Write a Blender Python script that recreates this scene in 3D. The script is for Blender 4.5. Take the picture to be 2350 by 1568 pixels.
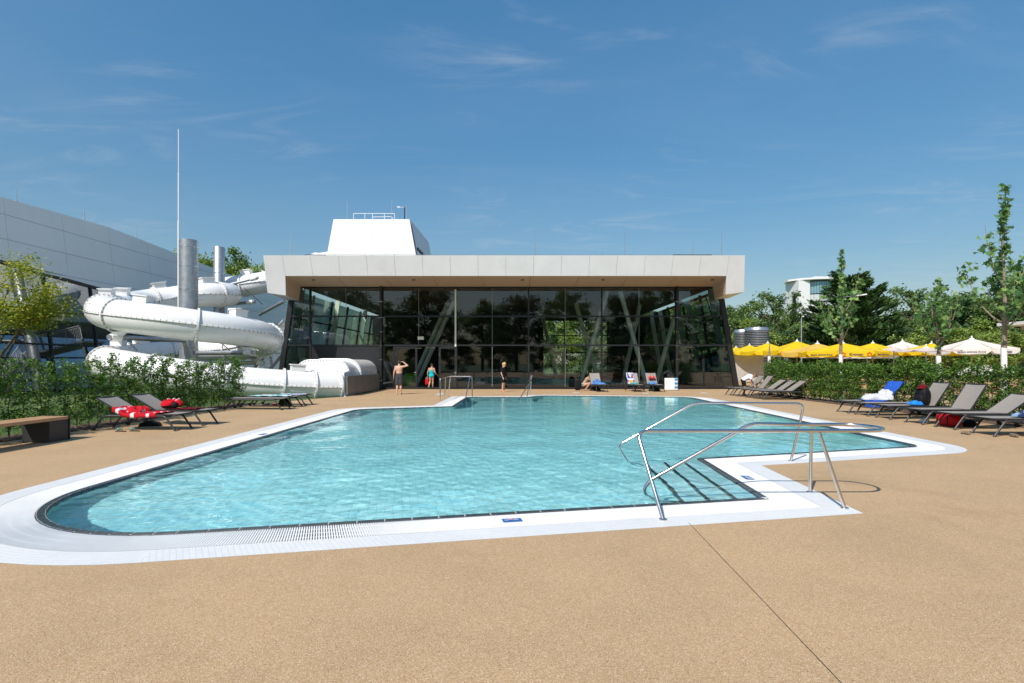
import bpy, bmesh, math, random
import numpy as np
from mathutils import Vector, Matrix, Euler
from mathutils.geometry import tessellate_polygon

SC = bpy.context.scene
COL = SC.collection
for o in list(bpy.data.objects):
    bpy.data.objects.remove(o)
PI = math.pi
R = math.radians

# ------------------------------------------------------------------ camera
F = 1240.0            # focal length in units of a 2350-wide picture
EYE = 1.6
cam_data = bpy.data.cameras.new('camera')
cam_data.sensor_width = 36.0
cam_data.lens = 36.0 * F / 2350.0
cam_data.shift_y = (835.0 - 784.0) / 2350.0
cam_data.clip_start = 0.05
cam_data.clip_end = 6000.0
cam = bpy.data.objects.new('camera', cam_data)
cam.location = (0, 0, EYE)
cam.rotation_euler = (PI / 2, 0, 0)
COL.objects.link(cam)
SC.camera = cam

# ------------------------------------------------------------------ sky and sun
SUN_EL = R(46.0)
SUN_AZ = R(211.5)     # clockwise from +Y: behind the camera and to its left
world = bpy.data.worlds.new('World')
SC.world = world
world.use_nodes = True
wn = world.node_tree.nodes
wl = world.node_tree.links
bg = wn['Background']
bg.inputs[1].default_value = 0.15
sky = wn.new('ShaderNodeTexSky')
sky.sky_type = 'NISHITA'
sky.sun_disc = False
sky.sun_elevation = SUN_EL
sky.sun_rotation = SUN_AZ
sky.air_density = 1.4
sky.dust_density = 1.5
sky.ozone_density = 6.0
# thin cirrus: noise on the view direction projected to a high flat layer
tc = wn.new('ShaderNodeTexCoord')
sep = wn.new('ShaderNodeSeparateXYZ')
wl.new(tc.outputs['Generated'], sep.inputs[0])
def wmath(op, a, b=None, clamp=False):
    n = wn.new('ShaderNodeMath'); n.operation = op; n.use_clamp = clamp
    for k, x in ((0, a), (1, b)):
        if x is None: continue
        if isinstance(x, (int, float)): n.inputs[k].default_value = x
        else: wl.new(x, n.inputs[k])
    return n.outputs[0]
zc = wmath('MAXIMUM', wmath('ADD', sep.outputs[2], 0.06), 0.05)
comb = wn.new('ShaderNodeCombineXYZ')
wl.new(wmath('DIVIDE', sep.outputs[0], zc), comb.inputs[0])
wl.new(wmath('DIVIDE', sep.outputs[1], zc), comb.inputs[1])
def wnoise(scale, detail, rough, dist, rot, sx, sy, off):
    mp = wn.new('ShaderNodeMapping')
    mp.inputs['Rotation'].default_value = (0, 0, R(rot))
    mp.inputs['Scale'].default_value = (sx, sy, 1)
    mp.inputs['Location'].default_value = off
    wl.new(comb.outputs[0], mp.inputs[0])
    nz = wn.new('ShaderNodeTexNoise')
    nz.inputs['Scale'].default_value = scale
    nz.inputs['Detail'].default_value = detail
    nz.inputs['Roughness'].default_value = rough
    nz.inputs['Distortion'].default_value = dist
    wl.new(mp.outputs[0], nz.inputs['Vector'])
    return nz.outputs[0]
def wramp(x, lo, hi):
    n = wn.new('ShaderNodeMapRange')
    n.interpolation_type = 'SMOOTHSTEP'
    n.inputs[1].default_value = lo; n.inputs[2].default_value = hi
    wl.new(x, n.inputs[0])
    return n.outputs[0]
wisp = wramp(wnoise(1.25, 9, 0.62, 1.6, 62, 1.0, 2.6, (3.1, 0.7, 0)), 0.46, 0.80)
patch = wramp(wnoise(0.62, 3, 0.5, 0.3, 10, 1.0, 1.3, (1.7, 5.2, 0)), 0.40, 0.62)
veil = wramp(wnoise(0.5, 5, 0.6, 0.6, 50, 1.0, 2.0, (8.0, 2.2, 0)), 0.35, 0.85)
cl = wmath('ADD', wmath('MULTIPLY', wmath('MULTIPLY', wisp, patch), 0.30), wmath('MULTIPLY', veil, 0.05), True)
mixc = wn.new('ShaderNodeMixRGB')
mixc.inputs[2].default_value = (4.2, 4.5, 4.9, 1)
wl.new(cl, mixc.inputs[0])
gm = wn.new('ShaderNodeGamma'); gm.inputs[1].default_value = 0.60
hs = wn.new('ShaderNodeHueSaturation'); hs.inputs['Saturation'].default_value = 1.62; hs.inputs['Value'].default_value = 1.48
wl.new(sky.outputs[0], gm.inputs[0]); wl.new(gm.outputs[0], hs.inputs['Color']); wl.new(hs.outputs[0], mixc.inputs[1])
wl.new(mixc.outputs[0], bg.inputs[0])

sun_data = bpy.data.lights.new('sun', 'SUN')
sun_data.energy = 5.0
sun_data.angle = R(0.53)
sun_data.color = (1.0, 0.95, 0.88)
sun_data.cycles.is_caustics_light = True
sun = bpy.data.objects.new('sun', sun_data)
SUNV = Vector((math.sin(SUN_AZ) * math.cos(SUN_EL), math.cos(SUN_AZ) * math.cos(SUN_EL), math.sin(SUN_EL)))
sun.rotation_euler = SUNV.to_track_quat('Z', 'Y').to_euler()
sun.location = SUNV * 60
COL.objects.link(sun)

SC.view_settings.view_transform = 'Standard'
SC.view_settings.look = 'None'
SC.view_settings.exposure = 0.0
SC.view_settings.gamma = 1.0
SC.view_settings.use_curve_mapping = False
SC.render.engine = 'CYCLES'

# ------------------------------------------------------------------ measuring
def G(x, y):
    """ground point seen at picture position (2350-wide picture, horizon 835)"""
    k = EYE / (y - 835.0)
    return Vector(((x - 1175.0) * k, F * k, 0.0))
def P(x, y, Y):
    """point at distance Y seen at picture position"""
    return Vector(((x - 1175.0) * Y / F, Y, EYE - (y - 835.0) * Y / F))

# ------------------------------------------------------------------ objects
def tag(o, label=None, cat=None, group=None, kind=None):
    if label: o['label'] = label
    if cat: o['category'] = cat
    if group: o['group'] = group
    if kind: o['kind'] = kind
    return o
def thing(name, label, cat, loc=(0, 0, 0), rz=0.0, group=None):
    o = bpy.data.objects.new(name, None)
    o.empty_display_size = 0.1
    o.location = loc
    o.rotation_euler = (0, 0, rz)
    COL.objects.link(o)
    return tag(o, label, cat, group)
def kids(o, table={}):
    return [c for c in bpy.data.objects if c.parent is o]
def link(name, mesh, parent=None, loc=None, rot=None, scale=None):
    o = bpy.data.objects.new(name, mesh)
    COL.objects.link(o)
    if parent is not None: o.parent = parent
    if loc is not None: o.location = loc
    if rot is not None: o.rotation_euler = rot
    if scale is not None: o.scale = scale
    return o
def tree_of(o):
    """[object, [children trees]] read once, so that copies need no search"""
    by = {}
    for c in bpy.data.objects:
        if c.parent is not None: by.setdefault(c.parent.name, []).append(c)
    def rec(x): return (x, [rec(c) for c in by.get(x.name, [])])
    return rec(o)
def copy_tree(tr, parent=None, loc=None, rz=None, label=None, group=None, scale=None):
    src, ch = tr
    c = src.copy()
    COL.objects.link(c)
    c.parent = parent
    if loc is not None: c.location = loc
    if rz is not None: c.rotation_euler = (0, 0, rz)
    if scale is not None: c.scale = scale if hasattr(scale, '__len__') else (scale,) * 3
    if label: c['label'] = label
    if group: c['group'] = group
    for t in ch: copy_tree(t, c)
    return c

class MB:
    def __init__(s):
        s.v = []; s.f = []; s.m = []
    def add(s, vs, fs, mat=0):
        k = len(s.v)
        s.v.extend([tuple(x) for x in vs])
        s.f.extend([tuple(i + k for i in f) for f in fs])
        s.m.extend([mat] * len(fs))
        return s
    def box(s, c, size, rot=None, mat=0):
        hx, hy, hz = size[0] / 2, size[1] / 2, size[2] / 2
        vs = [Vector((x, y, z)) for z in (-hz, hz) for y in (-hy, hy) for x in (-hx, hx)]
        if rot is not None:
            m = Euler(rot).to_matrix() if not isinstance(rot, Matrix) else rot
            vs = [m @ v for v in vs]
        c = Vector(c)
        return s.add([v + c for v in vs], [(0, 2, 3, 1), (4, 5, 7, 6), (0, 1, 5, 4), (2, 6, 7, 3), (0, 4, 6, 2), (1, 3, 7, 5)], mat)
    def span(s, x0, x1, y0, y1, z0, z1, mat=0):
        return s.box(((x0 + x1) / 2, (y0 + y1) / 2, (z0 + z1) / 2), (abs(x1 - x0), abs(y1 - y0), abs(z1 - z0)), None, mat)
    def bar(s, p, q, w, h, up=(0, 0, 1), mat=0):
        p = Vector(p); q = Vector(q); d = q - p
        x = d.normalized(); u = Vector(up)
        y = u.cross(x)
        if y.length < 1e-6: y = Vector((0, 1, 0)).cross(x)
        y.normalize(); z = x.cross(y)
        m = Matrix((x, y, z)).transposed()
        return s.box((p + q) / 2, (d.length, w, h), m, mat)
    def hexa(s, b, t, mat=0):
        """bottom quad b, top quad t (4 points each, same order, ccw from above)"""
        return s.add(list(b) + list(t), [(3, 2, 1, 0), (4, 5, 6, 7), (0, 1, 5, 4), (1, 2, 6, 5), (2, 3, 7, 6), (3, 0, 4, 7)], mat)
    def tube(s, path, r, n=8, caps=True, closed=False, mat=0, flat=1.0):
        P_ = [Vector(p) for p in path]; N = len(P_)
        rr = r if hasattr(r, '__len__') else [r] * N
        tang = []
        for i in range(N):
            a = P_[(i - 1) % N] if (closed or i > 0) else P_[i]
            b = P_[(i + 1) % N] if (closed or i < N - 1) else P_[i]
            t = b - a
            tang.append(t.normalized() if t.length > 1e-9 else Vector((0, 0, 1)))
        u = Vector((0, 0, 1)) if abs(tang[0].z) < 0.9 else Vector((1, 0, 0))
        nrm = (u - tang[0] * u.dot(tang[0])).normalized()
        vs = []
        for i in range(N):
            nrm = nrm - tang[i] * nrm.dot(tang[i])
            if nrm.length < 1e-6: nrm = tang[i].orthogonal()
            nrm.normalize()
            bn = tang[i].cross(nrm)
            for k in range(n):
                a = 2 * PI * k / n
                vs.append(P_[i] + (nrm * math.cos(a) * flat + bn * math.sin(a)) * rr[i])
        fs = []
        for i in range(N if closed else N - 1):
            j = (i + 1) % N
            for k in range(n):
                l = (k + 1) % n
                fs.append((i * n + k, i * n + l, j * n + l, j * n + k))
        if caps and not closed:
            fs.append(tuple(range(n - 1, -1, -1)))
            fs.append(tuple((N - 1) * n + k for k in range(n)))
        return s.add(vs, fs, mat)
    def lathe(s, prof, n=16, c=(0, 0, 0), mat=0, m=None, caps=True):
        vs = []
        for r_, z in prof:
            for k in range(n):
                a = 2 * PI * k / n
                v = Vector((r_ * math.cos(a), r_ * math.sin(a), z))
                vs.append((m @ v if m is not None else v) + Vector(c))
        fs = []
        for i in range(len(prof) - 1):
            for k in range(n):
                l = (k + 1) % n
                fs.append((i * n + k, i * n + l, (i + 1) * n + l, (i + 1) * n + k))
        if caps:
            fs.append(tuple(range(n - 1, -1, -1)))
            fs.append(tuple((len(prof) - 1) * n + k for k in range(n)))
        return s.add(vs, fs, mat)
    def ell(s, c, rad, rot=None, nu=12, nv=8, mat=0):
        prof = [(math.sin(PI * i / nv), -math.cos(PI * i / nv)) for i in range(1, nv)]
        M_ = Matrix.Diagonal(Vector(rad))
        if rot is not None: M_ = (rot if isinstance(rot, Matrix) else Euler(rot).to_matrix()) @ M_
        k = len(s.v)
        s.lathe(prof, nu, c, mat, M_, caps=False)
        c = Vector(c)
        b = c + M_ @ Vector((0, 0, -1)); t = c + M_ @ Vector((0, 0, 1))
        s.v.append(tuple(b)); s.v.append(tuple(t))
        bi = len(s.v) - 2; ti = bi + 1; top = k + (len(prof) - 1) * nu
        for q in range(nu):
            l = (q + 1) % nu
            s.f.append((bi, k + l, k + q)); s.m.append(mat)
            s.f.append((ti, top + q, top + l)); s.m.append(mat)
        return s
    def cap(s, p, q, r0, r1, n=10, mat=0):
        """tapered capsule"""
        p = Vector(p); q = Vector(q); d = (q - p).normalized()
        pts = []; rr = []
        for a in (80, 50, 20):
            pts.append(p - d * r0 * math.sin(R(a))); rr.append(r0 * math.cos(R(a)))
        pts.append(p); rr.append(r0); pts.append(q); rr.append(r1)
        for a in (20, 50, 80):
            pts.append(q + d * r1 * math.sin(R(a))); rr.append(r1 * math.cos(R(a)))
        return s.tube(pts, rr, n, True, False, mat)
    def prism(s, poly, z0, z1, mat=0):
        n = len(poly)
        vs = [(p[0], p[1], z0) for p in poly] + [(p[0], p[1], z1) for p in poly]
        fs = [tuple(range(n - 1, -1, -1)), tuple(range(n, 2 * n))]
        fs += [(i, (i + 1) % n, n + (i + 1) % n, n + i) for i in range(n)]
        return s.add(vs, fs, mat)
    def mesh(s, name, mats, smooth=None):
        me = bpy.data.meshes.new(name)
        me.from_pydata(s.v, [], s.f)
        for m_ in (mats if isinstance(mats, (list, tuple)) else [mats]): me.materials.append(m_)
        if max(s.m, default=0) > 0: me.polygons.foreach_set('material_index', s.m)
        if smooth is not None:
            me.polygons.foreach_set('use_smooth', [True] * len(me.polygons))
            if smooth < 180: me.set_sharp_from_angle(angle=R(smooth))
        me.update()
        return me
    def build(s, name, mats, parent=None, smooth=None, bevel=0.0, loc=None, rot=None):
        o = link(name, s.mesh(name, mats, smooth), parent, loc, rot)
        if bevel > 0:
            b = o.modifiers.new('edge', 'BEVEL'); b.width = bevel; b.segments = 2; b.limit_method = 'ANGLE'; b.angle_limit = R(40)
        return o

def flat(name, loops, z, mat, parent=None, uvscale=None):
    """flat sheet from an outer loop and holes"""
    pts = [Vector((p[0], p[1], z)) for lp in loops for p in lp]
    tris = tessellate_polygon([[Vector((p[0], p[1], z)) for p in lp] for lp in loops])
    fs = []
    for t in tris:
        a, b, c = (pts[i] for i in t)
        fs.append(tuple(t) if (b - a).cross(c - a).z > 0 else (t[0], t[2], t[1]))
    mb = MB(); mb.add(pts, fs)
    return mb.build(name, mat, parent)

# ------------------------------------------------------------------ materials
def new_mat(name):
    m = bpy.data.materials.new(name)
    m.use_nodes = True
    nt = m.node_tree
    return m, nt, nt.nodes['Principled BSDF']
def nd(nt, kind, **kw):
    n = nt.nodes.new(kind)
    for k, v in kw.items():
        if k in n.inputs.keys(): n.inputs[k].default_value = v
        else: setattr(n, k, v)
    return n
def ramp(nt, src, stops):
    r_ = nt.nodes.new('ShaderNodeValToRGB')
    while len(r_.color_ramp.elements) < len(stops): r_.color_ramp.elements.new(0.5)
    for e, (p_, c_) in zip(r_.color_ramp.elements, stops):
        e.position = p_; e.color = tuple(c_) + ((1,) if len(c_) == 3 else ())
    nt.links.new(src, r_.inputs[0])
    return r_.outputs[0]
def M(name, col, rough=0.5, metal=0.0, var=0.08, scale=4.0, bump=0.0, bscale=40.0, spec=0.5, coat=0.0, trans=0.0):
    """principled with a little noise in colour and relief"""
    m, nt, b = new_mat(name)
    b.inputs['Roughness'].default_value = rough
    b.inputs['Metallic'].default_value = metal
    b.inputs['Specular IOR Level'].default_value = spec
    b.inputs['Coat Weight'].default_value = coat
    tcn = nd(nt, 'ShaderNodeTexCoord')
    if var > 0:
        nz = nd(nt, 'ShaderNodeTexNoise', Scale=scale, Detail=5.0, Roughness=0.6)
        nt.links.new(tcn.outputs['Object'], nz.inputs['Vector'])
        lo = [max(0, c * (1 - var)) for c in col]; hi = [min(1, c * (1 + var)) for c in col]
        nt.links.new(ramp(nt, nz.outputs[0], [(0.3, lo), (0.7, hi)]), b.inputs['Base Color'])
        rr = nd(nt, 'ShaderNodeMapRange')
        rr.inputs[3].default_value = max(0, rough - 0.06); rr.inputs[4].default_value = min(1, rough + 0.06)
        nt.links.new(nz.outputs[0], rr.inputs[0]); nt.links.new(rr.outputs[0], b.inputs['Roughness'])
    else:
        b.inputs['Base Color'].default_value = tuple(col) + (1,)
    if bump > 0:
        nb = nd(nt, 'ShaderNodeTexNoise', Scale=bscale, Detail=4.0)
        nt.links.new(tcn.outputs['Object'], nb.inputs['Vector'])
        bp = nd(nt, 'ShaderNodeBump', Strength=bump, Distance=0.01)
        nt.links.new(nb.outputs[0], bp.inputs['Height']); nt.links.new(bp.outputs[0], b.inputs['Normal'])
    if trans > 0:
        out = nt.nodes['Material Output']
        tr = nd(nt, 'ShaderNodeBsdfTranslucent'); tr.inputs[0].default_value = tuple(col) + (1,)
        mx = nd(nt, 'ShaderNodeMixShader'); mx.inputs[0].default_value = trans
        nt.links.new(b.outputs[0], mx.inputs[1]); nt.links.new(tr.outputs[0], mx.inputs[2]); nt.links.new(mx.outputs[0], out.inputs[0])
    return m
def glass_mat(name, tint, refl=0.02, ior=1.5, rough=0.0):
    m, nt, b = new_mat(name)
    nt.nodes.remove(b)
    out = nt.nodes['Material Output']
    tr = nd(nt, 'ShaderNodeBsdfTransparent'); tr.inputs[0].default_value = tuple(tint) + (1,)
    gl = nd(nt, 'ShaderNodeBsdfGlossy', Roughness=rough); gl.inputs[0].default_value = (0.93, 0.97, 1.0, 1)
    fr = nd(nt, 'ShaderNodeFresnel', IOR=ior)
    ad = nd(nt, 'ShaderNodeMath', operation='ADD', use_clamp=True); ad.inputs[1].default_value = refl
    mx = nd(nt, 'ShaderNodeMixShader')
    nt.links.new(fr.outputs[0], ad.inputs[0]); nt.links.new(ad.outputs[0], mx.inputs[0])
    nt.links.new(tr.outputs[0], mx.inputs[1]); nt.links.new(gl.outputs[0], mx.inputs[2]); nt.links.new(mx.outputs[0], out.inputs[0])
    return m
def leaf_mat(name, stops, trans=0.35):
    m, nt, b = new_mat(name)
    out = nt.nodes['Material Output']
    ge = nd(nt, 'ShaderNodeNewGeometry')
    c = ramp(nt, ge.outputs['Random Per Island'], stops)
    nt.links.new(c, b.inputs['Base Color'])
    b.inputs['Roughness'].default_value = 0.5
    b.inputs['Specular IOR Level'].default_value = 0.35
    tr = nd(nt, 'ShaderNodeBsdfTranslucent')
    br = nd(nt, 'ShaderNodeHueSaturation'); br.inputs['Value'].default_value = 1.5; br.inputs['Saturation'].default_value = 1.1
    nt.links.new(c, br.inputs['Color']); nt.links.new(br.outputs[0], tr.inputs[0])
    mx = nd(nt, 'ShaderNodeMixShader'); mx.inputs[0].default_value = trans
    nt.links.new(b.outputs[0], mx.inputs[1]); nt.links.new(tr.outputs[0], mx.inputs[2]); nt.links.new(mx.outputs[0], out.inputs[0])
    return m

def gravel_mat():
    """resin-bound fine stone chippings"""
    m, nt, b = new_mat('resin_gravel')
    tcn = nd(nt, 'ShaderNodeTexCoord')
    vo = nd(nt, 'ShaderNodeTexVoronoi', Scale=210.0)
    nt.links.new(tcn.outputs['Object'], vo.inputs['Vector'])
    sp = nd(nt, 'ShaderNodeSeparateColor'); nt.links.new(vo.outputs['Color'], sp.inputs[0])
    col = ramp(nt, sp.outputs[0], [(0.0, (0.10, 0.07, 0.05)), (0.025, (0.33, 0.21, 0.11)), (0.18, (0.41, 0.265, 0.135)), (0.62, (0.47, 0.315, 0.17)), (0.9, (0.55, 0.40, 0.24)), (1.0, (0.66, 0.54, 0.40))])
    big = nd(nt, 'ShaderNodeTexNoise', Scale=0.7, Detail=5.0, Roughness=0.65)
    nt.links.new(tcn.outputs['Object'], big.inputs['Vector'])
    tone = ramp(nt, big.outputs[0], [(0.28, (0.87, 0.87, 0.87)), (0.5, (0.98, 0.98, 0.98)), (0.72, (1.05, 1.04, 1.02))])
    st = nd(nt, 'ShaderNodeTexNoise', Scale=0.23, Detail=7.0, Roughness=0.72, Distortion=0.5)
    nt.links.new(tcn.outputs['Object'], st.inputs['Vector'])
    stain = ramp(nt, st.outputs[0], [(0.30, (0.84, 0.82, 0.80)), (0.42, (1.0, 1.0, 1.0))])
    m0 = nd(nt, 'ShaderNodeMixRGB', blend_type='MULTIPLY'); m0.inputs[0].default_value = 1.0
    nt.links.new(tone, m0.inputs[1]); nt.links.new(stain, m0.inputs[2])
    mul = nd(nt, 'ShaderNodeMixRGB', blend_type='MULTIPLY'); mul.inputs[0].default_value = 1.0
    nt.links.new(col, mul.inputs[1]); nt.links.new(m0.outputs[0], mul.inputs[2]); nt.links.new(mul.outputs[0], b.inputs['Base Color'])
    b.inputs['Roughness'].default_value = 0.75
    b.inputs['Specular IOR Level'].default_value = 0.3
    bp = nd(nt, 'ShaderNodeBump', Strength=0.35, Distance=0.003)
    nt.links.new(vo.outputs['Distance'], bp.inputs['Height']); bp.invert = True
    nt.links.new(bp.outputs[0], b.inputs['Normal'])
    return m
def mosaic_mat(name, tile, grout, w, h, gap, coord='UV', rough=0.25, var=0.06, bump=0.3, stagger=0.0):
    m, nt, b = new_mat(name)
    tcn = nd(nt, 'ShaderNodeTexCoord')
    br = nd(nt, 'ShaderNodeTexBrick', Scale=1.0)
    br.offset = stagger; br.squash = 1.0
    br.inputs['Brick Width'].default_value = w; br.inputs['Row Height'].default_value = h
    br.inputs['Mortar Size'].default_value = gap; br.inputs['Mortar Smooth'].default_value = 0.1
    br.inputs['Color1'].default_value = tuple(c * (1 - var) for c in tile) + (1,)
    br.inputs['Color2'].default_value = tuple(min(1, c * (1 + var)) for c in tile) + (1,)
    br.inputs['Mortar'].default_value = tuple(grout) + (1,)
    nt.links.new(tcn.outputs[coord], br.inputs['Vector'])
    nz = nd(nt, 'ShaderNodeTexNoise', Scale=1.3, Detail=4.0)
    nt.links.new(tcn.outputs['Object'], nz.inputs['Vector'])
    tone = ramp(nt, nz.outputs[0], [(0.3, (0.93, 0.94, 0.95)), (0.7, (1.03, 1.02, 1.01))])
    mul = nd(nt, 'ShaderNodeMixRGB', blend_type='MULTIPLY'); mul.inputs[0].default_value = 1.0
    nt.links.new(br.outputs['Color'], mul.inputs[1]); nt.links.new(tone, mul.inputs[2]); nt.links.new(mul.outputs[0], b.inputs['Base Color'])
    b.inputs['Roughness'].default_value = rough
    bp = nd(nt, 'ShaderNodeBump', Strength=bump, Distance=0.002); bp.invert = True
    nt.links.new(br.outputs['Fac'], bp.inputs['Height']); nt.links.new(bp.outputs[0], b.inputs['Normal'])
    return m
def wood_mat(name, dark, light, sx=1.0, sy=12.0, rough=0.6, coord='Object', scale=3.0):
    m, nt, b = new_mat(name)
    tcn = nd(nt, 'ShaderNodeTexCoord')
    mp = nd(nt, 'ShaderNodeMapping'); mp.inputs['Scale'].default_value = (sx, sy, sy)
    nt.links.new(tcn.outputs[coord], mp.inputs[0])
    nz = nd(nt, 'ShaderNodeTexNoise', Scale=scale, Detail=8.0, Roughness=0.65, Distortion=0.4)
    nt.links.new(mp.outputs[0], nz.inputs['Vector'])
    nt.links.new(ramp(nt, nz.outputs[0], [(0.25, dark), (0.75, light)]), b.inputs['Base Color'])
    b.inputs['Roughness'].default_value = rough
    bp = nd(nt, 'ShaderNodeBump', Strength=0.2, Distance=0.004)
    nt.links.new(nz.outputs[0], bp.inputs['Height']); nt.links.new(bp.outputs[0], b.inputs['Normal'])
    return m

MAT = {}
MAT['gravel'] = gravel_mat()
MAT['grate'] = M('white_grate_plastic', (0.80, 0.80, 0.79), 0.45, var=0.06, scale=1.3)
MAT['strip'] = mosaic_mat('pale_strip_tiles', (0.72, 0.72, 0.71), (0.60, 0.60, 0.59), 0.05, 0.05, 0.003, 'UV', 0.5, 0.03, 0.4)
MAT['edge'] = M('dark_edge_tile', (0.035, 0.045, 0.05), 0.28, var=0.25, scale=3)
MAT['pool'] = mosaic_mat('pool_mosaic', (0.70, 0.86, 0.86), (0.38, 0.56, 0.58), 0.10, 0.05, 0.0028, 'UV', 0.3, 0.05, 0.2)
MAT['tread'] = mosaic_mat('pale_step_mosaic', (0.80, 0.85, 0.86), (0.56, 0.62, 0.64), 0.10, 0.05, 0.003, 'UV', 0.4, 0.04, 0.2)
MAT['nosing'] = M('dark_step_nosing', (0.03, 0.035, 0.04), 0.4)
MAT['trough'] = M('gutter_grey', (0.30, 0.30, 0.31), 0.6)
MAT['steel'] = M('stainless_steel', (0.66, 0.63, 0.60), 0.17, 1.0, var=0.06, scale=9)
MAT['joint'] = M('dark_sealant', (0.05, 0.04, 0.03), 0.8)
MAT['white'] = M('white_paint', (0.80, 0.80, 0.79), 0.45, var=0.02)
MAT['sign_blue'] = M('sign_blue', (0.015, 0.13, 0.42), 0.35, var=0.03)
MAT['sign_red'] = M('sign_red', (0.75, 0.03, 0.05), 0.4, var=0.02)
MAT['dark'] = M('anthracite', (0.03, 0.032, 0.036), 0.45, var=0.1)
MAT['black'] = M('black_plastic', (0.012, 0.012, 0.013), 0.5, var=0.1)
MAT['soil'] = M('bark_soil', (0.10, 0.062, 0.040), 0.95, var=0.55, scale=25, bump=1.0, bscale=45)
MAT['grass'] = M('lawn', (0.07, 0.115, 0.03), 0.9, var=0.45, scale=14, bump=0.8, bscale=120)
# ================================================================== pool
def rounded(pts, seg=10):
    """(x, y, radius) corners -> dense loop"""
    out = []
    n = len(pts)
    for i in range(n):
        p0 = Vector(pts[i - 1][:2]); p1 = Vector(pts[i][:2]); p2 = Vector(pts[(i + 1) % n][:2]); r = pts[i][2]
        if r <= 0: out.append(p1); continue
        a = (p0 - p1).normalized(); b = (p2 - p1).normalized()
        ang = math.acos(max(-1, min(1, a.dot(b))))
        t = r / math.tan(ang / 2)
        c = p1 + (a + b).normalized() * (r / math.sin(ang / 2))
        s0 = p1 + a * t - c; s1 = p1 + b * t - c
        a0 = math.atan2(s0.y, s0.x); a1 = math.atan2(s1.y, s1.x)
        da = (a1 - a0 + PI) % (2 * PI) - PI
        k = max(3, int(seg * abs(da) / 1.0))
        for j in range(k + 1):
            q = a0 + da * j / k
            out.append(c + Vector((math.cos(q), math.sin(q))) * r)
    return out
def offset(loop, d):
    """outward offset of a ccw loop, mitred"""
    n = len(loop); out = []
    for i in range(n):
        e0 = (loop[i] - loop[i - 1]).normalized(); e1 = (loop[(i + 1) % n] - loop[i]).normalized()
        n0 = Vector((e0.y, -e0.x)); n1 = Vector((e1.y, -e1.x))
        m = n0 + n1
        k = 1 + n0.dot(n1)
        out.append(loop[i] + m * (d / max(k, 0.25)))
    return out
POOL_CW = [(2.97, 6.46, 0), (-5.43, 4.68, 1.86), (-5.40, 18.92, 0.7), (-2.185, 20.2, 0), (-2.12, 25.85, 0), (0.8, 25.9, 0),
           (1.6, 27.05, 0), (8.45, 25.75, 0.9), (7.86, 10.49, 0.35), (3.134, 9.14, 0)]
RIM = list(reversed(rounded(POOL_CW)))
RIM_IN = offset(RIM, 0.005)
R_TILE = offset(RIM, 0.092)
R_GR = offset(RIM, 0.52)
R_OUT = offset(RIM, 0.83)
WATER_Z = -0.012
DEPTH = 1.40
def bed(y): return -(0.36 + (y - 5.0) * 0.049)      # sloping floor: shallow near the camera

def ring(name, la, lb, z, mat, parent, z2=None):
    """band between two loops with uv in metres along/across"""
    n = len(la); z2 = z if z2 is None else z2
    vs = []; fs = []; uv = []
    acc = 0.0
    for i in range(n):
        j = (i + 1) % n
        L = (lb[j] - lb[i]).length; wd = (lb[i] - la[i]).length
        k = len(vs)
        vs += [(la[i].x, la[i].y, z), (lb[i].x, lb[i].y, z2), (lb[j].x, lb[j].y, z2), (la[j].x, la[j].y, z)]
        fs.append((k, k + 1, k + 2, k + 3))
        off = (L - (la[j] - la[i]).length) / 2
        uv += [(acc + off, 0), (acc, abs(wd) + abs(z2 - z)), (acc + L, abs(wd) + abs(z2 - z)), (acc + L - off, 0)]
        acc += L
    me = bpy.data.meshes.new(name); me.from_pydata(vs, [], fs); me.materials.append(mat)
    ul = me.uv_layers.new(name='UVMap')
    ul.data.foreach_set('uv', [c for p_ in uv for c in p_])
    return link(name, me, parent)

pool = thing('swimming_pool', 'outdoor swimming pool of turquoise water with white grated rim in the beige deck', 'pool', (0, 0, 0))
# shell
def wall_loop(loop, z0, z1, mat, name, parent):
    n = len(loop); vs = []; fs = []; uv = []; acc = 0.0
    for i in range(n):
        j = (i + 1) % n; L = (loop[j] - loop[i]).length; k = len(vs)
        a, b = loop[i], loop[j]
        vs += [(a.x, a.y, z0), (b.x, b.y, z0), (b.x, b.y, z1), (a.x, a.y, z1)]
        fs.append((k + 3, k + 2, k + 1, k))
        uv += [(acc, z1 - z0 + 0), (acc + L, z1 - z0), (acc + L, 0), (acc, 0)]
        acc += L
    # uv must follow the face's vertex order (k+3, k+2, k+1, k)
    uv2 = []
    for q in range(n):
        u = uv[q * 4:q * 4 + 4]
        uv2 += [u[3], u[2], u[1], u[0]]
    me = bpy.data.meshes.new(name); me.from_pydata(vs, [], fs); me.materials.append(mat)
    me.uv_layers.new(name='UVMap').data.foreach_set('uv', [c for p_ in uv2 for c in p_])
    return link(name, me, parent)
shell = wall_loop(RIM_IN, -DEPTH - 0.02, -0.004, MAT['pool'], 'pool_wall', pool)
floor_ = flat('pool_floor', [[tuple(p) for p in offset(RIM, 0.02)]], -DEPTH, MAT['pool'], pool)
me = floor_.data
for v in me.vertices: v.co.z = bed(v.co.y)
ul = me.uv_layers.new(name='UVMap')
ca, sa = math.cos(R(11.5)), math.sin(R(11.5))
for lp in me.loops:
    co = me.vertices[lp.vertex_index].co
    ul.data[lp.index].uv = (co.x * ca + co.y * sa, -co.x * sa + co.y * ca)

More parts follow.
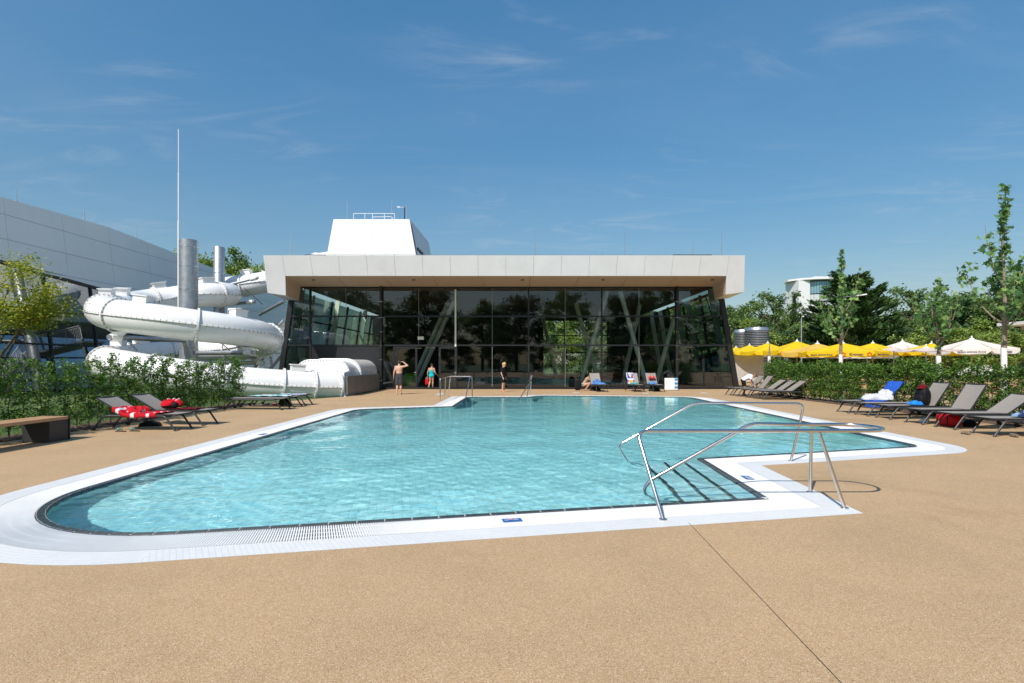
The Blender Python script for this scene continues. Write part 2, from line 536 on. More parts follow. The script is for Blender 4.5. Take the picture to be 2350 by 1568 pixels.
def step_block(name, quad, z0, z1, parent, mats):
    """solid step with mosaic top; quad ccw"""
    mb = MB(); mb.hexa([(p[0], p[1], z0) for p in quad], [(p[0], p[1], z1) for p in quad])
    o = mb.build(name, mats, parent)
    ul = o.data.uv_layers.new(name='UVMap')
    for po in o.data.polygons:
        for li in po.loop_indices:
            co = o.data.vertices[o.data.loops[li].vertex_index].co
            ul.data[li].uv = (co.x * ca + co.y * sa, -co.x * sa + co.y * ca) if abs(po.normal.z) > 0.5 else (co.x + co.y, co.z)
    return o
# steps at the near right: edge from A to B, descending towards -x
A_ = Vector((2.97, 6.46)); B_ = Vector((3.134, 9.14)); near_dir = Vector((-6.82, -1.39)).normalized()
far_dir = near_dir
RECV = [shell, floor_]
steps = []
TW = 0.31
zs = [-0.06, -0.18, -0.31]
for i, z in enumerate(zs):
    a0 = A_ + near_dir * (TW * i); b0 = B_ + far_dir * (TW * i)
    a1 = A_ + near_dir * (TW * (i + 1)); b1 = B_ + far_dir * (TW * (i + 1))
    if i == 0:
        a0 = a0 + Vector((0.03, 0)); b0 = b0 + Vector((0.03, 0))
    st = step_block('pool_step', [a1, a0, b0, b1], -DEPTH - 0.01, z, pool, [MAT['tread']])
    RECV.append(st)
    mb = MB()
    e = near_dir * 0.05
    q = [a1 - near_dir * 0.003, a1 - e, b1 - e, b1 - near_dir * 0.003]
    q = [Vector((p.x, p.y)) for p in q]
    mb.hexa([(p.x + near_dir.x * 0.008, p.y + near_dir.y * 0.008, z - 0.05) for p in q], [(p.x + near_dir.x * 0.008, p.y + near_dir.y * 0.008, z + 0.004) for p in q])
    no = mb.build('nosing', MAT['nosing'], st)
    RECV.append(no)
# broad steps at the far end below the two far rails
for i, z in enumerate((-0.12, -0.30, -0.48, -0.66)):
    y1 = 25.87 - 0.40 * i; y0 = y1 - 0.40
    st = step_block('pool_step', [(-2.10, y0), (0.95, y0), (0.95, y1), (-2.10, y1)], -DEPTH - 0.01, z, pool, [MAT['pool']])
    mb = MB(); mb.span(-2.10, 0.95, y0 - 0.006, y0 + 0.05, z - 0.04, z + 0.004)
    no = mb.build('nosing', MAT['nosing'], st)
    RECV += [st, no]

# rim: dark edge tiles one by one
et = MB()
et.hexa([(-0.5, 0, -0.16), (0.5, 0, -0.16), (0.5, 0.082, -0.16), (-0.5, 0.082, -0.16)], [(-0.5, -0.006, -0.012), (0.5, -0.006, -0.012), (0.5, 0.086, -0.004), (-0.5, 0.086, -0.004)])
et.hexa([(-0.5, -0.006, -0.012), (0.5, -0.006, -0.012), (0.5, 0.086, -0.004), (-0.5, 0.086, -0.004)], [(-0.5, 0.008, 0.006), (0.5, 0.008, 0.006), (0.5, 0.072, 0.010), (-0.5, 0.072, 0.010)])
et_me = et.mesh('edge_tile', MAT['edge'], 30)
def walk(loop, length, curve_len):
    """pieces along a loop: (a, b) chords"""
    n = len(loop); out = []
    i = 0
    for i in range(n):
        a = loop[i]; b = loop[(i + 1) % n]; L = (b - a).length
        k = max(1, round(L / (length if L > 0.6 else curve_len)))
        for j in range(k): out.append((a.lerp(b, j / k), a.lerp(b, (j + 1) / k)))
    return out
chords = walk(RIM, 0.272, 0.13)
edge_root = pool
for a, b in chords:
    m_ = (a + b) / 2; d = b - a
    o = link('edge_tile', et_me, pool, (m_.x, m_.y, 0), (0, 0, math.atan2(d.y, d.x) + PI), (max(0.02, d.length - 0.012), 1, 1))
    # rotated by pi so that local +y points outward for the ccw loop
joint_bed = ring('tile_bed', offset(RIM, 0.004), offset(RIM, 0.080), 0.004, M('pale_tile_joint', (0.62, 0.62, 0.60), 0.7), pool)
# gutter trough and grate
ring('gutter_trough', offset(RIM, 0.087), offset(RIM, 0.5), -0.10, MAT['trough'], pool)
ring('gutter_back', offset(RIM, 0.506), offset(RIM, 0.5061), -0.10, MAT['trough'], pool, 0.0)
ring('gutter_front', offset(RIM, 0.088), offset(RIM, 0.0881), -0.10, MAT['trough'], pool, -0.01)
gb = MB()
n = len(RIM)
PITCH = 0.0235
for i in range(n):
    j = (i + 1) % n
    a0, a1 = R_TILE[i], R_TILE[j]; b0, b1 = R_GR[i], R_GR[j]
    L = max((a1 - a0).length, (b1 - b0).length)
    k = max(1, int(L / PITCH))
    la, lb = (a1 - a0).length / k, (b1 - b0).length / k
    for q in range(k):
        t = (q + 0.5) / k
        p = a0.lerp(a1, t); s_ = b0.lerp(b1, t); d = (s_ - p).normalized(); w_ = Vector((-d.y, d.x))
        wa = min(0.0078, la * 0.34); wb = min(0.0078, lb * 0.34)
        vs = []
        for pt, hw, e in ((p, wa, 0), (s_, wb, 0)):
            vs += [(pt.x + w_.x * hw, pt.y + w_.y * hw, -0.022), (pt.x + w_.x * hw * 0.75, pt.y + w_.y * hw * 0.75, 0.0), (pt.x - w_.x * hw * 0.75, pt.y - w_.y * hw * 0.75, 0.0), (pt.x - w_.x * hw, pt.y - w_.y * hw, -0.022)]
        gb.add(vs, [(0, 1, 5, 4), (1, 2, 6, 5), (2, 3, 7, 6), (0, 3, 2, 1), (4, 5, 6, 7)])
for o_ in (0.17, 0.29, 0.41):
    l0 = offset(RIM, o_ - 0.012); l1 = offset(RIM, o_ + 0.012)
    for i in range(n):
        j = (i + 1) % n
        gb.add([(l0[i].x, l0[i].y, -0.010), (l1[i].x, l1[i].y, -0.010), (l1[j].x, l1[j].y, -0.010), (l0[j].x, l0[j].y, -0.010)], [(0, 1, 2, 3)])
gr = gb.build('overflow_grate', MAT['grate'], pool)
gr['kind'] = 'stuff'
ring('tile_strip', offset(RIM, 0.523), R_OUT, 0.0, MAT['strip'], pool)

# water: rippled sheet
def water_mat():
    m, nt, b = new_mat('pool_water')
    nt.nodes.remove(b)
    out = nt.nodes['Material Output']
    gl = nd(nt, 'ShaderNodeBsdfGlass', Roughness=0.0, IOR=1.333)
    gl.distribution = 'GGX'
    gl.inputs[0].default_value = (0.755, 0.975, 0.985, 1)
    tcn = nd(nt, 'ShaderNodeTexCoord')
    nz = nd(nt, 'ShaderNodeTexNoise', Scale=15.0, Detail=2.0, Roughness=0.5, Distortion=0.8)
    nt.links.new(tcn.outputs['Object'], nz.inputs['Vector'])
    bp = nd(nt, 'ShaderNodeBump', Strength=0.22, Distance=0.006)
    nt.links.new(nz.outputs[0], bp.inputs['Height']); nt.links.new(bp.outputs[0], gl.inputs['Normal'])
    nt.links.new(gl.outputs[0], out.inputs['Surface'])
    return m
def inside(px, py, loop):
    c = np.zeros(px.shape, bool)
    n = len(loop)
    for i in range(n):
        x0, y0 = loop[i]; x1, y1 = loop[(i + 1) % n]
        if y0 == y1: continue
        cond = ((y0 > py) != (y1 > py)) & (px < (x1 - x0) * (py - y0) / (y1 - y0) + x0)
        c ^= cond
    return c
def waves(X, Y):
    rng = np.random.RandomState(5)
    H = np.zeros_like(X)
    for lam, amp, cnt in ((1.9, 0.0045, 5), (0.85, 0.0026, 7), (0.40, 0.0013, 9), (0.21, 0.0010, 11), (0.115, 0.00045, 10)):
        for _ in range(cnt):
            a = rng.uniform(0, 2 * PI); l_ = lam * rng.uniform(0.7, 1.35)
            k = 2 * PI / l_
            ph = rng.uniform(0, 2 * PI)
            wob = 0.6 * np.sin(X * rng.uniform(0.3, 0.9) + Y * rng.uniform(0.3, 0.9) + rng.uniform(0, 6))
            H += amp * rng.uniform(0.5, 1.0) / math.sqrt(cnt) * 1.6 * np.sin(k * (X * math.cos(a) + Y * math.sin(a)) + ph + wob)
    return H * np.interp(Y, [5, 9, 15, 27], [1.0, 1.0, 0.65, 0.42])
st_ = 0.025
xs = np.arange(-5.6, 8.7, st_); ys = [4.6]
while ys[-1] < 27.3: ys.append(ys[-1] + max(0.022, 0.0045 * ys[-1]))
ys = np.array(ys)
X_, Y_ = np.meshgrid(xs, ys)
Z_ = WATER_Z + waves(X_, Y_)
wl_loop = [tuple(p) for p in offset(RIM, 0.012)]
cx_ = (X_[:-1, :-1] + X_[1:, 1:]) / 2; cy_ = (Y_[:-1, :-1] + Y_[1:, 1:]) / 2
msk = inside(cx_, cy_, [tuple(p) for p in offset(RIM, 0.018)])
ny, nx = X_.shape
ii, jj = np.nonzero(msk)
fa = np.stack([ii * nx + jj, ii * nx + jj + 1, (ii + 1) * nx + jj + 1, (ii + 1) * nx + jj], 1)
used, inv = np.unique(fa.ravel(), return_inverse=True)
V_ = np.stack([X_.ravel(), Y_.ravel(), Z_.ravel()], 1)[used]
me = bpy.data.meshes.new('water')
me.vertices.add(len(V_)); me.vertices.foreach_set('co', V_.ravel())
me.loops.add(len(inv)); me.loops.foreach_set('vertex_index', inv.astype(np.int32))
me.polygons.add(len(fa)); me.polygons.foreach_set('loop_start', np.arange(0, len(inv), 4, dtype=np.int32))
me.update(calc_edges=True)
me.polygons.foreach_set('use_smooth', [True] * len(fa))
me.materials.append(water_mat())
water = tag(link('pool_water', me), kind='structure')
water.cycles.is_caustics_caster = True
for o in RECV: o.cycles.is_caustics_receiver = True

# ================================================================== ground, deck
out_loop = [tuple(p) for p in offset(RIM, 0.832)]
# the paved deck: west edge along the hedge bed, then along the slide, then the building
DECK = [(-10.35, 3.0), (-60, -4.0), (-60, -40), (70, -40), (70, 58), (14.6, 58), (14.6, 34.0), (-8.0, 34.0), (-8.0, 26.6), (-10.35, 21.4)]
deck = tag(flat('deck', [DECK, list(reversed(out_loop))], 0.0, MAT['gravel']), kind='structure')
ground = tag(flat('ground', [[(-2500, -2500), (2500, -2500), (2500, 2500), (-2500, 2500)], list(reversed([(-6.2, 3.9), (10, 3.9), (10, 29), (-6.2, 29)]))], -0.03, MAT['grass']), kind='structure')
# saw-cut joint across the deck
j0 = G(1580, 1200); j1 = G(1960, 1600)
mb = MB(); d = (j1 - j0).normalized(); w_ = Vector((-d.y, d.x, 0)) * 0.0022
rj = random.Random(3); pts = []
for k in range(61):
    c = j0.lerp(j0 + d * 9.0, k / 60) + w_ * rj.uniform(-0.5, 0.5)
    pts += [(c + w_ * rj.uniform(0.7, 1.2)) + Vector((0, 0, 0.004)), (c - w_ * rj.uniform(0.7, 1.2)) + Vector((0, 0, 0.004))]
mb.add(pts, [(2 * k, 2 * k + 1, 2 * k + 3, 2 * k + 2) for k in range(60)])
mb.build('expansion_joint', MAT['joint'], deck)
# ================================================================== glazed pavilion
MAT['panel'] = M('light_grey_facade_panel', (0.575, 0.575, 0.57), 0.42, var=0.045, scale=0.9)
MAT['panel_white'] = M('white_facade_panel', (0.73, 0.73, 0.725), 0.4, var=0.03, scale=0.6)
MAT['backing'] = M('panel_joint_grey', (0.42, 0.42, 0.41), 0.7)
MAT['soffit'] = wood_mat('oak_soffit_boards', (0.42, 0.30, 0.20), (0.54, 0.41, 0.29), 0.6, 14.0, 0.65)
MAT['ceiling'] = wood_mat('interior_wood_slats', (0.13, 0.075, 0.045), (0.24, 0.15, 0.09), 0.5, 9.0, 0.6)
MAT['frame'] = M('black_aluminium', (0.014, 0.015, 0.017), 0.4, var=0.08)
MAT['glass'] = glass_mat('facade_glass', (0.82, 0.88, 0.84), 0.045)
MAT['glass_green'] = glass_mat('side_glass', (0.26, 0.35, 0.32), 0.07)
MAT['glass_blue'] = glass_mat('hall_glass', (0.30, 0.38, 0.42), 0.26)
MAT['seal'] = M('pale_glass_seal', (0.33, 0.40, 0.37), 0.5)
MAT['sage'] = M('sage_painted_steel', (0.68, 0.76, 0.63), 0.5, var=0.03)
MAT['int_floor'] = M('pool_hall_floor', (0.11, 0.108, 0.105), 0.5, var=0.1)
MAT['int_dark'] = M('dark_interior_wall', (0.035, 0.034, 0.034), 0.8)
MAT['galv'] = M('galvanised_steel', (0.42, 0.44, 0.46), 0.42, 0.75, var=0.18, scale=5)
MAT['wall_metal'] = M('grey_sheet_metal', (0.20, 0.205, 0.21), 0.4, 0.4, var=0.15, scale=2)
MAT['concrete'] = M('fair_faced_concrete', (0.42, 0.40, 0.385), 0.8, var=0.12, scale=2.5, bump=0.2)

pav = thing('pavilion', 'low glazed bathing pavilion with wide pale overhanging roof behind the pool', 'building', (0, 34.2, 0))
def pv(mb, name, mats, smooth=None, bevel=0.0, parent=None):
    o = mb.build(name, mats, parent or pav, smooth, bevel)
    if parent is None: o.location = (0, -34.2, 0)
    return o
FY = 34.2
YT, YB = 30.85, 31.0            # fascia top and bottom edge
ZT, ZB = 7.79, 6.64
# roof body
mb = MB()
mb.hexa([(-13.0, 31.02, 6.66), (12.3, 31.02, 6.66), (12.9, 58, 6.56), (-13.4, 58, 6.56)], [(-14.05, 30.92, 7.74), (13.15, 30.92, 7.74), (13.6, 58, 7.74), (-14.1, 58, 7.74)])
pv(mb, 'roof', [MAT['backing']])
# fascia panels
xs_ = [-13.0 + (25.3) * k / 16 for k in range(17)]
def on_fascia(x, z, push=0.0):
    t = (z - ZB) / (ZT - ZB)
    x = x * (1 + 0.009 * t)
    return (x, YB + (YT - YB) * t - push, z)
g = 0.006
for k in range(16):
    mb = MB(); a, b = xs_[k] + g, xs_[k + 1] - g
    f4 = [on_fascia(a, ZB), on_fascia(b, ZB), on_fascia(b, ZT), on_fascia(a, ZT)]
    b4 = [(p[0], p[1] + 0.03, p[2]) for p in f4]
    mb.add(f4 + b4, [(0, 1, 2, 3), (7, 6, 5, 4), (0, 4, 5, 1), (1, 5, 6, 2), (2, 6, 7, 3), (3, 7, 4, 0)])
    pv(mb, 'fascia_panel', [MAT['panel']])
# end wings: front, outer side, underside pale; inner face wood
def wing(side):
    if side < 0:
        TO, TI = (-14.2, YT, ZT), (-13.117 - g, YT, ZT)
        JI = on_fascia(-13.0 - g, ZB)
        FO, FI = (-14.08, 31.125, 5.68), (-13.04, 31.14, 5.54)
        BI, BO = (-13.45, 34.12, 5.59), (-14.22, 34.12, 5.62)
        BT, OT = (-13.34, 34.12, 6.48), (-14.15, 34.12, ZT)
    else:
        TO, TI = (13.3, YT, ZT), (12.41 + g, YT, ZT)
        JI = on_fascia(12.3 + g, ZB)
        FO, FI = (13.36, 31.12, 5.73), (12.30, 31.13, 5.59)
        BI, BO = (12.79, 34.12, 5.66), (13.62, 34.12, 5.72)
        BT, OT = (12.67, 34.12, 6.48), (13.55, 34.12, ZT)
    mb = MB(); mb.add([TO, TI, JI, FI, FO], [(0, 1, 2, 3, 4)] if side > 0 else [(4, 3, 2, 1, 0)])
    pv(mb, 'end_panel', [MAT['panel']])
    mb = MB(); mb.add([TO, FO, BO, OT], [(0, 1, 2, 3)] if side > 0 else [(3, 2, 1, 0)])
    pv(mb, 'side_panel', [MAT['panel']])
    mb = MB(); mb.add([FO, FI, BI, BO], [(0, 1, 2, 3)] if side > 0 else [(3, 2, 1, 0)])
    pv(mb, 'wing_underside', [MAT['panel']])
    mid0 = tuple(Vector(JI).lerp(Vector(FI), 0.42)); mid1 = tuple(Vector(BT).lerp(Vector(BI), 0.40))
    for q in ([JI, mid0, mid1, BT], [mid0, FI, BI, mid1]):
        q = [Vector(p) for p in q]; c = sum(q, Vector()) / 4
        q = [c + (p - c) * 0.994 for p in q]
        mb = MB(); mb.add(q, [(0, 1, 2, 3)] if side < 0 else [(3, 2, 1, 0)])
        pv(mb, 'wing_board', [MAT['soffit']])
wing(-1); wing(1)
# soffit boards
sx0 = [-13.0 + 25.3 * k / 9 for k in range(10)]; sx1 = [-13.34 + 26.01 * k / 9 for k in range(10)]
for k in range(9):
    mb = MB()
    q = [(sx0[k] + 0.012, 31.03, 6.63), (sx0[k + 1] - 0.012, 31.03, 6.63), (sx1[k + 1] - 0.012, 34.12, 6.47), (sx1[k] + 0.012, 34.12, 6.47)]
    mb.hexa(q, [(p[0], p[1], p[2] + 0.02) for p in q])
    pv(mb, 'soffit_panel', [MAT['soffit']])
for xd in (719.5, 949.5, 1199, 1384, 1635):
    mb = MB(); x = (xd - 1175) * 31.9 / F
    mb.lathe([(0.085, 6.50), (0.095, 6.505), (0.095, 6.60)], 14, (x, 31.9, 0))
    o = pv(mb, 'soffit_lamp', [MAT['wall_metal']], 40)

# ------------------------------------------------------------------ glazing
BX = [-14.9, -12.77, -8.25, -3.56, 1.05, 5.68, 10.40, 14.37]
TX = [-14.02, -12.77, -8.25, -3.56, 1.05, 5.68, 10.40, 13.30]     # same lines at z = 6.48
RZ = [0.10, 2.77, 4.60, 6.46]
def lx(i, z): return BX[i] + (TX[i] - BX[i]) * z / 6.48
def pane(pts, mat, name='pane', parent=None, n=(0, -1, 0), th=0.012):
    pts = [Vector(p) for p in pts]; nv = (pts[1] - pts[0]).cross(pts[2] - pts[1]).normalized() * th
    mb = MB(); k = len(pts)
    mb.add(pts, [tuple(range(k))])
    return pv(mb, name, [mat], parent=parent)
for i in range(7):
    for r in range(3):
        z0, z1 = RZ[r] + 0.04, RZ[r + 1] - 0.04
        if i == 2 and r == 0: 
            # bay with the doors: only a narrow pane left of them
            pane([(-8.16, FY, z0), (-7.42, FY, z0), (-7.42, FY, z1), (-8.16, FY, z1)], MAT['glass'])
            continue
        if i == 1 and r == 0: continue
        L0, L1 = lx(i, z0) + 0.05, lx(i, z1) + 0.05
        R0, R1 = lx(i + 1, z0) - 0.05, lx(i + 1, z1) - 0.05
        if i in (0, 6):
            pane([(L0, FY, z0), (R0, FY, z0), (R1, FY, z1), (L1, FY, z1)], MAT['glass_green'])
        else:
            m0 = (L0 + R0) / 2
            pane([(L0, FY, z0), (m0 - 0.008, FY, z0), (m0 - 0.008, FY, z1), (L0, FY, z1)], MAT['glass'])
            pane([(m0 + 0.008, FY, z0), (R0, FY, z0), (R0, FY, z1), (m0 + 0.008, FY, z1)], MAT['glass'])
            mb = MB(); mb.span(m0 - 0.008, m0 + 0.008, FY - 0.002, FY + 0.012, z0, z1); pv(mb, 'glass_joint', [MAT['seal']])
# dark solid infill where the slide runs in
mb = MB(); mb.span(-12.70, -8.30, FY - 0.01, FY + 0.1, 0.08, 2.72); pv(mb, 'black_panel', [MAT['frame']])
for i in range(1, 7):
    mb = MB(); mb.span(lx(i, 0) - 0.05, lx(i, 0) + 0.05, FY - 0.05, FY + 0.14, 0.0, 6.50); pv(mb, 'mullion', [MAT['frame']])
for z in (2.77, 4.60):
    mb = MB(); mb.span(lx(0, z) + 0.03, lx(7, z) - 0.03, FY - 0.055, FY + 0.12, z - 0.045, z + 0.045); pv(mb, 'transom', [MAT['frame']])
mb = MB(); mb.span(-14.9, 14.37, FY - 0.06, FY + 0.14, 0.004, 0.12); pv(mb, 'sill', [MAT['frame']])
mb = MB(); mb.span(-13.5, 12.85, FY - 0.065, FY + 0.15, 6.40, 6.56); pv(mb, 'head_rail', [MAT['frame']])
for i, s_ in ((0, -1), (7, 1)):
    mb = MB()
    w = 0.30
    mb.hexa([(lx(i, 0) - (w if s_ > 0 else 0) , FY - 0.08, 0), (lx(i, 0) + (w if s_ < 0 else 0), FY - 0.08, 0), (lx(i, 0) + (w if s_ < 0 else 0), FY + 0.2, 0), (lx(i, 0) - (w if s_ > 0 else 0), FY + 0.2, 0)],
            [(TX[i] - (w if s_ > 0 else 0), FY - 0.08, 6.42), (TX[i] + (w if s_ < 0 else 0), FY - 0.08, 6.42), (TX[i] + (w if s_ < 0 else 0), FY + 0.2, 6.42), (TX[i] - (w if s_ > 0 else 0), FY + 0.2, 6.42)])
    pv(mb, 'corner_post', [MAT['frame']])
# side walls, leaning in
for i, s_ in ((0, -1), (7, 1)):
    ysd = [34.4 + 3.93 * k for k in range(7)]
    for k in range(6):
        for r in range(3):
            z0, z1 = RZ[r] + 0.03, min(RZ[r + 1], 6.4) - 0.03
            y0, y1 = ysd[k] + 0.05, ysd[k + 1] - 0.05
            pane([(lx(i, z0), y0, z0), (lx(i, z0), y1, z0), (lx(i, z1), y1, z1), (lx(i, z1), y0, z1)], MAT['glass_green'])
        y = ysd[k + 1]
        mb = MB()
        mb.bar((lx(i, 0), y, 0), (TX[i], y, 6.45), 0.10, 0.16, (1, 0, 0)); pv(mb, 'mullion', [MAT['frame']])
        if k % 2:
            mb = MB(); mb.bar((lx(i, 0) - s_ * 0.42, y, 0), (TX[i] - s_ * 0.42, y, 6.5), 0.16, 0.34, (1, 0, 0)); pv(mb, 'side_column', [MAT['sage']])
    mb = MB(); mb.bar((lx(i, 0) - s_ * 0.50, 34.85, 0), (TX[i] - s_ * 0.50, 34.85, 6.5), 0.16, 0.34, (1, 0, 0)); pv(mb, 'side_column', [MAT['sage']])
    for z in (2.77, 4.6, 0.06):
        mb = MB(); mb.span(lx(i, z) - 0.05, lx(i, z) + 0.05, 34.41, 57.9, z - 0.05, z + 0.05); pv(mb, 'transom', [MAT['frame']])
# interior
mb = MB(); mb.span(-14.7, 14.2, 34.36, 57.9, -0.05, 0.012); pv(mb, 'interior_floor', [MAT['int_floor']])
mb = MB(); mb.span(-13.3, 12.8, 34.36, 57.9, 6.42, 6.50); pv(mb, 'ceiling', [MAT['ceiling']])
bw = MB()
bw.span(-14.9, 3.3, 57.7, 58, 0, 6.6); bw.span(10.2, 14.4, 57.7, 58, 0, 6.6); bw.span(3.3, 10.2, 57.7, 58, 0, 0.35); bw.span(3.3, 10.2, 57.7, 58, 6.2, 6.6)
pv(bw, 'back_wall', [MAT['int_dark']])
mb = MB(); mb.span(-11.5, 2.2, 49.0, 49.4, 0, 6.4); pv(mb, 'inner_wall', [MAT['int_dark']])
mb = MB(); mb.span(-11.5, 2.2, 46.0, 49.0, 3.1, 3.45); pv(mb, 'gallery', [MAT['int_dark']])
for x in (3.3, 5.6, 7.9, 10.15):
    mb = MB(); mb.span(x - 0.05, x + 0.05, 57.62, 57.72, 0.3, 6.3); pv(mb, 'mullion', [MAT['frame']])
for z in (2.8, 4.6):
    mb = MB(); mb.span(3.3, 10.2, 57.60, 57.70, z - 0.05, z + 0.05); pv(mb, 'transom', [MAT['frame']])
def column(p, q, r=0.13):
    mb = MB(); mb.tube([p, q], r, 14); pv(mb, 'leaning_column', [MAT['sage']], 40)
for (x0, y0, x1, y1, Yd) in ((1336.8, 864.8, 1395.8, 661.8, 36.0), (1483.6, 883, 1421.8, 663, 36.0), (1509.7, 864.8, 1546.7, 731, 37.0),
                             (1371, 864.8, 1318, 686, 43.0), (1280, 880, 1241, 708, 55.0), (1432, 868, 1468, 700, 44.0),
                             (963.9, 864.8, 1034.6, 706.9, 42.0), (952, 864.8, 1022, 706.9, 42.6)):
    a = P(x0, y0, Yd); b = P(x1, y1, Yd); d = (b - a) / (b.z - a.z)
    column(a + d * (0.02 - a.z), a + d * (6.42 - a.z), 0.155 if Yd < 40 else 0.17)
for x, y in ((-9, 40), (-5, 40), (-1, 40), (3, 40), (6.4, 40), (-9, 45), (-2, 45), (5, 46)):
    mb = MB(); mb.lathe([(0.11, 6.30), (0.12, 6.31), (0.12, 6.42)], 12, (x, y, 0)); pv(mb, 'ceiling_lamp', [MAT['black']], 40)
# doors
def leaf(x0, x1, y, handle_right, name='door'):
    mb = MB(); z0, z1 = 0.03, 2.68; f = 0.13
    mb.span(x0, x0 + f, y, y + 0.07, z0, z1); mb.span(x1 - f, x1, y, y + 0.07, z0, z1)
    mb.span(x0 + f, x1 - f, y, y + 0.07, z0, z0 + 0.14); mb.span(x0 + f, x1 - f, y, y + 0.07, z1 - 0.13, z1)
    d = pv(mb, name, [MAT['frame']])
    g_ = MB(); g_.add([(x0 + f, y + 0.03, z0 + 0.14), (x1 - f, y + 0.03, z0 + 0.14), (x1 - f, y + 0.03, z1 - 0.13), (x0 + f, y + 0.03, z1 - 0.13)], [(0, 1, 2, 3)])
    g_.build('door_pane', MAT['glass'], d)
    hx = x1 - 0.08 if handle_right else x0 + 0.08
    h = MB(); h.span(hx - 0.02, hx + 0.02, y - 0.015, y - 0.002, 0.86, 1.14); h.tube([(hx, y - 0.01, 1.05), (hx, y - 0.06, 1.05), (hx - (0.12 if handle_right else -0.12), y - 0.06, 1.05)], 0.011, 8)
    h.build('handle', MAT['steel'], d, 40)
    k = MB(); k.span(x0 + 0.02 if handle_right else x1 - 0.05, x0 + 0.05 if handle_right else x1 - 0.02, y - 0.012, y - 0.001, 2.1, 2.3)
    k.build('hinge', MAT['steel'], d)
    return d
leaf(-7.40, -5.99, FY - 0.02, True)
leaf(-4.62, -3.46, FY - 0.16, True)
mb = MB(); mb.span(-7.5, -7.41, FY - 0.06, FY + 0.1, 0.02, 2.72); mb.span(-4.62, -4.54, FY - 0.05, FY + 0.1, 0.02, 2.72); mb.span(-7.41, -3.62, FY - 0.05, FY + 0.1, 2.69, 2.725)
pv(mb, 'door_frame', [MAT['frame']])
mb = MB(); mb.span(-5.4, -4.85, FY - 0.05, FY - 0.02, 2.58, 2.63); pv(mb, 'door_closer', [MAT['steel']])
mb = MB(); mb.span(-6.1, -5.72, FY - 0.05, FY - 0.02, 2.56, 2.60); pv(mb, 'door_closer', [MAT['steel']])
mb = MB(); mb.span(-5.97, -5.58, FY - 0.012, FY - 0.004, 3.12, 3.32); pv(mb, 'notice_sheet', [M('pale_paper', (0.66, 0.72, 0.60), 0.7)])
mb = MB(); mb.span(-3.62, -3.52, FY - 0.07, FY - 0.052, 0.1, 6.3); pv(mb, 'cover_strip', [MAT['sage']])
# rain pipes
for x in (-8.25, 10.40):
    mb = MB(); mb.tube([(x, FY - 0.20, 0.04), (x, FY - 0.20, 6.62)], 0.085, 14); d = pv(mb, 'downpipe', [MAT['frame']], 40)
    for z in (0.55, 1.85, 2.72, 3.6, 4.5, 5.5):
        m2 = MB(); m2.tube([(x, FY - 0.20, z - 0.012), (x, FY - 0.20, z + 0.012)], 0.094, 14); m2.bar((x - 0.13, FY - 0.2, z), (x + 0.13, FY - 0.2, z), 0.02, 0.02)
        m2.build('pipe_clamp', MAT['steel'], d, 40)
    m2 = MB(); m2.tube([(x, FY - 0.2, 1.35), (x, FY - 0.2, 1.60)], 0.10, 14); m2.tube([(x, FY - 0.31, 1.48), (x, FY - 0.29, 1.48)], 0.06, 12); m2.build('inspection_cap', MAT['frame'], d, 40)

# ------------------------------------------------------------------ roof tower
tow = thing('roof_tower', 'white sloping-sided tower block standing on the pavilion roof', 'tower', (-11, 42, 7.7))
def twr(mb, name, mats, smooth=None):
    o = mb.build(name, mats, tow, smooth); o.location = (11, -42, -7.7); return o
def tc_(u, z, back=0.0):
    """tower front: u 0..1 across, z height"""
    t = (z - 7.7) / (12.83 - 7.7)
    xl = -14.6 + (0.72) * t; xr = -6.97 - 1.0 * t
    return Vector((xl + (xr - xl) * u, 41.4 + 0.6 * t + back, z))
mb = MB()
mb.hexa([tc_(0, 7.7, 0.05), tc_(1, 7.7, 0.05), Vector((-6.9, 50.4, 7.7)), Vector((-14.6, 50.4, 7.7))], [tc_(0, 12.80, 0.05), tc_(1, 12.80, 0.05), Vector((-7.75, 49.8, 12.80)), Vector((-13.9, 49.8, 12.80))])
twr(mb, 'core', [MAT['panel_white']])
for (u0, u1) in ((0, 0.5), (0.5, 1.0)):
    for (z0, z1) in ((7.72, 11.83), (11.83, 12.83)):
        q = [tc_(u0, z0), tc_(u1, z0), tc_(u1, z1), tc_(u0, z1)]; c = sum(q, Vector()) / 4
        q = [c + (p - c) * 0.9955 for p in q]
        mb = MB(); mb.add(q + [p + Vector((0, 0.03, 0)) for p in q], [(0, 1, 2, 3), (0, 4, 5, 1), (1, 5, 6, 2), (2, 6, 7, 3), (3, 7, 4, 0)])
        twr(mb, 'front_panel', [MAT['panel_white']])
def side(u, z):
    t = (z - 7.7) / 5.1
    return Vector((-6.9 - 1.02 * t + 0.03 + u * (0.07 + 0.15 * t), 41.5 + 0.6 * t + u * (8.9 - 1.2 * t), z))
for (z0, z1, m_) in ((7.75, 10.1, MAT['glass_blue']), (10.15, 10.45, MAT['panel_white']), (10.5, 12.78, MAT['panel'])):
    q = [side(0.01, z0), side(0.99, z0), side(0.99, z1), side(0.01, z1)]
    mb = MB(); mb.add(q, [(0, 1, 2, 3)]); twr(mb, 'side_band', [m_])
for k in range(9):
    c = side(0.08 + 0.1 * k, 10.6) + Vector((0.06, 0, 0)); mb = MB(); mb.box(c, (0.14, 0.28, 0.22)); twr(mb, 'side_lamp', [MAT['dark']])
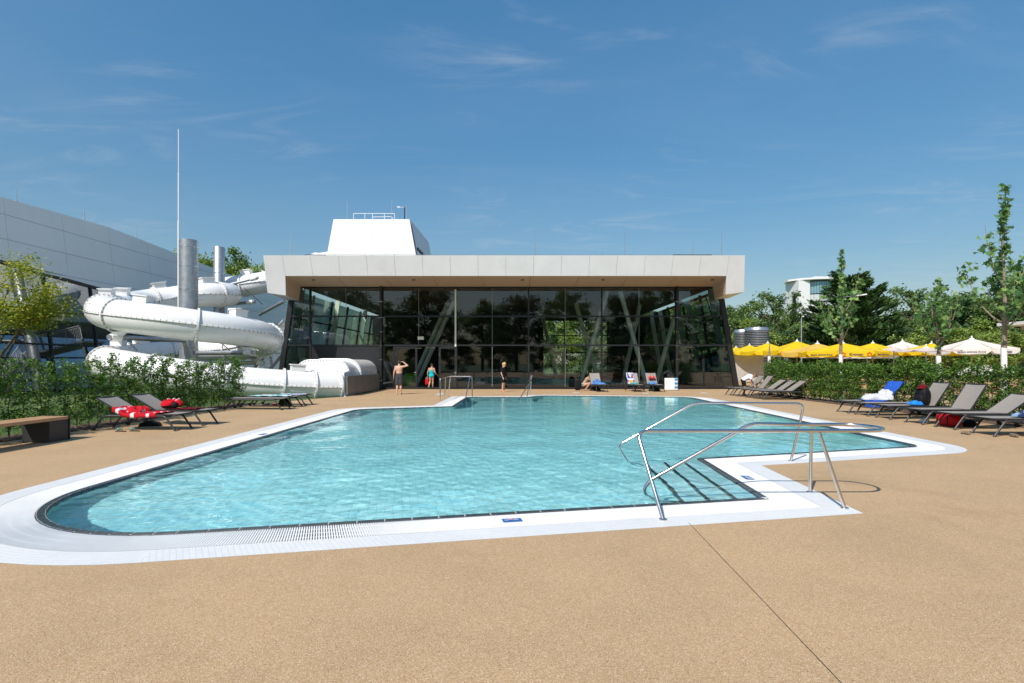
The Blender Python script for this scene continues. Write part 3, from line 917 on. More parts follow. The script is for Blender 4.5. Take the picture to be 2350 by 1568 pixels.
# tower top: railing, mast light
tr_ = thing('tower_railing', 'thin white metal railing along the top of the roof tower', 'railing', (-11, 42.6, 12.8))
mb = MB(); z = 12.8
pts = [(-12.6, 42.8), (-11.3, 42.8), (-10.5, 42.8), (-9.9, 42.8)]
mb.tube([(-12.55, 42.8, 13.5), (-9.3, 42.8, 13.5)], 0.022, 6); o = mb.build('top_rail', MAT['white'], tr_); o.location = (11, -42.6, -12.8)
for x in (-12.55, -11.65, -11.05, -10.1, -9.3):
    mb = MB(); mb.tube([(x, 42.8, 12.8), (x, 42.8, 13.5)], 0.022, 6); o = mb.build('post', MAT['white'], tr_); o.location = (11, -42.6, -12.8)
mb = MB(); mb.tube([(-11.05, 42.8, 13.22), (-9.6, 42.8, 13.25), (-9.48, 42.8, 13.18), (-9.42, 42.8, 12.8)], 0.022, 6); o = mb.build('hoop', MAT['white'], tr_); o.location = (11, -42.6, -12.8)
ml = thing('roof_floodlight', 'small floodlight on a dark pole on top of the roof tower', 'light', (-8.55, 43, 12.8))
mb = MB(); mb.tube([(0, 0, 0), (0, 0, 1.25)], 0.045, 8); mb.build('pole', MAT['dark'], ml, 40)
mb = MB(); mb.bar((0.02, 0, 1.25), (-0.35, 0, 1.25), 0.05, 0.05); mb.build('arm', MAT['galv'], ml)
mb = MB(); mb.box((-0.47, 0, 1.26), (0.24, 0.14, 0.07)); mb.build('lamp_head', MAT['white'], ml, bevel=0.015)
# lightning rods
def rod(x, y0d, y1d, Y, label):
    a = P(x, y0d, Y); b = P(x, y1d, Y)
    t = thing('lightning_rod', label, 'rod', a, 0, 'lightning rods on the roofs')
    h = b.z - a.z
    mb = MB(); mb.tube([(0, 0, 0), (0, 0, h * 0.45)], 0.02, 6); mb.build('lower_rod', MAT['galv'], t)
    mb = MB(); mb.tube([(0, 0, h * 0.45), (0, 0, h)], [0.014, 0.010], 6); mb.build('tip', MAT['galv'], t)
    mb = MB(); mb.lathe([(0.05, 0), (0.05, 0.03), (0.03, 0.06)], 10); mb.build('foot', MAT['galv'], t)
for (x, y0, y1, Y, lb) in ((667, 585, 531, 31.2, 'lightning rod near the left end of the pavilion roof'), (797, 503, 459, 43, 'left lightning rod on top of the white roof tower'),
                           (899, 503, 459, 43, 'middle lightning rod on top of the white roof tower'), (933, 503, 468, 43, 'lightning rod beside the floodlight on the roof tower'),
                           (955, 536, 506, 48, 'short lightning rod behind the right edge of the roof tower'), (1228, 584, 530, 31.2, 'lightning rod above the middle of the pavilion roof'),
                           (1434, 584, 530, 31.2, 'lightning rod right of centre on the pavilion roof'), (1590, 584, 553, 33, 'shortest lightning rod near the right end of the pavilion roof'),
                           (1656, 584, 529, 31.2, 'lightning rod nearest the right end of the pavilion roof')):
    rod(x, y0, y1, Y, lb)
# safety rope on little posts along the roof edge
rp = thing('roof_safety_rope', 'thin steel safety rope on short posts along the pavilion roof edge', 'railing', (0, 31.6, 7.74))
y_, z_ = 31.6, 7.98
mb = MB(); mb.tube([(-12.2 + 0.5 * k, y_, z_ - 0.012 * math.sin(k)) for k in range(50)], 0.012, 5); o = mb.build('rope', MAT['galv'], rp); o.location = (0, -31.6, -7.74)
for k in range(15):
    x = -12.1 + 1.74 * k
    mb = MB(); mb.tube([(x, y_, 7.72), (x, y_, z_ + 0.02)], 0.018, 6); mb.box((x, y_, 7.745), (0.14, 0.14, 0.02)); o = mb.build('post', MAT['galv'], rp); o.location = (0, -31.6, -7.74)
for (x0, x1) in ((-12.1, -10.8), (9.3, 11.6)):
    mb = MB(); mb.tube([(x0, y_ - 0.2, 7.76), (x0 + 0.05, y_ - 0.2, 7.90), (x0 + 0.15, y_ - 0.2, 7.93), (x1, y_ - 0.2, 7.92)], 0.02, 6); o = mb.build('cable_loop', MAT['black'], rp); o.location = (0, -31.6, -7.74)

# low sheet-metal wall beside the slide end
lw = thing('low_metal_wall', 'low dark grey sheet-metal wall beside the end of the water slide', 'wall', (-8.1, 29.8, 0))
for k in range(5):
    y0 = 26.6 + 1.29 * k; mb = MB()
    mb.span(-8.16, -8.10, y0 + 0.01, y0 + 1.28, 0.05, 0.99); o = mb.build('wall_panel', MAT['wall_metal'], lw, bevel=0.006); o.location = (8.1, -29.8, 0)
    mb = MB(); mb.span(-8.20, -8.165, y0 + 0.3, y0 + 0.36, 0.0, 0.95); o = mb.build('post', MAT['galv'], lw); o.location = (8.1, -29.8, 0)

# ================================================================== long hall on the left
hall = thing('long_hall', 'long pale panelled hall with blue reflecting glass along the left', 'building', (-26, 40, 0))
def hl(mb, name, mats, parent=None, smooth=None):
    o = mb.build(name, mats, parent or hall, smooth); o.location = (26, -40, 0); return o
def HX(Y, z, out=0.0): return 0.0387 * Y - (26.9 + 0.11 * z) + out
MAT['hall_panel'] = M('pale_hall_panel', (0.78, 0.78, 0.775), 0.5, var=0.03, scale=0.5)
def ztop(Y):
    return 10.40 + 0.034 * (Y - 28.6) if Y < 35.7 else 10.64 - 0.052 * (Y - 35.7) - 0.0004 * (Y - 35.7) ** 2
def zbot(Y): return 6.76 - 0.085 * (Y - 31)
cols = [28.6 + 3.56 * k for k in range(-2, 14)]
for k in range(len(cols) - 1):
    y0, y1 = cols[k] + 0.007, cols[k + 1] - 0.007
    for (lo, hi) in ((9.5, None), (8.16, 9.5), (6.8, 8.16), (None, 6.8)):
        a0 = zbot(y0) if lo is None else max(lo + 0.012, zbot(y0)); a1 = zbot(y1) if lo is None else max(lo + 0.012, zbot(y1))
        b0 = ztop(y0) if hi is None else hi - 0.012; b1 = ztop(y1) if hi is None else hi - 0.012
        if b0 - a0 < 0.1 and b1 - a1 < 0.1: continue
        a0 = min(a0, b0 - 0.01); a1 = min(a1, b1 - 0.01)
        q = [Vector((HX(y0, a0), y0, a0)), Vector((HX(y1, a1), y1, a1)), Vector((HX(y1, b1), y1, b1)), Vector((HX(y0, b0), y0, b0))]
        mb = MB(); e = Vector((-0.04, 0, 0))
        mb.add(q + [p + e for p in q], [(0, 1, 2, 3), (0, 4, 5, 1), (1, 5, 6, 2), (2, 6, 7, 3), (3, 7, 4, 0)])
        hl(mb, 'wall_panel', [MAT['hall_panel']])
body = MB()
for k in range(len(cols) - 1):
    y0, y1 = cols[k], cols[k + 1]
    body.hexa([(HX(y0, zbot(y0), -0.06), y0, zbot(y0) + 0.02), (HX(y0, zbot(y0), -14), y0, zbot(y0) + 0.02), (HX(y1, zbot(y1), -14), y1, zbot(y1) + 0.02), (HX(y1, zbot(y1), -0.06), y1, zbot(y1) + 0.02)][::-1],
              [(HX(y0, ztop(y0), -0.05), y0, ztop(y0) - 0.02), (HX(y0, ztop(y0), -14), y0, ztop(y0) - 0.02), (HX(y1, ztop(y1), -14), y1, ztop(y1) - 0.02), (HX(y1, ztop(y1), -0.05), y1, ztop(y1) - 0.02)][::-1])
hl(body, 'roof_body', [MAT['backing']])
# glass front of the hall
yy = [30.6 + 3.2 * k for k in range(-3, 14)]
for k in range(len(yy) - 1):
    y0, y1 = yy[k], yy[k + 1]
    for r, (lo, hi) in enumerate(((0.1, 2.7), (2.7, 4.6), (4.6, None))):
        h0 = zbot(y0) - 0.12 if hi is None else hi - 0.04; h1 = zbot(y1) - 0.12 if hi is None else hi - 0.04
        if h0 <= lo + 0.15: continue
        mb = MB(); l = lo + 0.04
        mb.add([(HX(y0, l, -0.12), y0 + 0.05, l), (HX(y1, l, -0.12), y1 - 0.05, l), (HX(y1, h1, -0.12), y1 - 0.05, h1), (HX(y0, h0, -0.12), y0 + 0.05, h0)], [(0, 1, 2, 3)])
        hl(mb, 'pane', [MAT['glass_blue']])
    mb = MB(); mb.bar((HX(y0, 0, -0.1), y0, 0), (HX(y0, zbot(y0), -0.1), y0, zbot(y0)), 0.09, 0.16, (1, 0, 0)); hl(mb, 'mullion', [MAT['frame']])
    mb = MB(); mb.bar((HX(y0, 0, -0.75), y0 - 0.5, 0), (HX(y0, zbot(y0), -0.75), y0 - 0.5, zbot(y0)), 0.26, 0.2, (1, 0, 0)); hl(mb, 'side_column', [MAT['sage']])
for z in (0.05, 2.7, 4.6):
    mb = MB(); mb.bar((HX(21, z, -0.1), 21, z), (HX(62, z, -0.1), 62, z), 0.14, 0.085); hl(mb, 'transom', [MAT['frame']])
mb = MB(); mb.bar((HX(21, zbot(21), -0.1), 21, zbot(21) - 0.08), (HX(62, zbot(62), -0.1), 62, zbot(62) - 0.08), 0.16, 0.16); hl(mb, 'head_rail', [MAT['frame']])
mb = MB()
mb.hexa([(-42, 20, -0.02), (-26.4, 20, -0.02), (-25, 72, -0.02), (-42, 72, -0.02)], [(-42, 20, 0.03), (-26.3, 20, 0.03), (-24.9, 72, 0.03), (-42, 72, 0.03)]); hl(mb, 'interior_floor', [MAT['int_floor']])
mb = MB(); mb.span(-36.2, -36, 20, 72, 0, 6.9); hl(mb, 'back_wall', [MAT['int_dark']])
mb = MB(); mb.span(-40, -27.2, 19.8, 20, 0, 6.9); mb.span(-40, -25, 72, 72.2, 0, 8.4); hl(mb, 'end_wall', [MAT['hall_panel']])
for (xd, y0, y1, lb) in ((38, 462, 412, 'lightning rod nearest the camera on the long hall roof'), (193, 503, 464, 'second lightning rod along the long hall roof'), (313, 544, 512, 'third lightning rod along the long hall roof')):
    Y = 28.05 * F / (1223 - xd)
    rod(xd, y0, y1, Y + 0.6, lb)
# ================================================================== water slide
MAT['grp'] = M('white_gelcoat', (0.82, 0.82, 0.81), 0.28, var=0.025, scale=1.2, bump=0.03, bscale=3.0, coat=0.15)
MAT['bolt'] = M('rusty_bolt', (0.12, 0.075, 0.04), 0.6, 0.3)
MAT['seam'] = M('seam_sealant', (0.10, 0.09, 0.08), 0.7)
slide = thing('water_slide', 'white tube water slide coiling beside the glass pavilion', 'water slide', (-16.6, 28.0, 0))
SL0 = Vector((-16.6, 28.0, 0))
TR = 0.73
ctrl = []
pc = Vector((-16.6, 28.0))
HR_ = 3.65
def hel(phi):
    """phi in degrees from the front, positive to the left (where the water comes from)"""
    a = R(phi)
    z = float(np.interp(-phi, [-150, -90, -21, 34, 104, 180, 270], [5.0, 4.47, 3.80, 3.36, 2.96, 2.45, 1.86]))
    return Vector((pc.x - HR_ * math.sin(a), pc.y - HR_ * math.cos(a), z))
upper = [(-12.6, 45.2, 10.5), (-15.2, 44.6, 10.1), (-16.4, 42.2, 9.2), (-16.0, 39.6, 8.2), (-17.2, 37.7, 7.30), (-19.4, 37.4, 6.90), (-20.7, 36.5, 6.60), (-20.0, 35.5, 6.35), (-18.5, 35.0, 6.10), (-17.9, 33.9, 5.92), (-18.5, 32.6, 5.75), (-20.0, 32.0, 5.45), (-20.95, 30.9, 5.10), (-20.8, 29.5, 4.78)]
path = [Vector(p) for p in upper]
for ph in range(90, -271, -15): path.append(hel(ph))
low0 = path[-1]
path += [Vector((-19.35, 25.7, 1.70)), Vector((-17.3, 24.4, 1.44)), Vector((-14.7, 24.25, 1.06)), Vector((-12.5, 24.95, 0.74)), Vector((-10.9, 25.7, 0.58)), Vector((-9.6, 26.5, 0.48)), Vector((-8.8, 27.15, 0.44))]
# catmull-rom
def crom(pts, k=6):
    out = []
    for i in range(len(pts) - 1):
        p0 = pts[max(0, i - 1)]; p1 = pts[i]; p2 = pts[i + 1]; p3 = pts[min(len(pts) - 1, i + 2)]
        for j in range(k):
            t = j / k
            out.append(0.5 * ((2 * p1) + (p2 - p0) * t + (2 * p0 - 5 * p1 + 4 * p2 - p3) * t * t + (3 * p1 - p0 - 3 * p2 + p3) * t ** 3))
    out.append(pts[-1])
    return out
dense = crom(path, 8)
acc = [0.0]
for i in range(1, len(dense)): acc.append(acc[-1] + (dense[i] - dense[i - 1]).length)
TOTAL = acc[-1]
def at_s(s):
    s = max(0, min(TOTAL - 1e-4, s))
    lo = int(np.searchsorted(acc, s)) - 1; lo = max(0, lo)
    t = (s - acc[lo]) / max(1e-9, acc[lo + 1] - acc[lo])
    return dense[lo].lerp(dense[lo + 1], t)
def frame_s(s):
    p = at_s(s); t = (at_s(s + 0.05) - at_s(s - 0.05)).normalized()
    side_ = t.cross(Vector((0, 0, 1))).normalized(); up = side_.cross(t)
    return p, t, side_, up
def sl(mb, name, mats, parent=None, smooth=None):
    o = mb.build(name, mats, parent or slide, smooth)
    if parent is None: o.location = -SL0
    return o
def nearest_s(target):
    b = min(range(len(dense)), key=lambda i: (dense[i] - target).length)
    return acc[b]
def ring_pts(s, r, n, a0=0.0):
    p, t, sd, up = frame_s(s)
    return [p + (sd * math.cos(a0 + 2 * PI * k / n) + up * math.sin(a0 + 2 * PI * k / n)) * r for k in range(n)]
# flanges at chosen stations
stations = sorted([0.3] + [nearest_s(Vector(p)) for p in ((-15.8, 43.8, 9.9), (-17.2, 37.7, 7.3), (-18.7, 37.5, 7.0), (-20.0, 35.5, 6.35), (-18.1, 33.3, 5.85), (-19.2, 32.3, 5.6), (-20.7, 31.4, 5.25))]
                  + [nearest_s(hel(ph)) for ph in (62, 21, -34, -104, -140, -180, -225, -262)]
                  + [nearest_s(Vector(p)) for p in ((-18.9, 25.2, 1.62), (-16.0, 24.2, 1.25), (-12.9, 24.8, 0.8), (-10.9, 25.7, 0.58), (-9.7, 26.45, 0.5))] + [TOTAL - 0.02])
st2 = []
for s in stations:
    if not st2 or s - st2[-1] > 0.6: st2.append(s)
stations = st2
NS = 28
for a, b in zip(stations[:-1], stations[1:]):
    k = max(3, int((b - a) / 0.30))
    mb = MB(); rings = []
    for i in range(k + 1):
        rings.append(ring_pts(a + (b - a) * i / k, TR, NS))
    vs = [v for r_ in rings for v in r_]
    fs = [(i * NS + q, (i + 1) * NS + q, (i + 1) * NS + (q + 1) % NS, i * NS + (q + 1) % NS) for i in range(k) for q in range(NS)]
    mb.add(vs, fs)
    sec = sl(mb, 'tube_section', [MAT['grp']], None, 180)
    # long seam flanges at mid height on both sides, with bolts
    sm = MB(); bo = MB()
    n = max(4, int((b - a) / 0.25))
    for sgn in (0.0, PI):
        strip = []
        for i in range(n + 1):
            p, t, sd, up = frame_s(a + 0.04 + (b - a - 0.08) * i / n)
            d = sd if sgn == 0.0 else -sd
            strip.append([p + d * (TR - 0.01) + up * 0.022, p + d * (TR + 0.055) + up * 0.022, p + d * (TR + 0.055) - up * 0.022, p + d * (TR - 0.01) - up * 0.022])
        vs = [v for q in strip for v in q]
        sm.add(vs, [(i * 4 + j, i * 4 + (j + 1) % 4, (i + 1) * 4 + (j + 1) % 4, (i + 1) * 4 + j) for i in range(n) for j in range(4)])
        m_ = int((b - a) / 0.20)
        for i in range(m_):
            p, t, sd, up = frame_s(a + 0.1 + 0.20 * i)
            d = sd if sgn == 0.0 else -sd
            bo.tube([p + d * (TR + 0.035) - up * 0.05, p + d * (TR + 0.035) + up * 0.05], 0.020, 5)
    seam = sl(sm, 'seam_flange', [MAT['grp']], sec, None)
    if bo.v:
        o = sl(bo, 'seam_bolts', [MAT['bolt']], sec, None); o['kind'] = 'stuff'
for s in stations:
    mb = MB()
    path_r = [(TR - 0.01, -0.045), (TR + 0.085, -0.045), (TR + 0.085, -0.006), (TR + 0.085, 0.006), (TR + 0.085, 0.045), (TR - 0.01, 0.045)]
    p, t, sd, up = frame_s(s); n = 40
    vs = []
    for r_, o_ in path_r:
        for k in range(n):
            a = 2 * PI * k / n
            vs.append(p + t * o_ + (sd * math.cos(a) + up * math.sin(a)) * r_)
    mb.add(vs, [(i * n + k, i * n + (k + 1) % n, (i + 1) * n + (k + 1) % n, (i + 1) * n + k) for i in range(len(path_r) - 1) for k in range(n)])
    fl = sl(mb, 'flange', [MAT['grp']], None, 30)
    bo = MB()
    for k in range(26):
        a = 2 * PI * (k + 0.5) / 26
        c = p + (sd * math.cos(a) + up * math.sin(a)) * (TR + 0.045)
        bo.tube([c - t * 0.068, c + t * 0.068], 0.022, 5)
    o = sl(bo, 'flange_bolts', [MAT['bolt']], fl, None); o['kind'] = 'stuff'
# roof-light boxes on the tube
for tgt in (hel(72), hel(95), hel(2), hel(-62), hel(-128), Vector((-20.4, 31.7, 5.35)), Vector((-18.4, 32.8, 5.78)), Vector((-18.2, 37.6, 7.15)), hel(-250), hel(-275), Vector((-10.3, 26.05, 0.54))):
    s = nearest_s(tgt); p, t, sd, up = frame_s(s)
    m_ = Matrix((t, sd, up)).transposed()
    mb = MB(); mb.box(p + up * (TR + 0.09), (0.62, 0.52, 0.36), m_); mb.box(p + up * (TR + 0.285), (0.72, 0.62, 0.05), m_)
    sl(mb, 'hatch_box', [MAT['grp']])
# columns
def pole(name, x, y, r, top, label):
    t = thing(name, label, 'column', (x, y, 0), 0, 'steel columns of the water slide')
    mb = MB(); mb.lathe([(r * 1.25, 0.0), (r * 1.25, 0.04), (r, 0.05), (r, top), (r * 0.98, top + 0.01)], 28); mb.build('shaft', MAT['galv'], t, 40)
    for z in (2.4, 4.2, 5.4, 6.6, 7.6):
        mb = MB(); mb.lathe([(r + 0.003, z), (r + 0.008, z + 0.005), (r + 0.008, z + 0.035), (r + 0.003, z + 0.04)], 28, caps=False); mb.build('clamp_band', MAT['steel'], t, 40)
    return t
p1_ = pole('slide_column', -16.75, 28.0, 0.43, 7.99, 'thick galvanised steel column in the middle of the slide coil')
p2_ = pole('slide_column', -672 * 36.0 / F, 36.0, 0.34, 9.35, 'thinner galvanised steel column behind the upper slide coil')
mb = MB(); mb.tube([(-0.49, -0.02, 3.2), (-0.49, -0.02, 8.0)], 0.018, 6); mb.build('cable', MAT['black'], p1_)
def arm(p, q, r=0.11):
    mb = MB(); mb.tube([p, q], r, 12); o = sl(mb, 'support_arm', [MAT['galv']], None, 40)
    p = Vector(p); q = Vector(q); d = (q - p).normalized()
    m2 = MB(); m2.tube([q - d * 0.55, q - d * 0.12], r + 0.05, 12); sl(m2, 'arm_clamp', [MAT['grp']], o, 40)
for ph in (20, -70, -150, -240):
    h = hel(ph); base = Vector((pc.x, pc.y, h.z - 1.0)); q = Vector((h.x, h.y, h.z - 1.0)); d = (q - base).normalized()
    arm(base + d * 0.4, q + d * 0.5)
    mb = MB(); mb.tube([h - Vector((0, 0, 0.75)), q + Vector((0, 0, 0.05))], [0.34, 0.12], 10); sl(mb, 'saddle', [MAT['grp']], None, 40)
    if ph in (20, -70, -240):
        mb = MB(); mb.tube([base + d * 0.42 + Vector((0, 0, 1.6)), q - d * 0.9], 0.025, 6); sl(mb, 'tie_rod', [MAT['dark']])
pp2 = Vector((-672 * 36.0 / F, 36.0, 0))
arm(pp2 + Vector((0.3, -0.1, 6.75)), P(612, 660, 37.0) + Vector((0, -1.2, 0.5)), 0.09)
arm(pp2 + Vector((0.3, -0.1, 5.5)), P(601, 700, 36.4) + Vector((0, -1.0, 0.1)), 0.10)
mb = MB(); mb.tube([P(561, 662, 35.6), P(603, 699, 35.4)], 0.025, 6); sl(mb, 'tie_rod', [MAT['dark']])
mb = MB(); mb.tube([P(596, 722, 38), P(652, 692, 34.4)], 0.11, 10); sl(mb, 'strut', [MAT['galv']], None, 40)
# tall lightning mast beside the thick column
lm = thing('lightning_mast', 'very tall thin lightning mast fixed beside the thick slide column', 'rod', (-17.28, 28.0, 3.1))
for (z0, z1, r) in ((0, 5.9, 0.045), (5.9, 8.4, 0.032), (8.4, 10.65, 0.022)):
    mb = MB(); mb.tube([(0, 0, z0), (0, 0, z1)], r, 8); mb.build('mast_section', MAT['white'], lm, 40)
# finish box: rounded white housing that runs into the pavilion
fb = thing('slide_end_housing', 'rounded white slide end housing against the black panel of the pavilion', 'slide housing', (-10, 29, 0))
def arch(x0, x1, z0, z1, r, n=8):
    pts = [(x0, z0)]
    for k in range(n + 1):
        a = PI - (PI / 2) * k / n; pts.append((x0 + r + r * math.cos(a), z1 - r + r * math.sin(a)))
    for k in range(n + 1):
        a = PI / 2 - (PI / 2) * k / n; pts.append((x1 - r + r * math.cos(a), z1 - r + r * math.sin(a)))
    pts.append((x1, z0))
    return pts
def arch_box(name, x0, x1, z0, z1, r, y0, y1, grow=0.0):
    a = arch(x0, x1, z0, z1, r); n = len(a)
    mb = MB(); rb = arch(x0 - grow, x1 + grow, z0, z1 + grow, r)
    vs = [(p[0], y0, p[1]) for p in a] + [(p[0], y1, p[1]) for p in rb]
    fs = [tuple(range(n)), tuple(range(2 * n - 1, n - 1, -1))] + [(i + 1, i, n + i, n + i + 1) for i in range(n - 1)]
    mb.add(vs, fs)
    o = mb.build(name, MAT['grp'], fb, 35, bevel=0.03); o.location = (10, -29, 0); return o
arch_box('front_housing', -11.35, -8.55, -0.1, 1.76, 0.75, 28.4, 30.2)
arch_box('rear_housing', -11.2, -8.5, -0.1, 1.85, 0.8, 30.26, FY - 0.02, 0.0)
o = arch_box('housing_flange', -11.42, -8.50, -0.1, 1.83, 0.8, 28.34, 28.40)
o2 = arch_box('housing_flange', -11.42, -8.42, -0.1, 1.90, 0.84, 30.20, 30.26)
bo = MB()
for (x0, x1, z1, r, yy_) in ((-11.37, -8.55, 1.78, 0.76, 28.33), (-11.37, -8.47, 1.85, 0.8, 30.19)):
    pts = arch(x0, x1, 0.0, z1, r)
    L = 0; 
    for i in range(len(pts) - 1):
        a = Vector((pts[i][0], yy_, pts[i][1])); b = Vector((pts[i + 1][0], yy_, pts[i + 1][1])); k = max(1, int((b - a).length / 0.16))
        for j in range(k):
            c = a.lerp(b, (j + 0.5) / k); bo.tube([c, c + Vector((0, -0.02, 0))], 0.02, 5)
ob = bo.build('housing_bolts', MAT['bolt'], fb); ob.location = (10, -29, 0); ob['kind'] = 'stuff'
# collar where the tube meets the housing
mb = MB(); mb.hexa([(-9.35, 26.95, -0.1), (-8.2, 26.62, -0.1), (-8.2, 28.4, -0.1), (-9.6, 28.4, -0.1)], [(-9.3, 27.1, 1.22), (-8.35, 26.9, 1.15), (-8.55, 28.4, 1.25), (-9.6, 28.4, 1.3)])
o = mb.build('tube_collar', MAT['grp'], fb, None, 0.06); o.location = (10, -29, 0)

# ================================================================== white steel stair behind the slide
stair = thing('steel_stair', 'white steel stair with picket railings between slide and pavilion', 'stair', (-17.5, 39, 0))
def sr(mb, name, mat, parent=None):
    o = mb.build(name, mat, parent or stair)
    if parent is None: o.location = (17.5, -39, 0)
    return o
mb = MB(); mb.span(-20.5, -15.6, 39.0, 41.0, 4.35, 4.5); plat = sr(mb, 'platform', MAT['galv'])
def picket_rail(a, b, h, name='railing'):
    a = Vector(a); b = Vector(b); L = (b - a).length; mb = MB(); up = Vector((0, 0, h))
    mb.tube([a + up, b + up], 0.025, 6); mb.tube([a + up * 0.88, b + up * 0.88], 0.018, 6); mb.tube([a + up * 0.08, b + up * 0.08], 0.018, 6)
    n = int(L / 0.13)
    for k in range(n + 1):
        p = a.lerp(b, k / n); mb.tube([p + up * 0.08, p + up * 0.88], 0.010 if k % 9 else 0.028, 5)
    return sr(mb, name, MAT['white'])
picket_rail((-20.5, 39.0, 4.5), (-15.6, 39.0, 4.5), 1.1)
picket_rail((-15.6, 39.0, 4.5), (-15.6, 41, 4.5), 1.1)
top = Vector((-15.6, 39.6, 4.4)); bot = Vector((-17.0, 34.6, 0.0))
for sx in (-0.55, 0.55):
    picket_rail(bot + Vector((sx, 0, 0.1)), bot.lerp(top, 1.0) + Vector((sx, 0, 0.1)), 1.05)
    mb = MB(); mb.bar(bot + Vector((sx, 0, 0.1)), top + Vector((sx, 0, 0)), 0.05, 0.24); sr(mb, 'stringer', MAT['galv'])
for k in range(18):
    p = bot.lerp(top, (k + 0.5) / 18); mb = MB(); mb.box(p + Vector((0, 0, 0.06)), (1.05, 0.27, 0.04)); sr(mb, 'tread', MAT['galv'])
for x, y in ((-20.3, 39.2), (-15.8, 39.2), (-20.3, 40.8), (-15.8, 40.8)):
    mb = MB(); mb.tube([(x, y, 0), (x, y, 4.4)], 0.07, 8); sr(mb, 'post', MAT['galv'])
# ================================================================== vegetation
LEAF_HEDGE = leaf_mat('hornbeam_leaf', [(0.0, (0.033, 0.083, 0.017)), (0.45, (0.074, 0.167, 0.026)), (0.8, (0.142, 0.266, 0.042)), (1.0, (0.249, 0.349, 0.059))], 0.30)
LEAF_DARK = leaf_mat('dark_tree_leaf', [(0.0, (0.030, 0.067, 0.026)), (0.6, (0.066, 0.131, 0.046)), (1.0, (0.128, 0.214, 0.066))], 0.20)
LEAF_MID = leaf_mat('mid_tree_leaf', [(0.0, (0.066, 0.123, 0.036)), (0.6, (0.140, 0.224, 0.066)), (1.0, (0.255, 0.348, 0.098))], 0.28)
LEAF_LIGHT = leaf_mat('light_tree_leaf', [(0.0, (0.114, 0.191, 0.046)), (0.6, (0.229, 0.325, 0.072)), (1.0, (0.408, 0.471, 0.114))], 0.30)
LEAF_MAPLE = leaf_mat('maple_leaf', [(0.0, (0.051, 0.122, 0.041)), (0.6, (0.111, 0.225, 0.066)), (1.0, (0.277, 0.414, 0.114))], 0.30)
LEAF_YELLOW = leaf_mat('yellowing_leaf', [(0.0, (0.102, 0.174, 0.024)), (0.5, (0.245, 0.306, 0.037)), (0.85, (0.490, 0.449, 0.052)), (1.0, (0.600, 0.551, 0.082))], 0.32)
LEAF_CEDAR = leaf_mat('cedar_needles', [(0.0, (0.021, 0.055, 0.018)), (0.6, (0.046, 0.106, 0.029)), (1.0, (0.106, 0.181, 0.041))], 0.10)
BARK = M('bark', (0.11, 0.085, 0.062), 0.9, var=0.35, scale=12, bump=0.6, bscale=30)
BARK_PALE = M('young_bark', (0.26, 0.20, 0.15), 0.85, var=0.25, scale=14, bump=0.3)
LIMEWASH = M('white_trunk_paint', (0.80, 0.79, 0.76), 0.8, var=0.05, scale=9, bump=0.4, bscale=25)

def leaves_mesh(name, C, L, W, mat, rng, up=0.35, dirs=None, fold=0.25):
    """diamond leaves: centres C (n,3), length L, width W (arrays or scalars)"""
    n = len(C); L = np.broadcast_to(np.asarray(L, float), (n,)); W = np.broadcast_to(np.asarray(W, float), (n,))
    if dirs is None:
        d = rng.normal(size=(n, 3)); d[:, 2] *= 0.6
    else:
        d = dirs + rng.normal(size=(n, 3)) * 0.25
    d /= np.linalg.norm(d, axis=1)[:, None] + 1e-9
    nr = rng.normal(size=(n, 3)) + np.array([0, 0, up * 3])
    s = np.cross(d, nr); s /= np.linalg.norm(s, axis=1)[:, None] + 1e-9
    nn = np.cross(s, d)
    a = C - d * (L / 2)[:, None]; b = C + d * (L / 2)[:, None]
    l = C + s * (W / 2)[:, None] + nn * (W * fold)[:, None]; r = C - s * (W / 2)[:, None] + nn * (W * fold)[:, None]
    V = np.stack([a, r, b, l], 1).reshape(-1, 3)
    me = bpy.data.meshes.new(name)
    me.vertices.add(len(V)); me.vertices.foreach_set('co', V.ravel())
    idx = np.arange(n * 4).reshape(n, 4)
    tri = np.concatenate([idx[:, [0, 1, 2]], idx[:, [0, 2, 3]]], 1).ravel().astype(np.int32)
    me.loops.add(len(tri)); me.loops.foreach_set('vertex_index', tri)
    me.polygons.add(2 * n); me.polygons.foreach_set('loop_start', np.arange(0, 6 * n, 3, dtype=np.int32))
    me.update(calc_edges=True)
    me.materials.append(mat)
    return me
STAR = [(0, 0), (0.10, 0.16), (0.30, 0.02), (0.26, 0.22), (0.50, 0.36), (0.24, 0.44), (0.22, 0.62), (0.09, 0.56), (0.0, 1.0)]
STAR = STAR + [(-x, y) for x, y in STAR[-2:0:-1]]
def star_leaves(name, C, size, mat, rng, up=0.5):
    n = len(C); S = np.array(STAR); k = len(S)
    d = rng.normal(size=(n, 3)); d[:, 2] -= 0.3
    d /= np.linalg.norm(d, axis=1)[:, None]
    nr = rng.normal(size=(n, 3)) + np.array([0, -0.8, up * 3]); s = np.cross(d, nr); s /= np.linalg.norm(s, axis=1)[:, None]
    nn = np.cross(s, d)
    size = rng.uniform(0.75, 1.25, n) * size
    V = C[:, None, :] + (s[:, None, :] * S[None, :, 0:1] + d[:, None, :] * (S[None, :, 1:2] - 0.4) + nn[:, None, :] * (np.abs(S[None, :, 0:1]) * 0.35)) * size[:, None, None]
    me = bpy.data.meshes.new(name)
    me.vertices.add(n * k); me.vertices.foreach_set('co', V.reshape(-1, 3).ravel())
    me.loops.add(n * k); me.loops.foreach_set('vertex_index', np.arange(n * k, dtype=np.int32))
    me.polygons.add(n); me.polygons.foreach_set('loop_start', np.arange(0, n * k, k, dtype=np.int32))
    me.update(calc_edges=True); me.materials.append(mat)
    return me

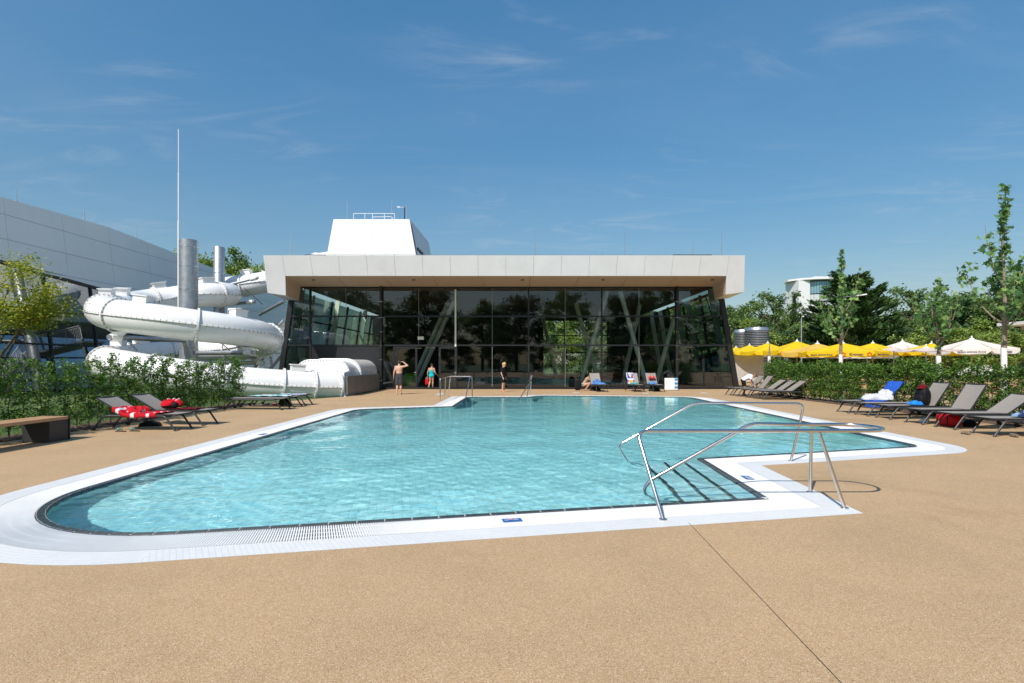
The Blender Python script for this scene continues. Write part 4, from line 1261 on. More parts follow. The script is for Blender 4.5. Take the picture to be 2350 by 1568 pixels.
# ---- hedge plants
def hedge_variant(seed, nleaf, h=1.62, wide=0.30, thick=0.22, low=0.12):
    rng = np.random.RandomState(seed); rnd = random.Random(seed)
    mb = MB()
    z = 0.0; pts = [Vector((0, 0, -0.05))]
    while z < h * 0.96:
        z += 0.22; pts.append(Vector((rnd.uniform(-0.03, 0.03), rnd.uniform(-0.03, 0.03), z)))
    mb.tube(pts, [0.016 - 0.012 * i / len(pts) for i in range(len(pts))], 6)
    tips = []
    for k in range(26):
        zz = low + (h - low) * (k + rnd.random()) / 26
        a = rnd.uniform(0, 2 * PI); ln = rnd.uniform(0.16, 0.36) * (1.1 - 0.35 * zz / h)
        p = Vector((0, 0, zz)); q = p + Vector((math.cos(a) * ln * wide / 0.3, math.sin(a) * ln * thick / 0.3, ln * 0.55))
        mb.tube([p, q], [0.005, 0.002], 4); tips.append((p, q))
    stem = mb.mesh('stem', BARK)
    t = rng.uniform(0.15, 1.1, nleaf); pick = rng.randint(0, len(tips), nleaf)
    A = np.array([tuple(p) for p, q in tips]); B = np.array([tuple(q) for p, q in tips])
    C = A[pick] + (B[pick] - A[pick]) * t[:, None] + rng.normal(size=(nleaf, 3)) * np.array([0.05, 0.045, 0.05])
    return stem, leaves_mesh('foliage', C, rng.uniform(0.035, 0.105, nleaf), rng.uniform(0.025, 0.055, nleaf), LEAF_HEDGE, rng)
def hedge(points, variants, label, group):
    rnd = random.Random(11)
    for i, (x, y) in enumerate(points):
        st, fo = variants[rnd.randrange(len(variants))]
        t = thing('hedge_plant', label, 'hedge plant', (x + rnd.uniform(-0.06, 0.06), y, 0.0), rnd.uniform(0, 2 * PI), group)
        s = rnd.uniform(0.93, 1.10); t.scale = (s, s, rnd.uniform(0.92, 1.09))
        link('stem', st, t); link('foliage', fo, t)
LV = [hedge_variant(21 + k, 760, 1.64, 0.28, 0.28, 0.10) for k in range(5)]
RV = [hedge_variant(41 + k, 1250, 1.53, 0.32, 0.32, 0.08) for k in range(5)]
rr_ = random.Random(2)
hedge([(-10.72 + rr_.uniform(-0.08, 0.08), 8.6 + 0.36 * k) for k in range(36)], LV, 'slim leafy hedge plant in the loose hedge along the left deck edge', 'plants of the left hedge')
hedge([(13.25 + rr_.uniform(-0.1, 0.1), 10.2 + 0.355 * k) for k in range(51)], RV, 'bushy hedge plant in the dense hedge behind the right loungers', 'plants of the right hedge')
bed = MB()
def lumpy_strip(name, x0, x1, y0, y1, mat, seed):
    rnd = random.Random(seed); nx_, ny_ = 8, int((y1 - y0) / 0.12); mb = MB(); vs = []
    for j in range(ny_ + 1):
        for i in range(nx_ + 1):
            e = (i in (0, nx_))
            vs.append((x0 + (x1 - x0) * i / nx_ + (rnd.uniform(-0.05, 0.05) if e else 0), y0 + (y1 - y0) * j / ny_, -0.01 if e else rnd.uniform(0.008, 0.055)))
    mb.add(vs, [(j * (nx_ + 1) + i, j * (nx_ + 1) + i + 1, (j + 1) * (nx_ + 1) + i + 1, (j + 1) * (nx_ + 1) + i) for j in range(ny_) for i in range(nx_)])
    return tag(mb.build(name, mat, None, 180), kind='structure')
lumpy_strip('hedge_bed', -11.15, -10.28, 3.0, 21.6, MAT['soil'], 1)
lumpy_strip('hedge_bed', 12.72, 13.75, 9.0, 28.6, MAT['soil'], 2)
# lawn blades near the left hedge
rng = np.random.RandomState(9); n = 16000
C = np.stack([rng.uniform(-17.0, -11.0, n), rng.uniform(7.5, 26.0, n), np.full(n, 0.01)], 1)
gd = np.stack([rng.normal(size=n) * 0.35, rng.normal(size=n) * 0.35, np.ones(n)], 1)
LEAF_GRASS = leaf_mat('grass_blade', [(0.0, (0.05, 0.11, 0.015)), (0.6, (0.10, 0.19, 0.03)), (1.0, (0.17, 0.25, 0.05))], 0.3)
tag(link('lawn_grass', leaves_mesh('lawn_grass', C, rng.uniform(0.06, 0.13, n), 0.012, LEAF_GRASS, rng, 0.0, gd)), 'short green lawn grass between the left hedge and the slide', 'grass', kind='stuff')

# ---- trees
def crown_points(rng, n, nb, rx, rz, zc, cl=0.16, shell=0.55, lobes=6):
    """leaf centres gathered into clumps through an uneven ellipsoid; also returns clump centres"""
    th = rng.uniform(0, 2 * PI, nb); u = rng.uniform(-1, 1, nb); rad = rng.uniform(shell, 1.0, nb) ** 0.6
    ph = rng.uniform(0, 6, 4)
    bump = 1 + 0.16 * np.sin(3 * th + ph[0]) + 0.14 * np.sin(5 * th + 4 * u + ph[1]) + 0.12 * np.sin(7 * u + ph[2])
    s = np.sqrt(1 - u ** 2)
    K = np.stack([np.cos(th) * s * rx * rad * bump, np.sin(th) * s * rx * rad * bump, zc + u * rz * rad * bump], 1)
    pick = rng.randint(0, nb, n)
    siz = rng.uniform(0.6, 1.4, nb)[pick]
    C = K[pick] + rng.normal(size=(n, 3)) * (np.array([cl, cl, cl * 0.6]) * rx)[None, :] * siz[:, None]
    return C, K
def broadleaf(seed, mat, n=11000, nb=80, rx=3.2, rz=3.7, zc=6.2, leaf=0.34, trunk_h=3.2, cl=0.13, lean=0.0):
    rng = np.random.RandomState(seed); rnd = random.Random(seed)
    C, K = crown_points(rng, n, nb, rx, rz, zc, cl)
    mb = MB()
    top = Vector((lean, 0, zc + rz * 0.4))
    mb.tube([(0, 0, -0.3), (0.04, 0.02, trunk_h * 0.5), (0.02, -0.03, trunk_h), top], [0.26, 0.20, 0.17, 0.04], 8)
    for k in range(0, nb, 3):
        b = Vector(K[k]); a = Vector((0, 0, max(trunk_h * 0.8, b.z - rnd.uniform(1.2, 2.8)))) 
        m = a.lerp(b, 0.5) + Vector((rnd.uniform(-0.2, 0.2), rnd.uniform(-0.2, 0.2), -0.15))
        mb.tube([a, m, b], [0.08, 0.05, 0.015], 5)
    return mb.mesh('trunk', BARK, 60), leaves_mesh('crown', C, rng.uniform(0.75, 1.25, n) * leaf, rng.uniform(0.5, 0.85, n) * leaf * 0.8, mat, rng, 0.45)
def spruce(seed):
    rng = np.random.RandomState(seed); C = []; D = []
    for k in range(46):
        z = 0.8 + 9.0 * k / 46; r = 1.45 * (1 - (z / 10.1)) ** 0.85 + 0.06
        m = int(6 + 9 * r)
        for j in range(m):
            a = rng.uniform(0, 2 * PI)
            for q in np.linspace(0.25, 1, 7):
                C.append((math.cos(a) * r * q, math.sin(a) * r * q, z - 0.30 * r * q + rng.normal() * 0.05)); D.append((math.cos(a), math.sin(a), -0.25))
    C = np.array(C); D = np.array(D); n = len(C)
    mb = MB(); mb.tube([(0, 0, -0.3), (0, 0, 10)], [0.16, 0.02], 8)
    return mb.mesh('trunk', BARK, 60), leaves_mesh('crown', C, rng.uniform(0.22, 0.42, n), 0.10, LEAF_CEDAR, rng, 0.3, D)
def cedar(seed):
    """broad dark conifer with upswept feathery sprays"""
    rng = np.random.RandomState(seed); C = []; D = []
    mb = MB(); mb.tube([(0, 0, -0.3), (0, 0, 9.6)], [0.35, 0.05], 8)
    for k in range(110):
        z = 0.7 + 8.6 * (k / 110) ; rmax = 5.0 * min(1.0, (1.02 - z / 10.4)) ** 0.75
        a = rng.uniform(0, 2 * PI); r = rmax * rng.uniform(0.65, 1.08)
        tip = np.array([math.cos(a) * r, math.sin(a) * r, z + 0.30 * r + rng.uniform(-0.2, 0.4)])
        root = np.array([0, 0, z])
        mb.tube([tuple(root), tuple(root * 0.5 + tip * 0.5 + np.array([0, 0, -0.12 * r])), tuple(tip)], [0.06, 0.04, 0.01], 4)
        nn_ = int(70 + 46 * r)
        for t in rng.uniform(0.2, 1.05, nn_) ** 0.8:
            c = root + (tip - root) * t + np.array([0, 0, -0.12 * r * 4 * t * (1 - t)])
            side_ = rng.normal() * 0.42 * (1.15 - t * 0.7)
            c = c + np.array([-math.sin(a), math.cos(a), 0]) * side_ + rng.normal(size=3) * np.array([0.08, 0.08, 0.10])
            C.append(c); D.append((math.cos(a) * 0.8 - math.sin(a) * side_, math.sin(a) * 0.8 + math.cos(a) * side_, 0.62))
    C = np.array(C); D = np.array(D); n = len(C)
    return mb.mesh('trunk', BARK, 60), leaves_mesh('crown', C, rng.uniform(0.30, 0.60, n), rng.uniform(0.09, 0.16, n), LEAF_CEDAR, rng, 0.4, D)
TV = {'mid': broadleaf(3, LEAF_MID), 'mid2': broadleaf(4, LEAF_MID, 11000, 75, 3.0, 3.9, 6.0), 'dark': broadleaf(5, LEAF_DARK, 11000, 80, 3.4, 3.6, 6.2), 'light': broadleaf(6, LEAF_LIGHT, 10000, 75, 3.2, 3.4, 6.3),
      'loose': broadleaf(7, LEAF_MID, 6500, 60, 3.1, 3.9, 6.0, 0.30, 3.4, 0.11), 'bush': broadleaf(8, LEAF_LIGHT, 9000, 60, 3.6, 4.3, 4.6, 0.36, 1.0, 0.15),
      'bushdark': broadleaf(18, LEAF_DARK, 9000, 60, 3.6, 4.3, 4.6, 0.36, 1.0, 0.15), 'spruce': spruce(9), 'cedar': cedar(10)}
def tree(kind, x, y, h, label, w=None, group='trees in the background', rz=None, name=None):
    t = thing(name or {'spruce': 'spruce_tree', 'cedar': 'cedar_tree'}.get(kind, 'tree'), label, 'tree', (x, y, 0), (x * 7.3 + y * 1.7) % 6.28 if rz is None else rz, group)
    s = h / 10.0; w = s if w is None else w
    t.scale = (w, w, s)
    tr, cr = TV[kind]
    link('trunk', tr, t); link('crown', cr, t)
    return t
def tree_at(kind, xd, ytop, Y, wpx, label, group='trees beyond the parasol terrace'):
    p = P(xd, ytop, Y); base_w = {'spruce': 2.9, 'cedar': 10.0}.get(kind, 7.0)
    return tree(kind, p.x, Y, p.z, label, wpx * (1.0 if kind in ('spruce', 'cedar') else 1.3) * Y / F / base_w, group)
tree_at('mid', 1690, 706, 66, 80, 'green tree just right of the pavilion, behind the ribbed tanks')
tree_at('loose', 1776, 664, 74, 100, 'loose airy tree left of the slim spruce')
tree_at('spruce', 1823, 668, 70, 44, 'slim dark spruce in front of the white high-rise')
tree_at('cedar', 1950, 622, 62, 310, 'broad dark feathery conifer behind the yellow parasols')
tree_at('loose', 2092, 652, 82, 120, 'loose tree right of the broad dark conifer')
tree_at('mid', 2190, 678, 84, 120, 'rounded green tree behind the white parasols')
tree_at('dark', 2266, 688, 70, 130, 'dark green tree behind the tallest white-trunked sapling')
tree_at('mid2', 2345, 655, 64, 150, 'large green tree at the right edge of the picture')
tree_at('light', 2190, 742, 52, 92, 'light green low tree above the large white parasol')
tree_at('light', 2292, 752, 48, 80, 'light green low tree behind the flat white canopy')
for k, (xd, yt, Y, w, kd) in enumerate(((1722, 722, 62, 80, 'bush'), (1765, 728, 66, 80, 'bushdark'), (1838, 735, 68, 80, 'bush'), (2062, 722, 60, 90, 'bushdark'), (2108, 735, 57, 80, 'bush'), (2150, 720, 62, 90, 'bushdark'), (2240, 722, 60, 90, 'bush'), (2330, 730, 58, 90, 'bushdark'), (1900, 740, 70, 90, 'bushdark'), (1990, 740, 70, 90, 'bushdark'))):
    tree_at(kd, xd, yt, Y, w, ['low light green bush just right of the ribbed tanks', 'low dark bush between the tanks and the slim spruce', 'low light bush below the white high-rise', 'low dark bush right of the broad conifer', 'low light bush above the pointed white parasol', 'low dark bush behind the shortest white-trunked maple',
                              'low light bush left of the tallest white-trunked maple', 'low dark bush behind the flat canopy at the right', 'low dark bush at the left foot of the broad conifer', 'low dark bush at the right foot of the broad conifer'][k], 'bushy trees behind the parasols')
for k in range(12):
    tree_at(('dark', 'mid', 'mid2')[k % 3], 1672 + 62 * k, 712 + (k * 13) % 22, 98, 90, 'distant tree in the farthest row behind the parasol terrace', 'distant trees behind the terrace')
for k in range(7):
    tree(('bush', 'bushdark')[k % 2], 0 + 3.4 * k, 66 + (k % 3) * 2, 5.5 + k % 3, 'bush behind the pavilion, seen through its glass', None, 'bushes behind the pavilion')
for k, (xd, yt, Y, w, kd) in enumerate(((385, 592, 82, 90, 'mid'), (468, 560, 84, 110, 'light'), (536, 580, 86, 90, 'mid2'), (592, 588, 82, 80, 'light'))):
    tree_at(kd, xd, yt, Y, w, ['tree top left of the thick slide column, behind the long hall', 'tall tree between the two slide columns, behind the long hall', 'tree right of the thinner slide column, behind the long hall', 'tree next to the left end of the pavilion roof'][k], 'trees behind the long hall')
for k, (x, y, h, kd) in enumerate(((2.5, 78, 12, 'light'), (7.0, 74, 12, 'mid'), (11.5, 80, 13, 'light'), (16.5, 76, 11, 'mid2'), (21, 84, 9.5, 'dark'))):
    tree(kd, x, y, h, 'green tree behind the pavilion, seen through its glass', None, 'trees behind the pavilion')
for k in range(13):
    x = -62 + 10.5 * k; tree(('dark', 'mid', 'dark', 'mid2')[k % 4], x + (k % 3) * 1.5, -46 - (k % 4) * 5, 15 + 3.5 * ((k * 7) % 5) / 4, 'tall tree mirrored in the pavilion glass', None, 'trees mirrored in the glass')

for k in range(16):
    tree('bushdark', -60 + 8.2 * k, -38 - (k % 3) * 2, 6.5 + (k * 5 % 4), 'dark shrub mirrored low in the pavilion glass', None, 'shrubs mirrored in the glass')
# ---- young maples with white-painted trunks along the right hedge
def maple(seed, h, limewash, branches, spread, nleaf, label, x, y):
    rng = np.random.RandomState(seed); rnd = random.Random(seed)
    t = thing('young_maple', label, 'tree', (x, y, 0), 0, 'young maples with white trunks')
    mb = MB(); mb.tube([(0, 0, 0), (0.01, 0, limewash * 0.5), (0, 0.01, limewash)], [0.085, 0.078, 0.072], 12); mb.build('painted_trunk', LIMEWASH, t, 60)
    mb = MB(); lead = [Vector((0, 0, limewash - 0.01)), Vector((0.03, 0, h * 0.5)), Vector((-0.02, 0.02, h * 0.75)), Vector((0.06, 0, h))]
    mb.tube(lead, [0.068, 0.045, 0.026, 0.006], 8); mb.build('upper_trunk', BARK_PALE, t, 60)
    C = []
    def clumps(a, b, c, cnt, sp, t0):
        for q in rng.uniform(t0, 1.0, cnt):
            p = a * (1 - q) ** 2 + b * 2 * q * (1 - q) + c * q * q
            p = np.array(p) + rng.normal(size=3) * np.array([sp, sp, sp * 0.8]) + np.array([0, 0, -0.03])
            C.append(p)
    for k in range(branches):
        a = 2 * PI * k / branches + rnd.uniform(-0.4, 0.4); z0 = limewash + 0.15 + rnd.random() * (h * 0.55 - limewash)
        ln = rnd.uniform(0.75, 1.1) * spread * (1.2 - z0 / h); rise = rnd.uniform(1.3, 2.0) * spread * 0.9
        p0 = Vector((0, 0, z0)); p2 = p0 + Vector((math.cos(a) * ln, math.sin(a) * ln, rise)); p1 = p0 + Vector((math.cos(a) * ln * 0.75, math.sin(a) * ln * 0.75, rise * 0.25))
        mb = MB(); mb.tube([p0 * (1 - q) ** 2 + p1 * 2 * q * (1 - q) + p2 * q * q for q in (0, 0.2, 0.4, 0.6, 0.8, 1)], [0.026, 0.022, 0.017, 0.012, 0.008, 0.004], 6); mb.build('branch', BARK_PALE, t, 60)
        clumps(np.array(p0), np.array(p1), np.array(p2), int(nleaf * 0.75 / branches), 0.10, 0.35)
    cnt = int(nleaf * 0.38)
    q = rng.uniform(0.42, 1.0, cnt) ** 0.85
    for z in q: C.append(np.array([0.02 + rng.normal() * 0.085 * (1.25 - z * 0.6), rng.normal() * 0.085 * (1.25 - z * 0.6), h * z + rng.normal() * 0.03]))
    link('foliage', star_leaves('foliage', np.array(C), 0.20, LEAF_MAPLE, rng), t)
    return t
maple(5, 6.35, 2.0, 9, 1.15, 480, 'white-trunked young maple in front of the large yellow parasol', 13.75, 22.6)
maple(6, 4.35, 1.86, 9, 1.0, 300, 'shortest white-trunked young maple, between yellow and white parasols', 13.7, 17.35)
maple(17, 6.6, 2.05, 8, 1.05, 520, 'tallest white-trunked young maple near the right edge', 13.75, 15.1)
maple(8, 5.6, 2.05, 8, 1.1, 450, 'young maple cut by the right edge of the picture', 14.6, 14.9)
mp_ = thing('young_maple', 'thin white maple trunk at the left end of the right hedge', 'tree', (13.9, 29.2, 0), 0, 'young maples with white trunks')
mb = MB(); mb.tube([(0, 0, 0), (0, 0, 2.0)], 0.075, 10); mb.build('painted_trunk', LIMEWASH, mp_, 60)
mb = MB(); mb.tube([(0, 0, 2.0), (0.02, 0, 2.7)], [0.06, 0.02], 8); mb.build('upper_trunk', BARK_PALE, mp_, 60)

# ---- small yellowing tree over the left hedge
rng = np.random.RandomState(14); rnd = random.Random(14)
yt = thing('serviceberry_tree', 'small multi-stemmed tree with yellow-green leaves at the left edge', 'tree', (-14.6, 15.0, 0))
yt.scale = (1.05, 1.05, 1.0)
K = []
for k in range(9):
    a = rnd.uniform(-0.9, 0.9) if k % 3 else rnd.uniform(2, 4.4); ln = rnd.uniform(1.1, 2.7)
    p0 = Vector((rnd.uniform(-0.15, 0.15), rnd.uniform(-0.15, 0.15), 0)); p1 = p0 + Vector((math.cos(a) * 0.3, math.sin(a) * 0.25, 1.6)); p2 = Vector((math.cos(a) * ln * 0.55, math.sin(a) * ln * 0.5, rnd.uniform(2.3, 2.9))); p3 = Vector((math.cos(a) * ln, math.sin(a) * ln * 0.7, rnd.uniform(2.9, 4.1) if k % 2 else rnd.uniform(2.6, 3.2)))
    mb = MB(); mb.tube([p0, p1, p2, p3], [0.04, 0.032, 0.02, 0.006], 7); mb.build('stem', BARK, yt, 60)
    for q in range(7):
        c = p2.lerp(p3, rnd.uniform(0.1, 1.05)); tip = c + Vector((rnd.uniform(-0.5, 0.5), rnd.uniform(-0.5, 0.5), rnd.uniform(-0.05, 0.55)))
        mb = MB(); mb.tube([c, tip], [0.008, 0.003], 4); mb.build('twig', BARK, yt)
        K.append(tuple(tip)); K.append(tuple(c.lerp(tip, 0.6)))
K += [(rnd.uniform(-1.2, 1.2), rnd.uniform(-0.8, 0.8), rnd.uniform(3.1, 4.3)) for _ in range(26)]
K = np.array(K); pick = rng.randint(0, len(K), 11500)
C = K[pick] + rng.normal(size=(11500, 3)) * np.array([0.17, 0.17, 0.12])
link('crown', leaves_mesh('crown', C, rng.uniform(0.06, 0.10, 11500), rng.uniform(0.035, 0.055, 11500), LEAF_YELLOW, rng), yt)
# ================================================================== handrails
def fillet(pts, r, k=5):
    pts = [Vector(p) for p in pts]; out = [pts[0]]
    for i in range(1, len(pts) - 1):
        a = (pts[i - 1] - pts[i]); b = (pts[i + 1] - pts[i]); t = min(r, a.length * 0.45, b.length * 0.45)
        p0 = pts[i] + a.normalized() * t; p2 = pts[i] + b.normalized() * t
        for q in range(k + 1):
            u = q / k; out.append(p0 * (1 - u) ** 2 + pts[i] * 2 * u * (1 - u) + p2 * u * u)
    out.append(pts[-1])
    return out
RT = 0.0205
def rail_thing(label, base): return thing('pool_handrail', label, 'handrail', base, 0, 'stainless handrails of the pool')
def rpart(t, name, pts, r=RT, fr=0.12):
    b = t.location; mb = MB(); mb.tube([Vector(p) - b for p in fillet(pts, fr)], r, 14); return mb.build(name, MAT['steel'], t, 40)
def foot(t, p, z=0.0):
    mb = MB(); b = t.location; mb.lathe([(0.042, 0), (0.042, 0.008), (0.026, 0.014)], 16, Vector((p[0], p[1], z + 0.002)) - b); mb.build('base_collar', MAT['steel'], t, 40)
H = 0.85
r1 = rail_thing('long stainless handrail loop at the near corner steps', (2.8, 6.2, 0))
loop = [Vector((3.99 + 0.315 * math.cos(a), 6.365 + 0.315 * math.sin(a), H)) for a in [(-PI / 2) + PI * k / 14 for k in range(15)]]
front = fillet([(1.55, 5.54, 0.0), (1.39, 6.02, H), (2.2, 6.03, H)], 0.13)
back = fillet([(3.4, 6.68, H), (2.957, 6.68, H + 0.01), (1.71, 6.68, 0.16), (1.62, 6.68, 0.04), (1.80, 6.66, -0.30), (2.1, 6.66, -0.36)], 0.10)
pts = front + [Vector((3.9, 6.05, H))] + loop + back
b_ = r1.location; mb = MB(); mb.tube([p - b_ for p in pts], RT + 0.001, 14); mb.build('rail', MAT['steel'], r1, 40)
rpart(r1, 'post', [(3.71, 6.725, 0), (3.71, 6.69, H - 0.02)], RT - 0.001)
rpart(r1, 'post', [(3.68, 5.976, 0), (3.44, 6.05, H - 0.02)], RT - 0.001)
for p in ((1.55, 5.54), (3.71, 6.725), (3.68, 5.976)): foot(r1, p)
r2 = rail_thing('stainless handrail on the far side of the near corner steps', (3.4, 8.9, 0))
rpart(r2, 'rail', [(4.59, 8.89, 0), (4.73, 8.74, 0.955), (3.02, 8.93, 0.955), (1.74, 8.95, 0.235), (1.93, 8.95, -0.05), (2.2, 8.95, -0.4)], RT, 0.13)
foot(r2, (4.59, 8.89))
r3 = rail_thing('square stainless handrail around the far left pool steps', (-2.6, 25.0, 0))
rpart(r3, 'rail', [(-3.10, 23.35, 0), (-3.10, 23.35, 0.97), (-3.08, 26.1, 0.99), (-1.93, 26.02, 0.99), (-1.90, 25.95, -0.35)], 0.024, 0.10)
rpart(r3, 'post', [(-3.12, 25.1, 0), (-3.09, 25.1, 0.97)], 0.022)
rpart(r3, 'post', [(-3.10, 26.2, 0), (-2.98, 26.1, 0.97)], 0.022)
rpart(r3, 'slanted_bar', [(-2.02, 26.0, 0.97), (-2.16, 24.9, -0.1), (-2.2, 24.7, -0.3)], 0.022)
for p in ((-3.10, 23.35), (-3.12, 25.1), (-3.10, 26.2)): foot(r3, p)
r4 = rail_thing('slanting stainless handrail at the middle of the far pool edge', (0.8, 26.5, 0))
rpart(r4, 'rail', [(0.93, 27.40, 0), (0.97, 27.35, 0.99), (1.10, 27.2, 1.0), (0.35, 24.6, 0.0), (0.30, 24.4, -0.4)], 0.024, 0.08)
rpart(r4, 'post', [(0.95, 27.35, 0.98), (0.72, 25.9, 0.03), (0.70, 25.8, -0.2)], 0.020)
foot(r4, (0.93, 27.40))

# ================================================================== rim signs
def sign(name, c, d, w, h, label, draw):
    """flat enamel tile on the rim; d = direction of its reading baseline"""
    t = thing(name, label, 'sign', (c[0], c[1], 0.0), math.atan2(d[1], d[0]))
    mb = MB(); mb.span(-w / 2, w / 2, -h / 2, h / 2, 0.0035, 0.009); mb.build('plate', MAT['sign_blue'], t, bevel=0.002)
    mb = MB(); draw(mb); k = w / 0.36; mb.v = [(p[0] * k, p[1] * k, p[2]) for p in mb.v]; mb.build('symbol', [MAT['white'], MAT['sign_red']], t)
    return t
def bar2(mb, x0, y0, x1, y1, w, mat=0, z=0.0125):
    d = Vector((x1 - x0, y1 - y0)).normalized(); n = Vector((-d.y, d.x)) * w / 2
    mb.add([(x0 - n.x, y0 - n.y, z), (x1 - n.x, y1 - n.y, z), (x1 + n.x, y1 + n.y, z), (x0 + n.x, y0 + n.y, z)], [(0, 1, 2, 3)], mat)
def diver(mb):
    mb.lathe([(0.017, 0.0124), (0.017, 0.0126)], 12, (-0.055, 0.022, 0))
    bar2(mb, -0.035, 0.018, 0.005, 0.062, 0.022); bar2(mb, 0.03, 0.03, 0.075, 0.034, 0.022); bar2(mb, 0.055, 0.02, 0.12, 0.0, 0.022); bar2(mb, -0.05, -0.02, 0.12, -0.012, 0.016)
    bar2(mb, -0.14, -0.01, -0.08, -0.035, 0.030); bar2(mb, -0.075, -0.055, 0.07, 0.068, 0.016, 1, 0.015)
def strokes(mb):
    for x, w in ((-0.15, 0.02), (-0.11, 0.022), (-0.02, 0.02), (0.03, 0.024), (0.08, 0.02), (0.125, 0.02), (0.16, 0.02)):
        bar2(mb, x, -0.045, x + 0.01, 0.05, w)
    bar2(mb, -0.16, 0.045, -0.1, 0.045, 0.018); bar2(mb, -0.16, 0.0, -0.1, 0.0, 0.018); bar2(mb, -0.085, 0.0, -0.05, 0.0, 0.018); bar2(mb, -0.02, 0.045, 0.05, 0.03, 0.016); bar2(mb, 0.08, 0.045, 0.16, 0.045, 0.016)
sign('no_diving_sign', G(1175, 1195), (6.82, 1.39), 0.20, 0.105, 'blue no-diving pictogram plate on the near pool rim', diver)
q0 = G(1715, 1097)
sign('rim_sign', q0, (-0.16, -2.7), 0.24, 0.11, 'blue plate with white lettering on the rim beside the corner steps', strokes)
sign('rim_sign', G(603, 997), (0.05, 1.0), 0.22, 0.11, 'small blue plate on the left pool rim', strokes)
# floor drains and skimmer lids near the pavilion
for k, (x, y, lb) in enumerate(((1012, 903.5, 'white drain cover on the deck behind the square handrail'), (1008, 906.5, 'narrow white drain slot in front of its cover behind the square handrail'), (1322, 902, 'drain cover on the deck in front of the crouching woman'), (1616, 902.5, 'drain cover at the deck in front of the right pavilion corner'), (1482, 903, 'drain cover in front of the loungers with towels'))):
    g_ = G(x, y); t = thing('drain_cover', lb, 'drain cover', g_, 0, 'drain covers in the far deck')
    mb = MB(); mb.lathe([(0.26, 0.0005), (0.26, 0.006), (0.24, 0.008)], 20); mb.build('rim', MAT['galv'], t, 40)
    mb = MB(); mb.lathe([(0.21, 0.008), (0.21, 0.011)], 20); mb.build('lid', MAT['white'], t, 40)

